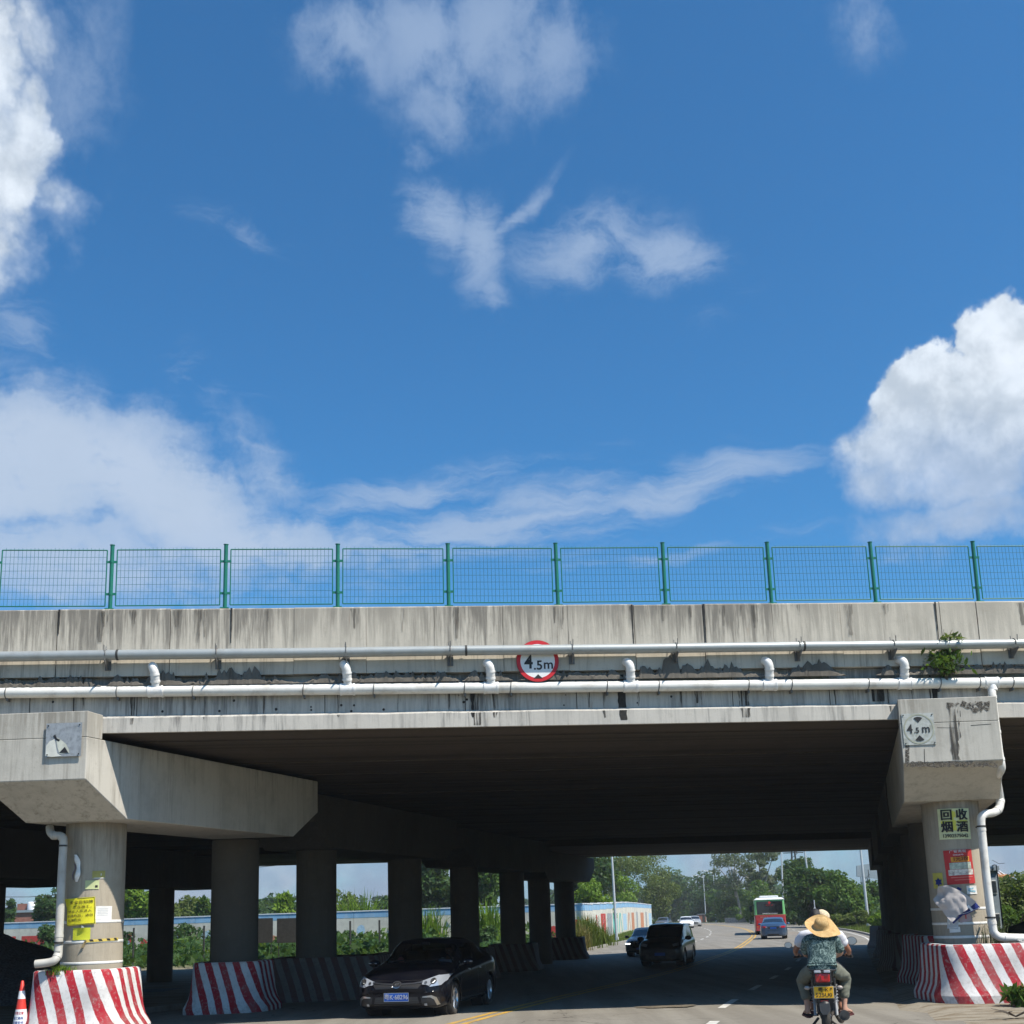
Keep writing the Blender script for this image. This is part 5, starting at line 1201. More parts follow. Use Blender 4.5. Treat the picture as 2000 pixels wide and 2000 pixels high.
tree('eucalyptus_tree', 'second tall sparse tree with pale limbs behind the bus', 1502, 192, 1655, 90, L_grey, n=5200, leaf=.3, lowc=.35, k=24, sz=(.14, .27), fill=.4, bark=M_barkl, limbs=12, trunk=.3)
tree('broadleaf_tree', 'mid-green tree directly behind the bus roof', 1490, 180, 1722, 90, L_mid, n=5500, leaf=.34, lowc=.02, k=20)
tree('tall_tree', 'narrow dark tree topped by the antenna tower', 1555, 156, 1676, 60, L_dark, n=5000, leaf=.34, lowc=.02, k=20, shape=1.15)
tree('broadleaf_tree', 'dense dark green tree above the motorcycle riders', 1600, 130, 1692, 110, L_dark, n=9500, leaf=.3, lowc=.0, k=28)
tree('broadleaf_tree', 'bright-edged dark tree left of the right verge lamp', 1655, 126, 1702, 100, L_mid, n=9000, leaf=.3, lowc=.0, k=28)
tree('broadleaf_tree', 'green tree right of the right verge lamp, against the dark pier', 1712, 135, 1722, 80, L_mid, n=6500, leaf=.3, lowc=.0, k=22)
tree('broadleaf_tree', 'lime-topped bush tree seen right of the downpipe', 1968, 82, 1708, 110, L_olive, n=9000, leaf=.22, lowc=.0, k=26)
tree('broadleaf_tree', 'darker bush tree at the right edge of the picture', 2035, 84, 1700, 110, L_mid, n=7000, leaf=.22, lowc=.0, k=24)
bush('dark low shrubs below the lime-topped bush tree at right', 1985, 76, 1758, 120, L_mid, n=5000, leaf=.2)
for i, (px, d, y, w, m_, lab) in enumerate(((1455, 212, 1765, 90, L_mid, 'rounded green shrub left of the bus'), (1400, 240, 1775, 80, L_mid, 'dull green shrub under the far street lamps'), (1330, 268, 1788, 70, L_dark, 'dark shrub behind the white car'),
        (1640, 122, 1775, 70, L_grass, 'low sunlit shrub on the verge right of the riders'), (1680, 118, 1770, 70, L_olive, 'shaggy green shrub by the foot of the verge lamp'), (1715, 108, 1775, 50, L_lime, 'bright shrub at the right side of the far opening'),
        (1560, 146, 1770, 80, L_dark, 'dark shrub behind the riders'), (1279, 188, 1795, 40, L_dark, 'dark shrub at the far end of the painted wall'))):
    bush(lab, px, d, y, w, m_)
for i, (px, d, y, w, lab) in enumerate(((240, 105, 1800, 60, 'dark creeper over the wall right of the nearest column'), (358, 104, 1790, 90, 'dark creeper hanging over the wall in the opening before the second column'), (560, 100, 1838, 110, 'dark weeds at the wall foot in the second opening'),
        (690, 98, 1808, 120, 'tangled dark climber before the reed opening'), (300, 100, 1850, 160, 'green weeds along the wall foot behind the outer pier'), (735, 96, 1830, 70, 'dark bush at the foot of the fourth column'), (945, 92, 1800, 70, 'tangled weeds in the sixth opening'), (95, 108, 1800, 70, 'dark bush under the leftmost tree'))):
    bush(lab, px, d, y, w, L_dark if i != 4 else L_grass, n=1500, leaf=.2, k=14)
for px, d, y, w, m_, lab, n in ((700, 118, 1738, 110, L_lime, 'tall lime-green reeds standing above the wall', 260), (840, 100, 1765, 70, L_lime, 'tall reeds right of the fourth column', 200), (955, 95, 1755, 60, L_lime, 'tall reeds in the sixth opening', 200),
        (1145, 80, 1785, 46, L_grass, 'tall grass at the wall corner beside the far barrier', 700), (1132, 77, 1800, 30, L_dry, 'dry reddish grass beside the far barrier', 420), (1165, 84, 1805, 50, L_grass, 'shorter grass tuft along the verge before the wall', 500)):
    tall_grass(lab, px, d, y, w, m_, n=n, w=.07 if d > 90 else .028)
wood = []
rs = np.random.default_rng(77); P = []; N = []
for i in range(46):
    px = rs.uniform(-200, 2300); d = rs.uniform(290, 420); g = at(px, 1800, d); H = rs.uniform(7, 12)
    cl = clumps((g.x, g.y, H*.5), 13, 8, H*.5, 6, rs, sz=(.4, .6)); p, nn = crown_pts(cl, 420, rs); P.append(p); N.append(nn)
P = np.concatenate(P); N = np.concatenate(N); P[:, 2] = np.clip(P[:, 2], 0, 14); v, f = leaf_cloud(P, N, 1.3, rs)
tag(link('distant_wood', np_mesh('distant_wood', v, f), L_dark), kind='stuff')
# hills on the horizon
def hills():
    vs = []; fs = []; n = 90
    for i in range(n+1):
        a = R(-60+120*i/n); h = 6+9*abs(noise.noise(Vector((i*.13, 2, 0))))+(11 if i > 55 else 0)*sstep(55, 75, i)
        for k, (r, hh) in enumerate(((480, -3), (540, h*.7), (620, h), (760, -3))): vs.append((r*math.sin(a), r*math.cos(a), hh))
    for i in range(n):
        for k in range(3): fs.append((i*4+k, (i+1)*4+k, (i+1)*4+k+1, i*4+k+1))
    mb = MB(); mb.add(vs, fs, 0, True); tag(mb.build('hills', mat('far_hill_green', (.05, .08, .05), .95, var=.3, vscale=.01)), kind='structure')
hills()

# ------------------------------------------------------------------ buildings, billboard, tower, odds and ends
M_wallw = mat('white_render', (.62, .63, .62), .8, var=.06, dirt=(.4, .4, .38), dscale=.6, damt=.4); M_glass = mat('dark_window_glass', (.02, .025, .03), .15, spec=.6); M_roofb = mat('blue_grey_sheet_roof', (.25, .33, .42), .5, .2, var=.1)
M_brick = mat('red_brick', (.26, .11, .08), .85, var=.2, vscale=2); M_grb = mat('grey_cladding', (.22, .27, .31), .6, var=.1)
def house(name, label, px, d, yb, ytop, wpx, mt, roof, storeys=2, bays=3, dep=8, cat='house', tank=False, gable=False):
    g = at(px, 1800, d); top = at(px, ytop, g.y).z; w = wpx/FPX*g.y; H = top-gz(g.y); root = thing(name, label, cat, (g.x, g.y+dep/2, gz(g.y)))
    mb = MB(); mb.box((0, 0, H*.46), (w, dep, H*.92)); wa = mb.build('wall', mt, root)
    if gable: mb = MB(); mb.prism([(-w*.56, -dep*.56, H*.90), (w*.56, -dep*.56, H*.90), (w*.4, 0, H*1.0), (-w*.4, 0, H)], (0, 0, .12)); mb.prism([(-w*.56, dep*.56, H*.90), (w*.56, dep*.56, H*.90), (w*.4, 0, H), (-w*.4, 0, H)], (0, 0, .12)); mb.build('roof', roof, root)
    else: mb = MB(); mb.box((0, 0, H*.95), (w*1.06, dep*1.06, H*.06)); mb.build('roof', roof, root)
    for s_ in range(storeys):
        for b in range(bays):
            x = -w/2+w*(b+.5)/bays; z = H*.9*(s_+.55)/storeys; ww, hh = w/bays*.42, H*.9/storeys*.42
            mb = MB(); mb.box((x, -dep/2-.02, z), (ww, .08, hh)); o = mb.build('window', M_wallw, root); mb = MB(); mb.box((x, -dep/2-.07, z), (ww*.86, .03, hh*.84)); mb.build('pane', M_glass, o)
    return root, H, w
house('white_house', 'white house with blue-grey roof peeping between far trees above the white car', 1311, 300, 1790, 1728, 22, M_wallw, M_roofb, 3, 2, 8, gable=True)
r_, H, w = house('brick_house', 'red brick house with a dark flat roof at the left edge', 48, 150, 1800, 1776, 56, M_brick, M_grb, 1, 3)
mb = MB(); mb.lathe([(.75, H*.98), (.75, H*.98+.9), (.6, H*.98+1.1), (0, H*.98+1.1)], (-.6, 0, 0), 16); mb.build('water_tank', M_whitep, r_); mb = MB(); mb.box((-1.9, 1, H+.2), (1.6, 2, 1.2)); mb.build('roof_hut', M_brick, r_)
r_, H, w = house('grey_building', 'plain grey clad building behind the downpipe at right', 1938, 75, 1800, 1689, 42, M_grb, M_grb, 2, 2, 6, 'building')
r_, H, w = house('tiled_building', 'cream building with orange roof tiles and pale ribs at far right', 1971, 105, 1800, 1703, 28, mat('cream_render', (.50, .40, .26), .8, var=.1), mat('orange_tiles', (.40, .17, .06), .8, var=.3, vscale=6), 1, 3, 6, 'building', gable=True)
for i in range(4): mb = MB(); mb.tube([(-w*.4+w*.26*i, -2.8, H*.9), (-w*.4+w*.26*i-.25, -.6, H*1.09)], .06, 6); mb.build('roof_rib', M_wallw, r_)
c = at(1688, 1699, 150); t = thing('billboard', 'grey back of a billboard on a lattice mast above the right trees', 'billboard', (c.x, c.y, gz(c.y))); h = c.z-t.location.z
mb = MB(); mb.prism([(-1.0, 0, h-.8), (2.2, .5, h-1.2), (2.2, .5, h+.9), (-.9, 0, h+.55)], (0, .25, 0)); mb.build('panel', M_grb, t)
mb = MB()
for x in (-.5, .5):
    for y in (-.4, .4): mb.tube([(x, y, 0), (x*.8, y*.8, h)], .05, 5)
z = 0
while z < h-1: 
    for s_ in (-1, 1): mb.tube([(-.5*s_, -.4, z), (.5*s_, -.4, z+1.0)], .03, 4)
    z += 1.0
o = mb.build('lattice_mast', M_dark, t)
c = at(1549, 1662, 200); t = thing('antenna_tower', 'thin dark lattice tower with cross arms above the narrow dark tree', 'tower', (c.x, c.y, 0)); h = c.z+1.5
mb = MB()
for x, y in ((-.6, -.6), (.6, -.6), (.6, .6), (-.6, .6)): mb.tube([(x, y, 0), (x*.35, y*.35, h)], .08, 5)
for i in range(14): z = h*i/14; s_ = 1 if i % 2 else -1; mb.tube([(-.6*s_, -.6, z), (.6*s_, -.6, z+h/14)], .05, 4)
mb.build('lattice_mast', M_dark, t); mb = MB(); mb.box((0, 0, h-1.8), (3.4, .15, .15)); mb.box((0, 0, h-.8), (2.6, .15, .15)); mb.build('cross_arm', M_dark, t)
# low grey parapet along the outside of the bend, red hut, diamond road sign
a = at(1421, 1803, 215); b = at(1482, 1803, 206); a.z = b.z = 0; t = thing('guard_wall', 'low grey concrete guard wall along the far bend left of the bus', 'wall', (a.x, a.y+2, 0)); X = (Vector((b.x, b.y+2, 0))-Vector((a.x, a.y+2, 0))); L = X.length; X.normalize()
k = 6
for i in range(k): mb = MB(); mb.box(X*(L*(i+.5)/k)+Vector((0, 0, .45)), (L/k-.06, .3, .9), X, X.cross(Vector((0, 0, -1)))); mb.build('wall_block', M_kerb, t)
c = at(1372, 1812, 252); t = thing('roadside_hut', 'small dull red roadside hut beyond the white car', 'hut', (c.x, c.y, 0)); mb = MB(); mb.box((0, 0, .8), (1.5, 1.5, 1.6)); mb.build('wall', M_brick, t); mb = MB(); mb.box((0, 0, 1.66), (1.8, 1.8, .1)); mb.build('roof', M_grb, t)
mb = MB(); mb.box((.3, -.78, .7), (.5, .06, 1.2)); mb.build('door', M_dark, t)
c = at(1591.5, 1778, 118); t = thing('diamond_sign', 'grey back of a diamond road sign on a thin pole above the straw hat', 'road sign', (c.x, c.y, gz(c.y))); h = c.z-gz(c.y)
mb = MB(); mb.tube([(0, 0, 0), (0, 0, h+1.0)], .05, 8); mb.build('pole', M_pole, t); mb = MB(); mb.prism([(-.26, -.055, h), (0, -.055, h-.36), (.26, -.055, h), (0, -.055, h+.36)], (0, -.02, 0)); mb.build('plate', M_pole, t)
# gravel heap at left
def heap(name, label, c, rx, ry, h, mt, seed, cat='heap'):
    n = 40; vs = []; fs = []
    for j in range(n+1):
        for i in range(n+1):
            x, y = (2*i/n-1), (2*j/n-1); r = math.hypot(x, y); e = max(0, 1-r)**.8
            p = Vector((x*rx, y*ry, 0)); z = h*e*(1+.18*noise.noise(Vector((x*3, y*3, seed))))+.05*h*noise.noise(Vector((x*14, y*14, seed)))*min(1, e*4)
            vs.append((p.x, p.y, z-.05))
    for j in range(n):
        for i in range(n): fs.append((j*(n+1)+i, j*(n+1)+i+1, (j+1)*(n+1)+i+1, (j+1)*(n+1)+i))
    root = thing(name, label, cat, c); mb = MB(); mb.add(vs, fs, 0, False); mb.build('mound', mt, root); return root
M_grav = mat('dark_gravel', (.10, .10, .11), .9, var=.5, vscale=14, bump=1.0, bscale=25)
c = at(-30, 1800, 40); heap('gravel_heap', 'dark heap of gravel sloping down behind the nearest left pier', (c.x-2, c.y, gz(c.y)), 7, 6, 3.2, M_grav, 1)
M_slope = mat('dark_earth_slope', (.10, .085, .065), .95, var=.4, vscale=2, bump=.8)
c = at(2060, 1800, 44); heap('earth_bank', 'dark bare earth bank under the bridge at the right edge', (c.x+3, c.y, gz(c.y)), 8, 8, 2.6, M_slope, 4, 'earth bank')
# overhead wires at left
for i, (x0, y0, x1, y1, d, lab) in enumerate(((-20, 1752, 130, 1747, 100, 'thin black cable across the sky in the leftmost opening'), (500, 1694, 640, 1676, 95, 'thin black cable under the deck edge in the second opening'), (1938, 1680, 1962, 1686, 60, 'thin cable running to the small lamp at right'))):
    a = at(x0, y0, d); b = at(x1, y1, d+5); t = thing('overhead_cable', lab, 'cable', a); mb = MB(); mb.tube([Vector((0, 0, 0)), (b-a)*.5-Vector((0, 0, .1)), b-a], .028 if i < 2 else .012, 5); mb.build('cable', M_dark, t)
# dark sheet fencing seen between the second and third columns
for i, (x0, x1) in enumerate(((497, 533), (541, 596))):
    a = at(x0, 1794, 70); b = at(x1, 1794, 70); za = at(x0, 1794, 70).z; zb_ = at(x0, 1842, 70).z; t = thing('dark_board', ('left' if i == 0 else 'right')+' one of two black boards standing in front of the wall in the second opening', 'board', (a.x, a.y, gz(a.y)))
    w = b.x-a.x; g0 = gz(a.y); mb = MB(); mb.box((w/2, 0, (za+zb_)/2-g0), (w, .06, za-zb_)); mb.build('panel', M_dark, t)
    for x in (.1, w-.1): mb = MB(); mb.tube([(x, .05, 0), (x, .05, za-g0)], .03, 6); mb.build('post', M_dark, t)
for px, lab in ((262, 'dark post before the mural right of the nearest column'), (399, 'dark post beside the second column'), (684, 'dark post in the reed opening, left'), (741, 'dark post in the reed opening, right')):
    g = at(px, 1800, 75); t = thing('steel_post', 'thin '+lab, 'post', (g.x, g.y, gz(g.y))); mb = MB(); mb.tube([(0, 0, 0), (0, 0, 2.3)], .06, 8); mb.build('post', M_dark, t)

# ------------------------------------------------------------------ plants near the camera
def sprig(root, base, H, W, nleaf, mt, rs, size=.09, stems=7, lean=0):
    mb = MB(); P = []; N = []
    for i in range(stems):
        a = rs.uniform(0, 6.28); e = Vector((W*math.cos(a)*rs.uniform(.2, 1)+lean, W*math.sin(a)*.5, H*rs.uniform(.55, 1))); m_ = Vector((e.x*.3, e.y*.3, e.z*.6)); pth = smooth_path([(0, 0, 0), m_, e], 4)
        mb.tube(pth, [.012*(1-.7*k/8) for k in range(len(pth))], 5)
        for k in range(nleaf//stems):
            t = rs.uniform(.25, 1); p = pth[min(len(pth)-1, int(t*(len(pth)-1)))]; P.append(np.array(p)+rs.normal(size=3)*.05*np.array([1, 1, .7])); N.append(rs.normal(size=3))
    mb.build('stem', M_bark, root); v, f = leaf_cloud(np.array(P), np.array(N)*.4, size, rs, .5, 2.4); link('foliage', np_mesh('foliage', v, f), mt, root)
rs = np.random.default_rng(12)
b0 = atn(1850, 1335, 21.45); t = thing('rooted_shrub', 'leafy green shrub rooted in a joint of the bridge, half behind the grey pipe', 'shrub', b0)
sprig(t, b0, 1.05, .40, 300, L_olive, rs, .07, 12); P2 = rs.normal(size=(170, 3))*np.array([.17, .08, .14])+np.array([0, -.1, .42]); v, f = leaf_cloud(P2, rs.normal(size=(170, 3))*.3, .085, rs, .5, 2.2); link('dark_foliage', np_mesh('dark_foliage', v, f), L_mid, t)
c = brp(LP[0][0]-.33, LP[0][1]-.75, 1.12+gz(22)); t = thing('grass_tuft', 'green grass tuft growing on the left striped barrier against the column', 'grass clump', c); pts = rs.normal(size=(120, 3))*np.array([.11, .03, 0]); v, f = blades(pts, .2, .007, rs, .9); link('blades', np_mesh('blades', v, f), L_lime, t)
c = brp(RP[0][0]+.28, RP[0][1]-.72, 1.12+gz(22)); t = thing('grass_tuft', 'thin pale weeds growing on the right striped barrier beside the column', 'weed', c); pts = rs.normal(size=(60, 3))*np.array([.12, .06, 0]); v, f = blades(pts, .5, .007, rs, .5); link('blades', np_mesh('blades', v, f), L_grey, t)
c = atg(1992, 1975); t = thing('roadside_weed', 'leafy green weed sprouting from the ground in front of the right striped barrier', 'weed', (c.x, c.y, gz(c.y)+.08)); sprig(t, c, .38, .34, 260, L_mid, rs, .09, 9)
c = atg(1985, 1990); t = thing('dead_branch', 'dry brown twigs lying at the bottom right corner', 'twigs', (c.x, c.y, gz(c.y)+.02)); mb = MB()
for i in range(9): a = rs.uniform(0, 6.28); mb.tube([(0, 0, .02), (.2*math.cos(a), .15*math.sin(a), .1), (.38*math.cos(a+.4), .3*math.sin(a+.4), .05+.1*rs.random())], [.015, .01, .004], 5)
mb.build('twig', M_bark, t)
c = atg(1962, 1958); t = thing('brick_piece', 'dark broken block lying beside the weed at the right barrier foot', 'rubble', (c.x, c.y-.1, gz(c.y)+.06)); mb = MB(); mb.box((0, 0, .05), (.30, .16, .12)); o = mb.build('block', M_rough, t); bevel(o, .015)

# ------------------------------------------------------------------ vehicles
def paint(name, col, rough=.25, metal=.3, coat=.55, dust=.12):
    if name in MAT: return MAT[name]
    mt = bpy.data.materials.new(name); mt.use_nodes = True; T = NT(mt.node_tree)
    tc = T.n('ShaderNodeTexCoord').outputs['Object']; z = T.n('ShaderNodeSeparateXYZ', {0: tc}).outputs[2]
    nz = T.noise(tc, 3, 6, .65); low = T.mr(z, .75, .15); d = T.m('MULTIPLY', T.m('ADD', low, .25), T.mr(nz, .35, .7, 0, dust*3))
    b = T.n('ShaderNodeBsdfPrincipled', {'Base Color': T.mix(d, col, (.28, .25, .20)), 'Roughness': T.m('ADD', rough, T.m('MULTIPLY', d, .6)), 'Metallic': metal, 'Coat Weight': coat, 'Coat Roughness': .06, 'Specular IOR Level': .22 if name == 'black_car_paint' else .5})
    T.n('ShaderNodeOutputMaterial', {0: b.outputs[0]}); MAT[name] = mt; return mt
def glass_mat(name, col=(.6, .66, .68), alpha=.35):
    mt = bpy.data.materials.new(name); mt.use_nodes = True; T = NT(mt.node_tree)
    g = T.n('ShaderNodeBsdfGlossy', {'Color': (.9, .93, .95, 1), 'Roughness': .03}); t = T.n('ShaderNodeBsdfTransparent', {'Color': (*col, 1)})
    fr = T.n('ShaderNodeFresnel', {'IOR': 1.5}).outputs[0]
    mx = T.n('ShaderNodeMixShader', {0: T.m('ADD', T.m('MULTIPLY', fr, .9), .02)}); T.t.links.new(t.outputs[0], mx.inputs[1]); T.t.links.new(g.outputs[0], mx.inputs[2])
    T.n('ShaderNodeOutputMaterial', {0: mx.outputs[0]}); return mt
M_cglass = glass_mat('car_window_glass', (.42, .47, .48)); M_dglass = mat('tinted_glass', (.012, .014, .016), .08, spec=.7, coat=.5)
M_tyre = mat('tyre_rubber', (.022, .021, .02), .85, var=.3, dirt=(.12, .11, .09), damt=.3); M_rim = mat('alloy_rim', (.62, .63, .65), .28, .8); M_chrome = mat('chrome', (.52, .53, .54), .3, 1.0)
M_plastic = mat('black_plastic', (.018, .018, .019), .5); M_lens = mat('headlamp_lens', (.42, .45, .50), .10, .35, coat=1.0); M_tail = mat('red_lamp_lens', (.42, .008, .012), .15, coat=1.0); M_int = mat('car_interior', (.03, .03, .032), .8); M_seat = mat('tan_seat', (.10, .09, .05), .8)
M_blueplate = mat('blue_plate', (.01, .09, .42), .4); M_ind = mat('amber_lens', (.55, .18, .02), .2, coat=1)
M_led = bpy.data.materials.new('lit_running_lamp'); M_led.use_nodes = True; T_ = NT(M_led.node_tree); T_.n('ShaderNodeOutputMaterial', {0: T_.n('ShaderNodeEmission', {0: (.9, .95, 1, 1), 1: 4.0}).outputs[0]})
M_hl = bpy.data.materials.new('lit_headlamp'); M_hl.use_nodes = True; T_ = NT(M_hl.node_tree); T_.n('ShaderNodeOutputMaterial', {0: T_.n('ShaderNodeEmission', {0: (1, 1, .97, 1), 1: 3.0}).outputs[0]})

def interp(xs, pts):
    a = np.array([p[0] for p in pts]); b = np.array([p[1] for p in pts]); 
    fine = np.linspace(a[0], a[-1], 400); y = np.interp(fine, a, b); k = np.ones(15)/15; yp = np.pad(y, 7, mode='edge'); y = np.convolve(yp, k, 'valid'); return np.interp(xs, fine, y)
class CarShape:
    def __init__(s, L, W, H, hood, belt, roof, wp, wheels, wr, wid_roof=.74, zb=.19, plan=(.30, .28), nose=.62):
        s.L, s.W, s.H = L, W, H; s.wheels = wheels; s.wr = wr
        ends = [L/2*(1-.0), L/2*.997, L/2*.985, L/2*.965, L/2*.94]
        xs = sorted(set([-e for e in ends]+ends+list(np.linspace(-L/2*.92, L/2*.92, 78)))); s.xs = np.array(xs)
        s.ztop = interp(s.xs, roof); s.zbelt = interp(s.xs, belt)
        def half(x):
            e = plan[0] if x > 0 else plan[1]; d = max(0, (abs(x)-(L/2-L*e*.5))/(L*e*.5)); return W/2*(nose+(1-nose)*math.sqrt(max(0, 1-min(1, d)**2.6)))
        hw = np.array([half(x) for x in s.xs]); rows = []
        for x, w, zt, zk in zip(s.xs, hw, s.ztop, s.zbelt):
            e = min(1, (L/2-abs(x))/(L*.045)); zlo = zb+(.10*(1-e)**2); cab = max(0, min(1, (zt-zk-.03)/.25)); zk = min(zk, zt-.01); zk2 = zk-.0
            e2 = (1-e)**2
            P = [(0, zlo), (w*.80, zlo), (w*.95, zlo+.05), (w*1.0-.02*e2, zlo+.22), (w*1.0, (zlo+zk)/2+.06), (w*.985, zk-.10), (w*.95, zk-.015)]
            wr_ = w*(.90*(1-cab)+wid_roof*cab)
            P += [(w*.93, zk+.015*(1)), (wr_*1.03, zt-.07*cab-.015), (wr_*.93, zt-.012), (wr_*.6, zt+.015), (0, zt+.03)]
            rows.append(s.spl(P, 5))
        s.rows = np.array(rows)   # station, ring, (y, z)
    def spl(s, P, k):
        out = []; P = [np.array(p) for p in P]
        for i in range(len(P)-1):
            a, b, c, d = P[max(0, i-1)], P[i], P[i+1], P[min(len(P)-1, i+2)]
            for j in range(k):
                t = j/k; v = .5*((2*b)+(c-a)*t+(2*a-5*b+4*c-d)*t*t+(3*b-3*c+d-a)*t**3); lin = b+(c-b)*t; out.append(v*.55+lin*.45)
        out.append(P[-1]); return out
def make_car(root, cs, pmat, glass, windows, shield, rear, through=False, rim=None, spokes=5, arch=True):
    ns, nr = cs.rows.shape[:2]; V = {}; bm = bmesh.new(); G = {'windscreen': [], 'rear_window': [], 'side_window': []}
    for side in (1, -1):
        for i in range(ns):
            for j in range(nr):
                if j in (0, nr-1) and side == -1: V[(side, i, j)] = V[(1, i, j)]; continue
                y, z = cs.rows[i, j]; V[(side, i, j)] = bm.verts.new((cs.xs[i], y*side, z))
    kr = 5
    def zone(x, j, z):
        t = (j+.5)/kr
        if t > 7.9:
            if shield[0] < x < shield[1]: return 'windscreen'
            if rear[0] < x < rear[1]: return 'rear_window'
        if 7.0 < t < 8.0:
            for a, b, c, d in windows:   # slanted ends: bottom a..b, top c..d
                zk = np.interp(x, cs.xs, cs.zbelt); zt = np.interp(x, cs.xs, cs.ztop); h = (z-zk)/max(.05, zt-zk-.06)
                if a+(c-a)*h < x < b+(d-b)*h: return 'side_window'
        return None
    wr = cs.wr+.055
    for v in set(V.values()):   # push body vertices out of the wheel arches
        for xw in cs.wheels:
            d = Vector((v.co.x-xw, v.co.z-cs.wr)); 
            if d.length < wr and abs(v.co.y) > cs.W*.33: v.tag = True
    for side in (1, -1):
        for i in range(ns-1):
            for j in range(nr-1):
                q = [V[(side, i, j)], V[(side, i+1, j)], V[(side, i+1, j+1)], V[(side, i, j+1)]]; q = list(dict.fromkeys(q))
                if len(q) < 3 or all(v.tag for v in q): continue
                xm = sum(v.co.x for v in q)/len(q); zm = sum(v.co.z for v in q)/len(q); zn = zone(xm, j, zm)
                if zn: G[zn].append(([v.co.copy() for v in q], side)); continue
                try: f = bm.faces.new(q); f.smooth = True
                except ValueError: pass
    for i in (0, ns-1):
        ring = [V[(1, i, j)] for j in range(nr)]+[V[(-1, i, j)] for j in range(nr-2, 0, -1)]
        try: bm.faces.new(list(dict.fromkeys(ring)))
        except ValueError: pass
    for v in list(bm.verts):
        if v.tag and v.link_faces:
            for xw in cs.wheels:
                d = Vector((v.co.x-xw, v.co.z-cs.wr))
                if 0 < d.length < wr: d = d.normalized()*wr; v.co.x = xw+d.x; v.co.z = cs.wr+d.y
    bmesh.ops.delete(bm, geom=[v for v in bm.verts if not v.link_faces], context='VERTS')
    bmesh.ops.recalc_face_normals(bm, faces=bm.faces)
    me = bpy.data.meshes.new('body'); bm.to_mesh(me); bm.free(); body = link('body', me, pmat, root)
    for nm, faces in G.items():
        grp = {}
        for q, sd in faces:
            key = 0 if nm != 'side_window' else (sd, [k for k, (a, b, c, d) in enumerate(windows) if min(a, c)-.05 < sum(v.x for v in q)/len(q) < max(b, d)+.05][0])
            grp.setdefault(key, []).append(q)
        for key, fl in grp.items():
            mb = MB()
            for q in fl: mb.add(q, [tuple(range(len(q)))], 0, True)
            mb.build(nm, glass, root, merge=True)
            if not through: continue
    # dark liner inside
    mb = MB(); mb.box((0, 0, .42), (cs.L*.86, cs.W*.62, .36)); 
    for xw in cs.wheels: 
        for sd in (1, -1): mb.tube([(xw, sd*cs.W*.30, cs.wr), (xw, sd*cs.W*.44, cs.wr)], cs.wr+.06, 20)
    mb.build('underbody', M_plastic, root)
    # wheels
    tw = .21; prof = [(cs.wr*.66, -tw/2), (cs.wr*.93, -tw/2), (cs.wr, -tw*.32), (cs.wr, tw*.32), (cs.wr*.93, tw/2), (cs.wr*.66, tw/2)]
    tmb = MB(); tmb.lathe(prof+[prof[0]], seg=36, axis='y'); tme = tmb.mesh('tyre')
    rmb = MB(); r = cs.wr*.66; rmb.lathe([(r, -tw*.4), (r, tw*.46), (r*.93, tw*.47), (r*.90, tw*.30), (r*.86, -tw*.1)], seg=32, axis='y')
    for k in range(spokes):
        a = 2*math.pi*k/spokes
        for da in (-.13, .13):
            c, s_ = math.cos(a+da), math.sin(a+da); c2, s2 = math.cos(a+da*.6), math.sin(a+da*.6)
            rmb.tube([(c2*r*.12, tw*.36, s2*r*.12), (c*r*.92, tw*.40, s_*r*.92)], [r*.085, r*.07], 6)
    rmb.lathe([(0, tw*.40), (r*.2, tw*.40), (r*.24, tw*.3)], seg=16, axis='y'); rme = rmb.mesh('rim'); dmb = MB(); dmb.lathe([(0, 0), (r*.9, 0)], seg=24, axis='y'); dme = dmb.mesh('brake_disc')
    for xw in cs.wheels:
        for sd in (1, -1):
            w = link('wheel', tme, M_tyre, root, loc=(xw, sd*(cs.W/2-.115), cs.wr)); 
            o = link('rim', rme, rim or M_rim, w); o.scale = (1, sd, 1); link('brake_disc', dme, M_plastic, w)
            if arch:
                mb = MB(); K = 20; vs = []
                for k in range(K+1):
                    a = R(-12+204*k/K); 
                    for rr_, yy in ((wr-.004, -.012), (wr-.004, .012), (wr+.03, .004)):
                        x, z = xw+rr_*math.cos(a), cs.wr+rr_*math.sin(a); i = int(np.argmin(abs(cs.xs-x))); ys = np.interp(min(z, cs.zbelt[i]-.12), cs.rows[i, 15:27, 1], cs.rows[i, 15:27, 0]); vs.append((x, sd*(ys+yy), z))
                mb.add(vs, [(k*3+j, (k+1)*3+j, (k+1)*3+j+1, k*3+j+1) for k in range(K) for j in (0, 1)], 0, True); mb.build('wheel_arch', pmat, body)
    return body
def bvh_of(o):
    me = o.data; return BVHTree.FromPolygons([v.co for v in me.vertices], [tuple(p.vertices) for p in me.polygons])
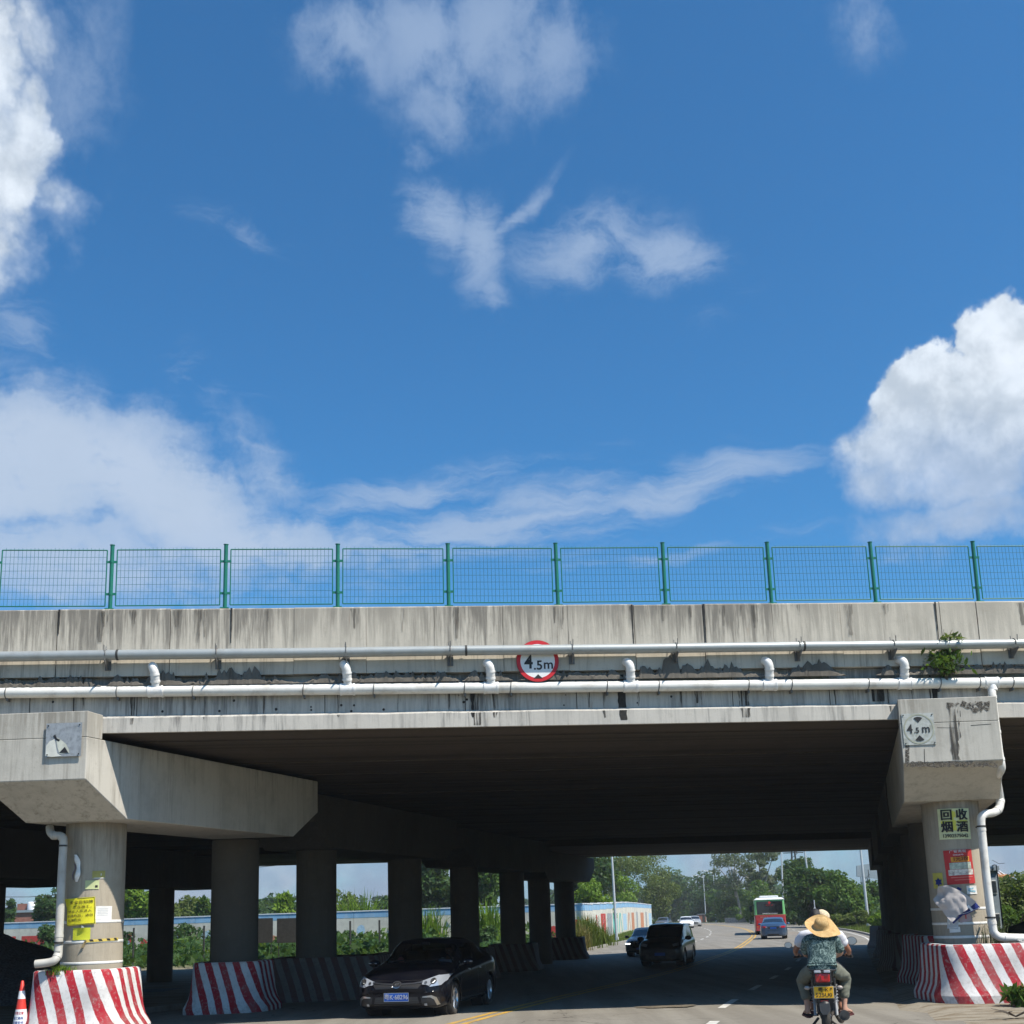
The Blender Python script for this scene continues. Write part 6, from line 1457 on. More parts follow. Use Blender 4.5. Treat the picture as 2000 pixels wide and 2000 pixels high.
def decal(name, bv, poly, mt, parent, axis='x', sgn=1, off=.006, cuts=3, far=6.0, smooth=True, thick=0):
    """a part whose outline (two coordinates) is laid on the body surface from the front, back or side"""
    bm = bmesh.new(); vs = [bm.verts.new((p[0], p[1], 0)) for p in poly]; bm.faces.new(vs); bmesh.ops.triangulate(bm, faces=bm.faces)
    bmesh.ops.subdivide_edges(bm, edges=bm.edges, cuts=cuts, use_grid_fill=True); bmesh.ops.triangulate(bm, faces=bm.faces); bad = []
    for v in bm.verts:
        a, b = v.co.x, v.co.y
        if axis == 'x': o, d = Vector((sgn*far, a, b)), Vector((-sgn, 0, 0))
        elif axis == 'y': o, d = Vector((a, sgn*far, b)), Vector((0, -sgn, 0))
        else: o, d = Vector((a, b, far)), Vector((0, 0, -1))
        h = bv.ray_cast(o, d)
        if h[0] is None: bad.append(v); continue
        n = h[1] if h[1].dot(d) < 0 else -h[1]; v.co = h[0]+(n*.5-d*.5).normalized()*off
    bmesh.ops.delete(bm, geom=bad, context='VERTS'); me = bpy.data.meshes.new(name); bm.to_mesh(me); bm.free()
    for p in me.polygons: p.use_smooth = smooth
    return link(name, me, mt, parent)
def decal_text(name, bv, body, size, c, mt, parent, sgn=1, off=.012, bold=.01, sx=1.0, axis='x'):
    vs, fs = text_geo(body, size, bold, 'CENTER', sx); out = []
    x0 = None
    for a, b in vs:
        yy = sgn*a+c[0]; h = bv.ray_cast(Vector((sgn*6, yy, b+c[1])), Vector((-sgn, 0, 0))); x = h[0].x if h[0] else (x0 or sgn*2); x0 = x; out.append((x+sgn*off, yy, b+c[1]))
    mb = MB(); mb.add(out, fs); return mb.build(name, mt, parent)
def mirror(cs, root, x, z, pmat, s=1.0):
    for sd in (1, -1):
        mb = MB(); mb.ball((x, sd*(cs.W/2+.10), z), (.07*s, .12*s, .075*s), 12, 8); o = mb.build('mirror', pmat, root); mb = MB(); mb.tube([(x+.02, sd*(cs.W/2-.08), z-.07), (x+.01, sd*(cs.W/2+.04), z-.03)], .02, 6); mb.build('mirror_arm', M_plastic, o)
        mb = MB(); mb.tube([(x+.055, sd*(cs.W/2+.03), z), (x+.05, sd*(cs.W/2+.2), z+.005)], .012, 6); mb.build('indicator', M_chrome, o)
def place(root, P, heading):   # heading: direction vector of travel (x, y)
    root.location = P; root.rotation_euler = (0, 0, math.atan2(heading[1], heading[0]))
def roadz(x, y): return gz(y)+crown(x-xc(y))+.008

SED = dict(L=4.68, W=1.80, H=1.47, hood=0, belt=[(-2.34, .93), (-1.6, 1.02), (-.6, .96), (.8, .90), (1.5, .83), (2.1, .74), (2.34, .66)],
           roof=[(-2.34, .84), (-2.22, 1.0), (-1.75, 1.10), (-1.1, 1.34), (-.45, 1.455), (.1, 1.44), (.45, 1.34), (1.12, 1.0), (1.7, .92), (2.12, .80), (2.28, .66), (2.34, .54)], wp=0, wheels=(1.37, -1.35), wr=.325)
WIN = [(-1.28, -.42, -1.0, -.42), (-.34, .88, -.34, .30)]
def sedan(label, pmat, P, heading, through=False, **k):
    root = thing('parked_car' if False else 'saloon_car', label, 'car'); cs = CarShape(**SED)
    body = make_car(root, cs, pmat, M_cglass if through else M_dglass, WIN, (.42, 1.10), (-1.72, -.98), through); place(root, P, heading); return root, cs, body, bvh_of(body)

# --- the black saloon in front
M_blk = paint('black_car_paint', (.003, .0035, .007), .14, 0, coat=0, dust=.02)
f = Vector((-.61, -2.67, 0)).normalized(); lf = Vector((-f.y, f.x, 0)); fc = Vector((-1.31, 24.42, 0))-lf*.78; ctr = fc-f*1.37+Vector((-.10, -.5, 0)); ctr.z = roadz(ctr.x, ctr.y)-.01
car, cs, body, bv = sedan('shiny black saloon car with a blue number plate driving towards the camera', M_blk, ctr, f, True)
for sd in (1, -1):
    P = [(.47, .70), (.60, .745), (.76, .80), (.865, .80), (.875, .70), (.82, .62), (.66, .60), (.58, .635), (.50, .64)]
    hl = decal('headlight', bv, [(sd*a, b) for a, b in P], M_lens, car, off=.008)
    decal('lamp_bowl', bv, [(sd*(.70+.055*math.cos(t)), .70+.055*math.sin(t)) for t in np.linspace(0, 6, 12)], M_plastic, hl, off=.012); decal('lamp_bowl', bv, [(sd*(.70+.033*math.cos(t)), .70+.033*math.sin(t)) for t in np.linspace(0, 6, 10)], M_chrome, hl, off=.016)
    decal('lamp_bowl', bv, [(sd*(.56+.028*math.cos(t)), .672+.028*math.sin(t)) for t in np.linspace(0, 6, 10)], M_chrome, hl, off=.014)
    decal('grille_bar', bv, [(sd*.08, .665), (sd*.30, .675), (sd*.50, .70), (sd*.50, .675), (sd*.30, .650), (sd*.08, .638)], M_chrome, car, off=.014)
    fg = decal('fog_lamp_recess', bv, [(sd*a, b) for a, b in ((.48, .42), (.70, .44), (.80, .40), (.80, .26), (.56, .25), (.50, .3))], M_plastic, car, off=.008)
    decal('fog_trim', bv, [(sd*a, b) for a, b in ((.52, .425), (.68, .445), (.76, .40), (.80, .27), (.755, .255), (.72, .36), (.66, .405), (.52, .405))], M_chrome, fg, off=.016)
    decal('fog_lamp', bv, [(sd*a, b) for a, b in ((.55, .30), (.60, .30), (.60, .26), (.55, .26))], M_lens, fg, off=.016)
decal('grille', bv, [(-.50, .66), (0, .64), (.50, .66), (.42, .57), (-.42, .57)], M_plastic, car, off=.005)
lg = decal('lower_grille', bv, [(-.42, .42), (.42, .42), (.46, .27), (-.46, .27)], M_plastic, car, off=.005)
for z in (.31, .35, .385): decal('grille_slat', bv, [(-.42, z+.006), (.42, z+.006), (.42, z-.006), (-.42, z-.006)], M_dark, lg, off=.01, cuts=5)
decal('badge', bv, [(.095*math.cos(t), .645+.062*math.sin(t)) for t in np.linspace(0, 6.0, 18)], M_chrome, car, off=.022); decal('badge_face', bv, [(.078*math.cos(t), .645+.046*math.sin(t)) for t in np.linspace(0, 6.0, 18)], M_plastic, car, off=.026)
S_ = [(.05, .668), (-.0, .672), (-.035, .66), (.02, .640), (-.045, .625), (-.03, .618), (.035, .63), (.045, .642), (-.01, .66), (.05, .66)]; decal('badge_mark', bv, S_, M_chrome, car, off=.030, cuts=1)
pl = decal('number_plate', bv, [(-.25, .50), (.25, .50), (.25, .335), (-.25, .335)], M_chrome, car, off=.018, cuts=2); decal('plate_face', bv, [(-.24, .49), (.24, .49), (.24, .345), (-.24, .345)], M_blueplate, pl, off=.022, cuts=2)
decal_text('plate_lettering', bv, '粤K·68296', .118, (0, .417), M_whitep, pl, 1, .030, .01, .92)
mirror(cs, car, .78, 1.0, M_blk)
for sd in (1, -1):
    for x in (.30, -.55): decal('door_handle', bv, [(x-.07, .84), (x+.07, .85), (x+.07, .825), (x-.07, .815)], M_chrome, car, 'y', sd, .012, 2)
    for x0, x1 in ((.93, .95), (-.385, -.375), (-1.0, -1.2)): decal('door_gap', bv, [(x0-.006, .88), (x0+.006, .88), (x1+.006, .34), (x1-.006, .34)], M_plastic, car, 'y', sd, .002, 4)
    decal('sill_trim', bv, [(-.95, .30), (.95, .30), (.95, .27), (-.95, .27)], M_dark, car, 'y', sd, .004, 4)
decal('bonnet_gap', bv, [(-.5, .725), (0, .715), (.5, .725), (.5, .719), (0, .709), (-.5, .719)], M_plastic, car, off=.002)
# inside: dashboard, wheel, seats, a pink toy and a box
mb = MB(); mb.box((.62, 0, .86), (.5, 1.35, .14)); o = mb.build('dashboard', M_int, car); bevel(o, .04)
mb = MB(); mb.tube([(.36+.05*math.sin(a), .37+.18*math.cos(a), .98+.17*math.sin(a)) for a in np.linspace(0, 6.283, 22)], .014, 6); mb.build('steering_wheel', M_int, car)
for y in (.37, -.37):
    mb = MB(); mb.box((-.15, y, .95), (.16, .46, .52)); mb.box((-.17, y, 1.27), (.1, .24, .16)); o = mb.build('seat', M_seat if y < 0 else M_int, car); bevel(o, .05)
mb = MB(); mb.box((-1.0, 0, .98), (.16, 1.2, .5)); o = mb.build('rear_seat', M_int, car); bevel(o, .05)
mb = MB(); mb.ball((.62, -.48, 1.02), (.05, .075, .10)); mb.ball((.62, -.48, .95), (.07, .10, .05)); mb.build('pink_toy', mat('pink_toy', (.50, .16, .17), .7), car)
mb = MB(); mb.box((.62, .0, .95), (.1, .06, .05)); mb.build('dashboard_ornament', M_whitep, car); mb = MB(); mb.box((.40, 0, 1.36), (.04, .16, .05)); mb.build('rear_view_mirror', M_plastic, car)
for y0, y1 in ((-.6, -.05), (.05, .6)): mb = MB(); mb.tube([(1.12, y0*.5, 1.0), (1.08, y0, 1.03), (.98, y1, 1.08)], .012, 5); mb.build('wiper', M_plastic, car)

# --- blue saloon seen from behind
M_bluecar = paint('slate_blue_paint', (.035, .085, .17), .3, .4, dust=.1)
P = at(1512, 1836, 83.5); h = Vector((xc(92)-xc(78), 14, 0)).normalized(); P = Vector((P.x, P.y, 0))+h*2.3; P.z = roadz(P.x, P.y)
c2, cs, body, bv = sedan('blue-grey saloon car seen from behind, following the red bus', M_bluecar, P, h)
for sd in (1, -1):
    decal('tail_light', bv, [(sd*a, b) for a, b in ((.40, .83), (.62, .90), (.84, .88), (.82, .78), (.62, .75), (.42, .78))], M_tail, c2, 'x', -1, .01); decal('reverse_lamp', bv, [(sd*a, b) for a, b in ((.42, .82), (.52, .84), (.52, .78), (.42, .78))], M_lens, c2, 'x', -1, .014)
decal('bumper_line', bv, [(-.85, .60), (.85, .60), (.85, .585), (-.85, .585)], M_plastic, c2, 'x', -1, .004); decal('plate_recess', bv, [(-.38, .82), (.38, .82), (.34, .70), (-.34, .70)], M_plastic, c2, 'x', -1, .006)
pl = decal('number_plate', bv, [(-.22, .80), (.22, .80), (.22, .71), (-.22, .71)], M_blueplate, c2, 'x', -1, .012); decal('lower_bumper', bv, [(-.8, .36), (.8, .36), (.7, .26), (-.7, .26)], M_plastic, c2, 'x', -1, .006); mirror(cs, c2, .78, 1.0, M_bluecar)

# --- dark people carrier and dark hatchback under the far deck, white car beyond
SUV = dict(L=4.7, W=1.86, H=1.72, hood=0, belt=[(-2.35, 1.05), (-1.6, 1.08), (.8, 1.02), (1.5, .98), (2.1, .92), (2.35, .80)],
           roof=[(-2.35, .98), (-2.28, 1.3), (-2.1, 1.6), (-1.5, 1.70), (-.3, 1.73), (.25, 1.68), (.55, 1.56), (1.22, 1.14), (1.8, 1.06), (2.18, .96), (2.3, .80), (2.35, .62)], wp=0, wheels=(1.42, -1.38), wr=.36)
def suv(label, pmat, P, heading, sh=SUV, name='people_carrier', cat='car'):
    root = thing(name, label, cat); cs = CarShape(**sh, wid_roof=.80, plan=(.2, .14), nose=.72); body = make_car(root, cs, pmat, M_dglass, [(-2.0, -1.22, -1.9, -1.22), (-1.14, -.2, -1.14, -.2), (-.12, .92, -.12, .42)], (.50, 1.20), (-2.30, -2.08)); place(root, P, heading); return root, cs, body, bvh_of(body)
M_dkc = paint('dark_people_carrier_paint', (.012, .013, .016), .3, .3)
def oncoming(px, y, d, lane_off=None):
    P = at(px, y, d); return Vector((P.x, P.y, 0)), Vector((-(xc(d+4)-xc(d-4)), -8, 0)).normalized()
P, h = oncoming(1290, 1885, 50.5); P = P-h*2.35; P.z = roadz(P.x, P.y)
v, cs, body, bv = suv('dark people carrier coming out of the far daylight, right of the dark hatchback', M_dkc, P, h)
for sd in (1, -1): decal('headlight', bv, [(sd*a, b) for a, b in ((.52, .90), (.86, .98), (.88, .86), (.56, .80))], M_lens, v, off=.008); decal('fog_lamp', bv, [(sd*a, b) for a, b in ((.62, .45), (.76, .45), (.76, .38), (.62, .38))], M_plastic, v, off=.008)
decal('grille', bv, [(-.48, .88), (.48, .88), (.42, .66), (-.42, .66)], M_plastic, v); decal('number_plate', bv, [(-.22, .56), (.22, .56), (.22, .44), (-.22, .44)], M_blueplate, v, off=.012); mirror(cs, v, .95, 1.12, M_plastic, 1.25)
P, h = oncoming(1252, 1869, 64); P = P-h*2.35; P.z = roadz(P.x, P.y); M_dk2 = paint('dark_blue_paint', (.014, .02, .035), .25, .3)
v, cs, body, bv = sedan('dark blue saloon with lit white running lights, left of the people carrier', M_dk2, P, h)
for sd in (1, -1): hl = decal('headlight', bv, [(sd*a, b) for a, b in ((.50, .74), (.84, .80), (.86, .66), (.54, .64))], M_lens, v, off=.008); decal('running_light', bv, [(sd*a, b) for a, b in ((.56, .68), (.86, .69), (.86, .64), (.56, .63))], M_led, hl, off=.016); decal('fog_lamp', bv, [(sd*a, b) for a, b in ((.62, .32), (.78, .33), (.78, .29), (.62, .28))], M_lens, v, off=.01)
decal('grille', bv, [(-.46, .64), (.46, .64), (.42, .50), (-.42, .50)], M_plastic, v); decal('number_plate', bv, [(-.22, .45), (.22, .45), (.22, .34), (-.22, .34)], M_blueplate, v, off=.012); mirror(cs, v, .78, 1.0, M_dk2)
P, h = oncoming(1342, 1813, 152); P = P-h*2.3; P.z = roadz(P.x, P.y); M_wc = paint('white_car_paint', (.72, .73, .74), .3, 0)
v, cs, body, bv = sedan('white car with lit headlights approaching on the far bend', M_wc, P, h)
for sd in (1, -1): decal('headlight', bv, [(sd*a, b) for a, b in ((.48, .70), (.84, .78), (.86, .62), (.50, .60))], M_hl, v, off=.01)
decal('grille', bv, [(-.46, .62), (.46, .62), (.42, .40), (-.42, .40)], M_plastic, v); mirror(cs, v, .78, 1.0, M_wc)
P, h = oncoming(1358, 1811, 166); P = P-h*2.3; P.z = roadz(P.x, P.y); v, cs, body, bv = sedan('pale car half hidden right behind the white car on the far bend', paint('pale_silver_paint', (.45, .46, .46), .3, .3), P, h)
decal('headlight', bv, [(.48, .70), (.84, .78), (.86, .62), (.50, .60)], M_lens, v, off=.01); decal('grille', bv, [(-.46, .62), (.46, .62), (.42, .40), (-.42, .40)], M_plastic, v)
c = at(1296, 1805, 172); P = Vector((c.x, c.y, gz(c.y))); v, cs, body, bv = sedan('grey car parked at the end of the painted wall', paint('grey_paint', (.10, .11, .12), .3, .3), P, Vector((-.3, -1, 0)).normalized()); decal('headlight', bv, [(.48, .70), (.84, .78), (.86, .62), (.50, .60)], M_lens, v, off=.01)

# --- bus
def bus():
    L, W, H = 10.5, 2.48, 3.0; P = at(1507, 1827, 98.5); h = Vector((xc(108)-xc(96), 12, 0)).normalized(); P = Vector((P.x, P.y, 0))
    root = thing('city_bus', 'red and green city bus with white roof seen from behind', 'bus'); place(root, Vector((P.x, P.y, roadz(P.x, P.y)))+h*L/2, h)
    M_bred = paint('bus_red', (.38, .02, .03), .35, 0, dust=.2); M_bgr = paint('bus_green', (.16, .46, .16), .35, 0); M_bw = paint('bus_white', (.72, .73, .72), .4, 0)
    def shell(name, z0, z1, mt, inset=0, x0=-L/2, x1=L/2, r=.12):
        K = 5; ring = []
        for cx, cy, a0 in ((1, 1, 0), (-1, 1, 90), (-1, -1, 180), (1, -1, 270)):
            for k in range(K+1): a = R(a0+90*k/K); ring.append((cx, cy, math.cos(a), math.sin(a)))
        def pt(z, ins): return [((x1 if cx > 0 else x0)-cx*(r+ins)+r*c, cy*(W/2-r-ins)+r*s, z) for cx, cy, c, s in ring]
        n = len(ring); lo = pt(z0, 0); hi = pt(z1, inset); mb = MB(); mb.add(lo+hi, [(i, (i+1) % n, n+(i+1) % n, n+i) for i in range(n)], 0, True); mb.add(hi, [tuple(range(n))]); mb.add(lo, [tuple(range(n-1, -1, -1))]); return mb.build(name, mt, root)
    lo = shell('lower_body', .32, 1.60, M_bred); up = shell('upper_body', 1.601, 2.82, M_bgr, .05); rf = shell('roof', 2.821, 2.98, M_bw, .22); mb = MB(); mb.box((-L/2+2.2, 0, 3.05), (3.2, 1.55, .2)); o = mb.build('roof_unit', M_bw, root); bevel(o, .09)
    xb = -L/2
    def q(name, y0, y1, z0, z1, mt, off, par, sl=0): mb = MB(); mb.box((xb-off+sl, (y0+y1)/2, (z0+z1)/2), (.02, y1-y0, z1-z0)); return mb.build(name, mt, par)
    rw = q('rear_window', -1.04, 1.04, 1.62, 2.68, M_dglass, .012, root, .02); bevel(rw, .008)
    sg_ = q('route_display', -.45, .45, 2.26, 2.48, M_plastic, .022, rw, .02); mb = MB()
    vs, fs = text_geo('公交 37', .17, .01); mb.add([(xb-.02, -x*1.1, z+2.37) for x, z in vs], fs); mb.build('route_lettering', M_redp, sg_)
    mb = MB(); mb.lathe([(0, 0), (.1, 0)], seg=14, axis='x'); o = mb.build('round_emblem', M_redp, rw); o.location = (xb-.004, 0, 2.58)
    vs, fs = text_geo('GUANGDONG GONGJIAO', .10, .01); mb = MB(); mb.add([(xb-.014, -x, z+1.70) for x, z in vs], fs); mb.build('lettering', M_whitep, rw)
    for k, (t, y) in enumerate((('请', .75), ('保持', .52), ('车距', .30))):
        vs, fs = text_geo(t, .16, .01); mb = MB(); mb.add([(xb-.006, -(x-y), z+1.40) for x, z in vs], fs); mb.build('lettering', mat('pale_orange_print', (.62, .32, .22), .6), lo)
    for sd in (1, -1):
        t = q('tail_light', sd*1.05-.08, sd*1.05+.08, .72, 1.18, M_tail, .005, root); mb = MB(); mb.box((xb-.012, sd*1.05, .62), (.02, .14, .12)); mb.build('indicator', M_ind, t)
        for k in range(5): mb = MB(); mb.box((-3.9+1.85*k, sd*(W/2-.012), 2.0), (1.65, .03, .95)); mb.build('side_window', M_dglass, root)
        for x in (-3.1, 3.2):
            mb = MB(); mb.lathe([(.2, -.14), (.45, -.14), (.48, -.1), (.48, .1), (.45, .14), (.2, .14)], seg=28, axis='y'); w_ = mb.build('wheel', M_tyre, root, loc=(x, sd*(W/2-.16), .48)); mb = MB(); mb.lathe([(0, 0), (.26, 0)], seg=20, axis='y'); o = mb.build('rim', M_rim, w_, loc=(0, sd*.10, 0))
        mb = MB(); mb.box((L/2-.1, sd*(W/2+.22), 2.1), (.12, .22, .5)); mb.tube([(L/2-.1, sd*(W/2-.05), 2.5), (L/2-.1, sd*(W/2+.2), 2.3)], .03, 6); o = mb.build('mirror', M_plastic, root); o['label'] = 'side mirror on its arm'
    q('bumper', -1.15, 1.15, .34, .62, M_bred, .03, root); q('rear_grille', -.7, .7, .72, .98, M_plastic, .008, root); q('number_plate', -.2, .2, .50, .60, M_blueplate, .055, root)
    mb = MB(); mb.box((0, 0, .36), (L*.9, W*.8, .3)); mb.build('underbody', M_plastic, root)
bus()

# ------------------------------------------------------------------ people
def skin(name, nodes, edges, mt, parent, root_node, sub=2):
    if name in ('shirt', 'trousers'): sub += 1
    """nodes: name -> (position, radius or (rx, ry)); one continuous skinned surface"""
    keys = list(nodes); me = bpy.data.meshes.new(name); me.from_pydata([nodes[k][0] for k in keys], [(keys.index(a), keys.index(b)) for a, b in edges], [])
    o = bpy.data.objects.new(name, me); COL.objects.link(o); md = o.modifiers.new('skin', 'SKIN'); md.use_smooth_shade = True; md.branch_smoothing = .6
    sk = me.skin_vertices[0].data
    for i, k in enumerate(keys):
        r = nodes[k][1]; sk[i].radius = (r, r) if not isinstance(r, tuple) else r; sk[i].use_root = (k == root_node)
    s2 = o.modifiers.new('sub', 'SUBSURF'); s2.levels = sub; s2.render_levels = sub
    dg = bpy.context.evaluated_depsgraph_get(); out = bpy.data.meshes.new_from_object(o.evaluated_get(dg)); bpy.data.objects.remove(o)
    for p in out.polygons: p.use_smooth = True
    if name in ('shirt', 'trousers'):   # cloth creases
        co = np.empty(len(out.vertices)*3); out.vertices.foreach_get('co', co); co = co.reshape(-1, 3); nr = np.empty(len(out.vertices)*3); out.vertices.foreach_get('normal', nr); nr = nr.reshape(-1, 3)
        for i_ in range(len(co)):
            x, y, z = co[i_]; h = noise.noise(Vector((x*9+z*5, y*7, z*9)))*.011+(1-abs(noise.noise(Vector((x*8-z*14, y*6, z*8+3)))))**4*.007
            co[i_] += nr[i_]*h
        out.vertices.foreach_set('co', co.ravel()); out.update()
    return link(name, out, mt, parent)
M_skin = mat('tanned_skin', (.30, .13, .075), .55, var=.08); M_skin2 = mat('pale_tanned_skin', (.48, .27, .19), .55, var=.06)
M_hair = mat('black_hair', (.012, .010, .010), .55, var=.3, bump=.5, bscale=80)
def shirt_pattern():
    mt = bpy.data.materials.new('teal_patterned_shirt'); mt.use_nodes = True; T = NT(mt.node_tree); tc = T.n('ShaderNodeTexCoord').outputs['Object']
    w = T.n('ShaderNodeTexWave', {'Vector': tc, 'Scale': 5.0, 'Distortion': 16.0, 'Detail': 3.0, 'Detail Scale': 2.2}).outputs['Fac' if False else 1]
    n = T.noise(tc, 13, 4, .6, 2.4); l = T.m('SUBTRACT', 1.0, T.mr(T.m('ABSOLUTE', T.m('SUBTRACT', n, .5)), .0, .035)); l2 = T.mr(w, .78, .92)
    base = T.mix(T.m('MAXIMUM', T.m('MULTIPLY', l, .8), T.m('MULTIPLY', l2, .7)), (.018, .050, .050), (.27, .36, .33)); big = T.mr(T.noise(tc, 5, 3, .5), .5, .62, 0, .5)
    b = T.n('ShaderNodeBsdfPrincipled', {'Base Color': T.mix(big, base, (.02, .05, .055)), 'Roughness': .85}); bp = T.n('ShaderNodeBump', {'Height': T.noise(tc, 7, 4, .5, 1.0), 'Strength': .7, 'Distance': .03}); T.t.links.new(bp.outputs[0], b.inputs['Normal'])
    T.n('ShaderNodeOutputMaterial', {0: b.outputs[0]}); return mt
M_shirt = shirt_pattern(); M_wshirt = mat('white_shirt', (.62, .62, .66), .85, var=.06, bump=.5, bscale=9); M_trous = mat('grey_green_trousers', (.15, .155, .12), .9, var=.12, bump=.6, bscale=10); M_dktr = mat('dark_trousers', (.03, .03, .035), .9)
M_sandal = mat('dark_red_sandal', (.09, .02, .02), .6)
def hand(bmnodes, edges, pre, wrist, fwd, down, side, s=1.0):
    """adds palm, four curled fingers and a thumb to a skeleton; fwd: along the palm, side: towards the thumb"""
    W = Vector(wrist); F = Vector(fwd).normalized(); D = Vector(down).normalized(); S = Vector(side).normalized()
    palm = W+F*.055*s; bmnodes[pre+'palm'] = (palm, (.026*s, .018*s)); edges.append((pre+'wrist', pre+'palm'))
    for i, (off, ln, r) in enumerate(((.027, .036, .0085), (.009, .040, .0088), (-.009, .037, .0085), (-.026, .029, .0075))):
        a = palm+F*.028*s+S*off*s; b = a+F*ln*.55*s+D*ln*.45*s; c = b+D*ln*.75*s-F*ln*.10*s; e = c-F*ln*.5*s+D*.004
        for k, (p, rr_) in enumerate(((a, r*1.1), (b, r), (c, r*.92), (e, r*.8))): bmnodes[pre+'f%d%d' % (i, k)] = (p, rr_*s)
        edges.append((pre+'palm', pre+'f%d0' % i))
        for k in range(3): edges.append((pre+'f%d%d' % (i, k), pre+'f%d%d' % (i, k+1)))
    a = W+F*.03*s+S*.03*s; b = a+F*.03*s+S*.016*s+D*.012*s; c = b+F*.022*s+D*.02*s-S*.004*s
    for k, (p, rr_) in enumerate(((a, .012), (b, .0105), (c, .009))): bmnodes[pre+'t%d' % k] = (p, rr_*s)
    edges += [(pre+'palm', pre+'t0'), (pre+'t0', pre+'t1'), (pre+'t1', pre+'t2')]
def head_mesh(parent, c, fwd, mt, hair=True, s=1.0, tilt=0.0):
    """head with brow, nose, mouth, chin and ears; fwd is a unit vector in the plane"""
    yaw = math.atan2(fwd[1], fwd[0]); bm = bmesh.new(); bmesh.ops.create_uvsphere(bm, u_segments=28, v_segments=20, radius=1)
    for v in bm.verts:
        x, y, z = v.co; X = x*.096; Y = y*.075; Z = z*.118
        if z < -.1: k = (-z-.1)/.9; X = X*(1-.25*k)+.012*k; Y *= 1-.38*k
        if x > .6 and abs(y) < .28 and -.35 < z < .22: X += .022*(1-abs(y)/.28)*(1-abs(z+.12)/.36)
        if x > .55 and .12 < z < .26 and abs(y) > .12: X -= .006
        if x > .6 and -.62 < z < -.5: X -= .003
        if x > .6 and -.8 < z < -.62: X += .004
        v.co = Vector((X, Y, Z))*s
    for sd in (1, -1):
        r = bmesh.ops.create_uvsphere(bm, u_segments=10, v_segments=8, radius=1); 
        for v in r['verts']: v.co = Vector((v.co.x*.018-.008, v.co.y*.008+sd*.077, v.co.z*.032-.008))*s
    M = Matrix.Translation(c) @ Matrix.Rotation(yaw, 4, 'Z') @ Matrix.Rotation(tilt, 4, 'Y'); bm.transform(M); me = bpy.data.meshes.new('head'); bm.to_mesh(me); bm.free()
    for p in me.polygons: p.use_smooth = True
    h = link('head', me, mt, parent)
    for nm, pts, m_ in (('eye', [(.083, .030, .012), (.083, -.030, .012)], M_whitep), ('mouth', [(.082, 0, -.062)], M_redp)):
        for p in pts: mb = MB(); mb.ball((0, 0, 0), (.006, .012 if nm == 'eye' else .022, .006)); me2 = mb.mesh(nm); me2.transform(M @ Matrix.Translation(Vector(p)*s)); link(nm, me2, m_, h)
    if hair:
        bm = bmesh.new(); bmesh.ops.create_uvsphere(bm, u_segments=28, v_segments=20, radius=1)
        bmesh.ops.delete(bm, geom=[v for v in bm.verts if (v.co.x > .35 and v.co.z < .45) or v.co.z < -.42], context='VERTS')
        for v in bm.verts: n_ = 1+.05*noise.noise(v.co*5); v.co = Vector((v.co.x*.105*n_-.004, v.co.y*.084*n_, v.co.z*.125*n_+.006))*s
        bm.transform(M); me = bpy.data.meshes.new('hair'); bm.to_mesh(me); bm.free()
        for p in me.polygons: p.use_smooth = True
        link('hair', me, M_hair, h)
    return h, M

# ------------------------------------------------------------------ motorcycle (local frame: x right, y forward, z up)
MC = at(1613, 1990, 14.6); MC.z = gz(14.6); MYAW = -R(15.2)
bike = thing('motorcycle', 'small black motorcycle with a yellow number plate seen from behind', 'motorcycle', MC, MYAW)
M_bikeblk = paint('bike_black_paint', (.015, .015, .017), .3, .1); M_bgrey = mat('grey_mudguard', (.055, .057, .06), .5, .1)
M_shock = mat('dull_steel', (.26, .265, .27), .5, .2, var=.2); M_exh = mat('exhaust_steel', (.10, .092, .085), .55, .5, var=.3)
def wheel(y, r=.30, w=.05):
    mb = MB(); prof = [(r-.055, -w), (r-.02, -w*1.05), (r-.004, -w*.6), (r, 0), (r-.004, w*.6), (r-.02, w*1.05), (r-.055, w), (r-.055, -w)]; mb.lathe(prof, seg=40, axis='x'); t = mb.build('wheel', M_tyre, bike, loc=(0, y, r))
    mb = MB(); mb.lathe([(r-.055, -w*.8), (r-.075, -w*.6), (r-.075, w*.6), (r-.055, w*.8)], seg=36, axis='x'); mb.lathe([(0, -.05), (.05, -.05), (.05, .05), (0, .05)], seg=16, axis='x')
    for k in range(14): a = 2*math.pi*k/14; mb.tube([(.02*(-1)**k, .04*math.cos(a), .04*math.sin(a)), (0, (r-.07)*math.cos(a+.2), (r-.07)*math.sin(a+.2))], .003, 4)
    mb.build('rim', M_chrome, t)
wheel(.30); wheel(1.52, .29, .042)
mb = MB(); mb.box((0, .45, .83), (.26, .62, .09)); mb.box((0, .95, .86), (.22, .36, .12)); o = mb.build('seat', M_plastic, bike); bevel(o, .035, 3)
mb = MB(); mb.tube(smooth_path([(0, .15, .70), (0, .5, .72), (0, .95, .76), (0, 1.3, .92)], 4), .05, 8); mb.tube([(0, .6, .7), (0, .95, .35), (0, 1.25, .42), (0, 1.3, .9)], .03, 8); mb.build('frame', M_bikeblk, bike)
mb = MB(); mb.ball((0, 1.1, .86), (.14, .2, .11), 16, 10); mb.build('fuel_tank', M_bikeblk, bike)
mb = MB(); mb.box((0, .98, .42), (.24, .36, .26)); o = mb.build('engine', M_exh, bike); bevel(o, .04)
for sd in (1, -1): mb = MB(); mb.box((sd*.13, .42, .68), (.03, .52, .2)); o = mb.build('side_panel', M_bikeblk, bike); bevel(o, .012)
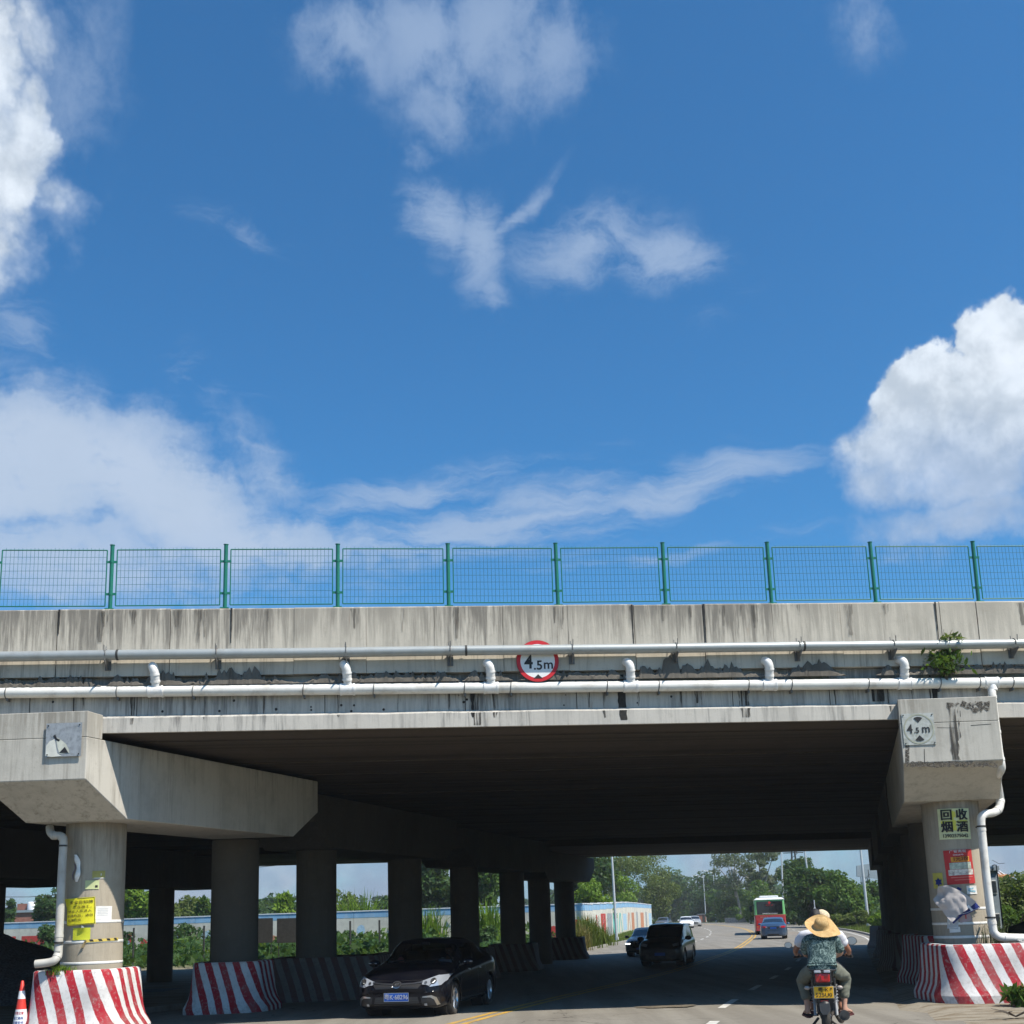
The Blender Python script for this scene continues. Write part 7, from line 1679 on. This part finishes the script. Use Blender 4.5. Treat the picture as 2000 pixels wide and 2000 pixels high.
mb = MB(); mb.tube(smooth_path([(-.12, .62, .84), (-.155, .25, .875), (-.13, .03, .88), (0, -.03, .885), (.13, .03, .88), (.155, .25, .875), (.12, .62, .84)], 5), .012, 8); mb.tube([(-.12, .04, .88), (-.11, .12, .75)], .01, 6); mb.tube([(.12, .04, .88), (.11, .12, .75)], .01, 6); mb.build('grab_rail', M_plastic, bike)
for sd in (1, -1): mb = MB(); mb.box((sd*.055, .03, .868), (.075, .16, .03)); o = mb.build('rack_pad', mat('pale_grey_plastic', (.42, .44, .48), .5), bike); bevel(o, .008)
mb = MB(); mb.box((0, .02, .795), (.17, .10, .105)); o = mb.build('tail_light', M_tail, bike); bevel(o, .022, 3); mb = MB(); mb.box((0, .05, .79), (.21, .10, .15)); q_ = mb.build('tail_housing', M_plastic, bike); bevel(q_, .02)
mb = MB(); mb.box((0, -.045, .795), (.03, .02, .05)); mb.build('bulb', M_redp, o)
mb = MB(); mb.box((0, .05, .66), (.16, .04, .22)); mb.box((0, .12, .62), (.1, .16, .14)); mb.build('plate_bracket', M_plastic, bike)
pl = MB(); pl.box((0, .015, .625), (.236, .006, .146)); plo = pl.build('number_plate', mat('grey_plate_rim', (.45, .42, .30), .5), bike); bevel(plo, .012, 2, 20)
mb = MB(); mb.box((0, .010, .625), (.222, .004, .132)); yp = mb.build('plate_face', mat('yellow_plate', (.78, .42, .01), .45, var=.05), plo)
fP = lambda x, y: Vector((x, .005, .625+y))
put_text('plate_lettering', '粤·K', .058, M_plastic, plo, fP, .012, sx=1.15, center=(-.005, .028)); put_text('plate_lettering', '525U0', .064, M_plastic, plo, fP, .010, sx=1.12, center=(0, -.032))
mb = MB(); mb.box((.088, .004, .668), (.018, .003, .018)); mb.build('plate_mark', M_plastic, plo)
mb = MB(); mb.box((0, .03, .515), (.09, .02, .035)); mb.build('reflector', M_tail, bike)
# rear mudguard, flap, shocks, exhaust, stands
mb = MB(); K = 14; vs = []
for k in range(K+1):
    a = R(25+48*k/K); 
    for j, (x, dr) in enumerate(((-.06, -.02), (-.05, .0), (0, .01), (.05, .0), (.06, -.02))): vs.append((x, .30-(.345+dr)*math.sin(a-R(0))*1.0 if False else .30-(.35+dr)*math.sin(a), .30+(.35+dr)*math.cos(a)))
mb.add(vs, [(k*5+j, (k+1)*5+j, (k+1)*5+j+1, k*5+j+1) for k in range(K) for j in range(4)], 0, True); mb.build('mudguard', M_plastic, bike)
mb = MB(); mb.prism([(-.06, -.055, .50), (.06, -.055, .50), (.055, -.06, .42), (.03, -.06, .37), (-.03, -.06, .37), (-.055, -.06, .42)], (0, .012, 0)); mb.build('mud_flap', M_bgrey, bike)
for sd in (1, -1):
    mb = MB(); mb.tube([(sd*.13, .33, .33), (sd*.125, .42, .52)], .018, 10); mb.tube([(sd*.125, .42, .50), (sd*.12, .46, .72)], .026, 10); sh = mb.build('shock_absorber', M_shock, bike)
    mb = MB(); mb.tube([(sd*.126+.030*math.cos(t), .415+.03*math.sin(t)+.0*t, .46+.006*t) for t in np.linspace(0, 40, 160)], .005, 5); mb.build('spring', M_shock, sh)
    mb = MB(); mb.tube([(sd*.08, .1, .68), (sd*.17, .08, .675)], .008, 6); mb.ball((sd*.19, .07, .675), (.036, .03, .024)); mb.build('indicator', mat('smoked_amber_lens', (.35, .30, .27), .3), bike)
    mb = MB(); mb.tube([(sd*.05, .30, .31), (sd*.09, .95, .36)], .02, 8); mb.build('swing_arm', M_bikeblk, bike)
    mb = MB(); mb.tube([(sd*.10, .72, .31), (sd*.25, .72, .30)], .016, 8); mb.tube([(sd*.17, .72, .30), (sd*.26, .72, .30)], .024, 8); mb.build('footrest', M_plastic, bike)
mb = MB(); mb.tube(smooth_path([(.1, 1.1, .3), (.16, .85, .22), (.19, .6, .26), (.20, .35, .31)], 4), .028, 10); mb.tube([(.20, .42, .30), (.215, .10, .345), (.22, -.02, .36)], [.045, .058, .058], 16); ex = mb.build('exhaust', M_exh, bike); mb = MB(); mb.tube([(.22, -.015, .36), (.22, -.06, .365)], .03, 12); mb.tube([(.22, -.022, .36), (.22, -.03, .361)], .061, 16); mb.build('exhaust_tip', M_dark, ex)
mb = MB(); mb.tube([(-.1, .6, .28), (-.24, .50, .12)], .016, 6); mb.tube([(.05, .55, .25), (.16, .4, .17)], .014, 6); mb.build('stand', M_dark, bike)
# front: fork, handlebar, mirrors
mb = MB(); 
for sd in (1, -1): mb.tube([(sd*.08, 1.52, .29), (sd*.08, 1.32, .95)], .02, 8)
mb.build('fork', M_chrome, bike); mb = MB(); mb.tube(smooth_path([(-.36, 1.12, 1.0), (-.22, 1.2, 1.02), (0, 1.28, .98), (.22, 1.2, 1.02), (.36, 1.12, 1.0)], 4), .012, 8); hb = mb.build('handlebar', M_chrome, bike)
mb = MB(); mb.ball((0, 1.42, .88), (.12, .08, .11)); mb.build('headlamp', M_bikeblk, bike)
for sd in (1, -1):
    mb = MB(); mb.tube([(sd*.37, 1.10, 1.0), (sd*.25, 1.18, 1.015)], .018, 10); mb.build('grip', M_plastic, bike)
    mc_ = Vector((sd*(.375 if sd > 0 else .43), 1.20, 1.19 if sd > 0 else 1.155)); rr_ = .066 if sd > 0 else .05
    mb = MB(); mb.tube(smooth_path([(sd*.24, 1.2, 1.02), (sd*.30, 1.22, 1.10), mc_+Vector((0, .02, -.03))], 4), .007, 6); ma = mb.build('mirror_arm', M_plastic, bike)
    mb = MB(); mb.lathe([(0, .022), (rr_*.7, .018), (rr_, .0), (rr_, -.006), (rr_*.94, -.008)], seg=28, axis='y', sy=.82); mh = mb.build('mirror', M_plastic, ma); mh.location = mc_
    mb = MB(); mb.lathe([(0, -.005), (rr_*.9, -.005)], seg=24, axis='y', sy=.82); mb.build('mirror_glass', M_chrome, ma, loc=mc_)

def local_thing(name, label, cat, z=0): t = thing(name, label, cat, MC, MYAW); return t
# passenger
pas = local_thing('person', 'passenger in teal patterned shirt and grey-green trousers riding pillion', 'person')
def rider(t, pel, chest, neck, head, sh, elbow, wrist, hip, knee, ankle, toe, skin_, shirt, trous, fem=True, sleeve=.7, hands=True, girth=1.0, grip=None, cuff=.86):
    N_ = {}; E_ = []
    pel, chest, neck, head = [Vector(q_) for q_ in (pel, chest, neck, head)]; sh, elbow, wrist, hip, knee, ankle, toe = [[Vector(q_) for q_ in l] for l in (sh, elbow, wrist, hip, knee, ankle, toe)]
    N_['pelvis'] = (pel, (.125*girth, .105)); mid = (Vector(pel)+Vector(chest))/2; N_['waist'] = (mid, (.120*girth, .10)); N_['chest'] = (chest, (.135*girth, .10)); N_['collar'] = ((Vector(chest)*.35+Vector(neck)*.65), (.085, .07)); N_['neck'] = (neck, .05); N_['skull'] = (head, .06)
    E_ += [('pelvis', 'waist'), ('waist', 'chest'), ('chest', 'collar'), ('collar', 'neck'), ('neck', 'skull')]
    for i, sd in enumerate((-1, 1)):
        p = 'LR'[i]
        N_[p+'sh'] = (sh[i], .052); N_[p+'elbow'] = (elbow[i], .038); N_[p+'wrist'] = (wrist[i], .025); E_ += [('collar', p+'sh'), (p+'sh', p+'elbow'), (p+'elbow', p+'wrist')]
        N_[p+'hip'] = (hip[i], .085); N_[p+'knee'] = (knee[i], .058); N_[p+'calf'] = ((Vector(knee[i])*.65+Vector(ankle[i])*.35), .050); N_[p+'ankle'] = (ankle[i], .032); N_[p+'heel'] = (Vector(ankle[i])+Vector((0, -.03, -.05)), .028); N_[p+'toe'] = (toe[i], (.034, .018))
        E_ += [('pelvis', p+'hip'), (p+'hip', p+'knee'), (p+'knee', p+'calf'), (p+'calf', p+'ankle'), (p+'ankle', p+'heel'), (p+'ankle', p+'toe')]
    base = dict(N_); be = list(E_)
    for i, sd in enumerate((-1, 1)):
        p = 'LR'[i]; d = (Vector(wrist[i])-Vector(elbow[i])).normalized(); dn = Vector((0, .15, -1)) if grip is None else Vector(grip[0]); 
        hand(N_, E_, p, wrist[i], d if grip is None else grip[1], dn, Vector((-sd, 0, .1)))
    body = skin('body', N_, E_, skin_, t, 'pelvis')
    # shirt
    S = {k: (base[k][0], base[k][1]) for k in ('pelvis', 'waist', 'chest', 'collar')}; gr = 1.16
    S = {k: (v[0], (v[1][0]*gr, v[1][1]*gr)) for k, v in S.items()}; S['waist'] = (S['waist'][0], (S['waist'][1][0]*1.2, S['waist'][1][1]*1.15)); S['hem'] = (Vector(pel)+Vector((0, -.02, -.075)), (.188*girth, .15)); S['pelvis'] = (pel, (.158*girth, .135)); S['hem2'] = (Vector(pel)+Vector((0, -.0, -.12)), (.14*girth, .11)); SE = [('hem2', 'hem'), ('hem', 'pelvis'), ('pelvis', 'waist'), ('waist', 'chest'), ('chest', 'collar')]
    for i in (0, 1):
        p = 'LR'[i]; S[p+'sh'] = (sh[i], .070); e = Vector(sh[i])*(1-sleeve)+Vector(elbow[i])*sleeve; S[p+'slm'] = ((Vector(sh[i])+e)/2, .068); S[p+'sl'] = (e, .066); SE += [('collar', p+'sh'), (p+'sh', p+'slm'), (p+'slm', p+'sl')]
    skin('shirt', S, SE, shirt, t, 'waist')
    T2 = {'pelvis': (base['pelvis'][0]+Vector((0, .03, -.04)), (.105*girth, .09))}; TE = []
    for i in (0, 1):
        p = 'LR'[i]; T2[p+'hip'] = (hip[i], .100); T2[p+'th'] = ((Vector(hip[i])+Vector(knee[i]))/2, .092); T2[p+'knee'] = (knee[i], .078); c_ = Vector(knee[i])*(1-cuff)+Vector(ankle[i])*cuff; T2[p+'mid'] = ((Vector(knee[i])+c_)/2, .068); T2[p+'cuff'] = (c_, .056); TE += [('pelvis', p+'hip'), (p+'hip', p+'th'), (p+'th', p+'knee'), (p+'knee', p+'mid'), (p+'mid', p+'cuff')]
    skin('trousers', T2, TE, trous, t, 'pelvis')
    for i in (0, 1):
        a = Vector(ankle[i])+Vector((0, -.045, -.085)); b = Vector(toe[i])+Vector((0, .03, -.025)); m_ = (a+b)/2; d = (b-a).normalized(); s_ = d.cross(Vector((0, 0, 1))).normalized(); mb = MB()
        out = [a-s_*.028, a-d*.02, a+s_*.028, m_+s_*.035, b+s_*.042-d*.02, b+d*.015, b-s_*.042-d*.02, m_-s_*.033]; mb.prism([q_-Vector((0, 0, .012)) for q_ in out], (0, 0, .022)); sd_ = mb.build('sandal', M_sandal, t)
        mb = MB(); mb.tube(smooth_path([b-d*.05+s_*.042, b-d*.05+Vector((0, 0, .05)), b-d*.05-s_*.042], 4), .012, 6); mb.build('strap', M_sandal, sd_)
    return body
rider(pas, (0, .34, .93), (.0, .40, 1.17), (.0, .44, 1.31), (0, .45, 1.40), [(-.165, .41, 1.235), (.175, .41, 1.235)], [(-.205, .60, 1.05), (.235, .55, 1.06)], [(-.12, .80, 1.02), (.12, .80, 1.0)],
      [(-.11, .36, .885), (.115, .36, .885)], [(-.27, .74, .74), (.26, .74, .76)], [(-.215, .66, .375), (.215, .66, .385)], [(-.27, .80, .33), (.30, .79, .335)], M_skin2, M_shirt, M_trous, girth=1.06, sleeve=.92, cuff=.70)
head_mesh(pas, (.02, .47, 1.345), (0, 1), M_skin2, True, .95)
# straw hat: wavy brim, tilted back and to the right
hat = local_thing('straw_hat', 'wide straw sun hat with drooping brim on the pillion passenger', 'hat')
def straw():
    mt = bpy.data.materials.new('woven_straw'); mt.use_nodes = True; T = NT(mt.node_tree); uv = T.n('ShaderNodeUVMap', uv_map='UVMap').outputs[0]; u, v, _ = T.n('ShaderNodeSeparateXYZ', {0: uv}).outputs
    tc = T.n('ShaderNodeTexCoord').outputs['Object']; w = T.m('SINE', T.m('MULTIPLY', v, 420)); n = T.noise(tc, 22, 6, .7); w2 = T.m('SINE', T.m('MULTIPLY', u, 900)); k = T.m('ADD', T.m('MULTIPLY', T.m('MULTIPLY', w, w2), .25), n)
    base = T.mix(T.mr(k, .25, .8), (.42, .24, .08), (.62, .44, .20)); base = T.mix(T.mr(T.noise(tc, 9, 5, .6), .55, .75, 0, .5), base, (.36, .19, .06))
    b = T.n('ShaderNodeBsdfPrincipled', {'Base Color': base, 'Roughness': .75}); T.t.links.new(T.n('ShaderNodeBump', {'Height': T.m('ADD', w, T.m('MULTIPLY', w2, .5)), 'Strength': .4, 'Distance': .003}).outputs[0], b.inputs['Normal']); T.n('ShaderNodeOutputMaterial', {0: b.outputs[0]}); return mt
M_straw = straw()
def make_hat(root, M, r0=.092, rb=.205, hc=.11, seed=0, mt=M_straw):
    K = 56; prof = [(.0, hc), (.035, hc+.002), (.065, hc-.008), (.083, hc-.035), (.090, hc*.45), (r0, .012), (r0+.012, .002), (.13, -.002), (.165, -.006), (.19, -.008), (rb, -.006)]
    def build(name, rows, mt_):
        bm = bmesh.new(); uvl = bm.loops.layers.uv.new('UVMap'); G = []
        for i, (r, z) in rows:
            row = []
            for k in range(K):
                a = 2*math.pi*k/K; x, y = r*math.cos(a), r*math.sin(a)*1.0; zz = z; e = max(0, (r-.1)/(rb-.1))
                zz += e*e*(.050*math.cos(a-math.pi)-.016*math.cos(2*a)-.018*math.sin(3*a+.6)+.012*math.sin(a)); x += e*.028*max(0, math.cos(a+.4))**3
                zz += .004*noise.noise(Vector((x*14, y*14, seed))); row.append(bm.verts.new((x, y, zz)))
            G.append((row, i))
        for (a_, va), (b_, vb) in zip(G[:-1], G[1:]):
            for k in range(K):
                k2 = (k+1) % K
                try: f = bm.faces.new((a_[k], a_[k2], b_[k2], b_[k]))
                except ValueError: continue
                f.smooth = True
                for l, (uu, vv) in zip(f.loops, ((k/K, va), ((k+1)/K, va), ((k+1)/K, vb), (k/K, vb))): l[uvl].uv = (uu, vv)
        bmesh.ops.remove_doubles(bm, verts=bm.verts, dist=1e-5); bm.transform(M); me = bpy.data.meshes.new(name); bm.to_mesh(me); bm.free(); return link(name, me, mt_, root)
    acc = [0]
    for a, b in zip(prof[:-1], prof[1:]): acc.append(acc[-1]+math.hypot(b[0]-a[0], b[1]-a[1]))
    rows = list(zip(acc, prof)); build('crown', rows[:7], mt); br = build('brim', rows[6:], mt)
    return br
HM = Matrix.Translation((.03, .41, 1.395)) @ Matrix.Rotation(R(34), 4, 'X') @ Matrix.Rotation(R(4), 4, 'Y') @ Matrix.Rotation(R(0), 4, 'Z')
make_hat(hat, HM)
# driver in front, white shirt
drv = local_thing('person', 'motorcycle driver in a white short-sleeved shirt, arms out to the handlebars', 'person')
rider(drv, (0, .80, .95), (-.01, .80, 1.22), (-.01, .84, 1.365), (-.02, .86, 1.44), [(-.215, .83, 1.285), (.215, .83, 1.285)], [(-.335, .92, 1.09), (.33, .92, 1.08)], [(-.325, 1.05, 1.035), (.325, 1.06, 1.03)],
      [(-.11, .82, .90), (.11, .82, .90)], [(-.24, 1.12, .74), (.24, 1.12, .74)], [(-.17, .98, .40), (.17, .98, .40)], [(-.18, 1.12, .34), (.18, 1.12, .34)], M_skin, M_wshirt, M_dktr, girth=1.1, sleeve=.72, grip=((0, .2, -1), Vector((0, 1, .05))), cuff=.9)
head_mesh(drv, (-.045, .90, 1.485), (0, 1), M_skin, True, 1.0)
cap = local_thing('cloth_cap', 'cream and brown cap tipped to the right above the straw hat', 'hat')
CM = Matrix.Translation((.055, .92, 1.535)) @ Matrix.Rotation(R(35), 4, 'Y') @ Matrix.Rotation(R(20), 4, 'X'); mb = MB(); mb.ball((0, 0, 0), (.085, .10, .05), 20, 12); me = mb.mesh('crown'); me.transform(CM)
link('crown', me, mat('cream_cloth', (.55, .45, .30), .85, var=.15, vscale=20, dirt=(.16, .08, .05), dscale=18, damt=.6), cap); mb = MB(); mb.lathe([(.0, -.03), (.08, -.035), (.12, -.02), (.10, -.012)], seg=24); me = mb.mesh('brim'); me.transform(CM); link('brim', me, mat('brown_cloth', (.14, .06, .04), .85, var=.3, vscale=20), cap)
# saloon driver
dr = thing('person', 'driver in a pale shirt behind the wheel of the black saloon', 'person', car.location, car.rotation_euler[2])
N_ = {'pelvis': ((-.10, .37, .55), (.15, .12)), 'chest': ((-.04, .37, .88), (.17, .11)), 'collar': ((-.03, .37, 1.02), (.10, .08)), 'neck': ((-.02, .37, 1.10), .05), 'skull': ((-.02, .37, 1.16), .06)}; E_ = [('pelvis', 'chest'), ('chest', 'collar'), ('collar', 'neck'), ('neck', 'skull')]
for i, sd in enumerate((-1, 1)):
    p = 'LR'[i]; N_[p+'sh'] = ((-.03, .37+sd*.17, 1.0), .055); N_[p+'elbow'] = ((.10, .37+sd*.23, .80), .042); N_[p+'wrist'] = ((.30, .37+sd*.17, .95), .028); N_[p+'knee'] = ((.42, .37+sd*.12, .58), .07); N_[p+'foot'] = ((.8, .37+sd*.1, .36), .045)
    E_ += [('collar', p+'sh'), (p+'sh', p+'elbow'), (p+'elbow', p+'wrist'), ('pelvis', p+'knee'), (p+'knee', p+'foot')]; hand(N_, E_, p, N_[p+'wrist'][0], (1, 0, .2), (0, 0, -1), (0, -sd, .3), .9)
skin('body', N_, E_, M_skin, dr, 'pelvis', 1)
S = {k: (v[0], (v[1][0]*1.1, v[1][1]*1.1)) for k, v in N_.items() if k in ('pelvis', 'chest', 'collar')}; SE = [('pelvis', 'chest'), ('chest', 'collar')]
for p in 'LR': S[p+'sh'] = (N_[p+'sh'][0], .07); S[p+'sl'] = (Vector(N_[p+'sh'][0])*.3+Vector(N_[p+'elbow'][0])*.7, .06); SE += [('collar', p+'sh'), (p+'sh', p+'sl')]
skin('shirt', S, SE, M_wshirt, dr, 'chest', 1); head_mesh(dr, (.0, .37, 1.20), (1, 0), M_skin, True, .95)

# ------------------------------------------------------------------ dusty summer air
hz = MB(); hz.box((0, 0, 11.25), (1780, 1780, 25.5)); hm = bpy.data.materials.new('dusty_air'); hm.use_nodes = True; T_ = NT(hm.node_tree)
vol = T_.n('ShaderNodeVolumePrincipled', {'Color': (.84, .86, .88, 1), 'Density': .0005, 'Anisotropy': .25}); out = T_.n('ShaderNodeOutputMaterial'); T_.t.links.new(vol.outputs[0], out.inputs['Volume'])
tag(hz.build('haze', hm), kind='stuff')
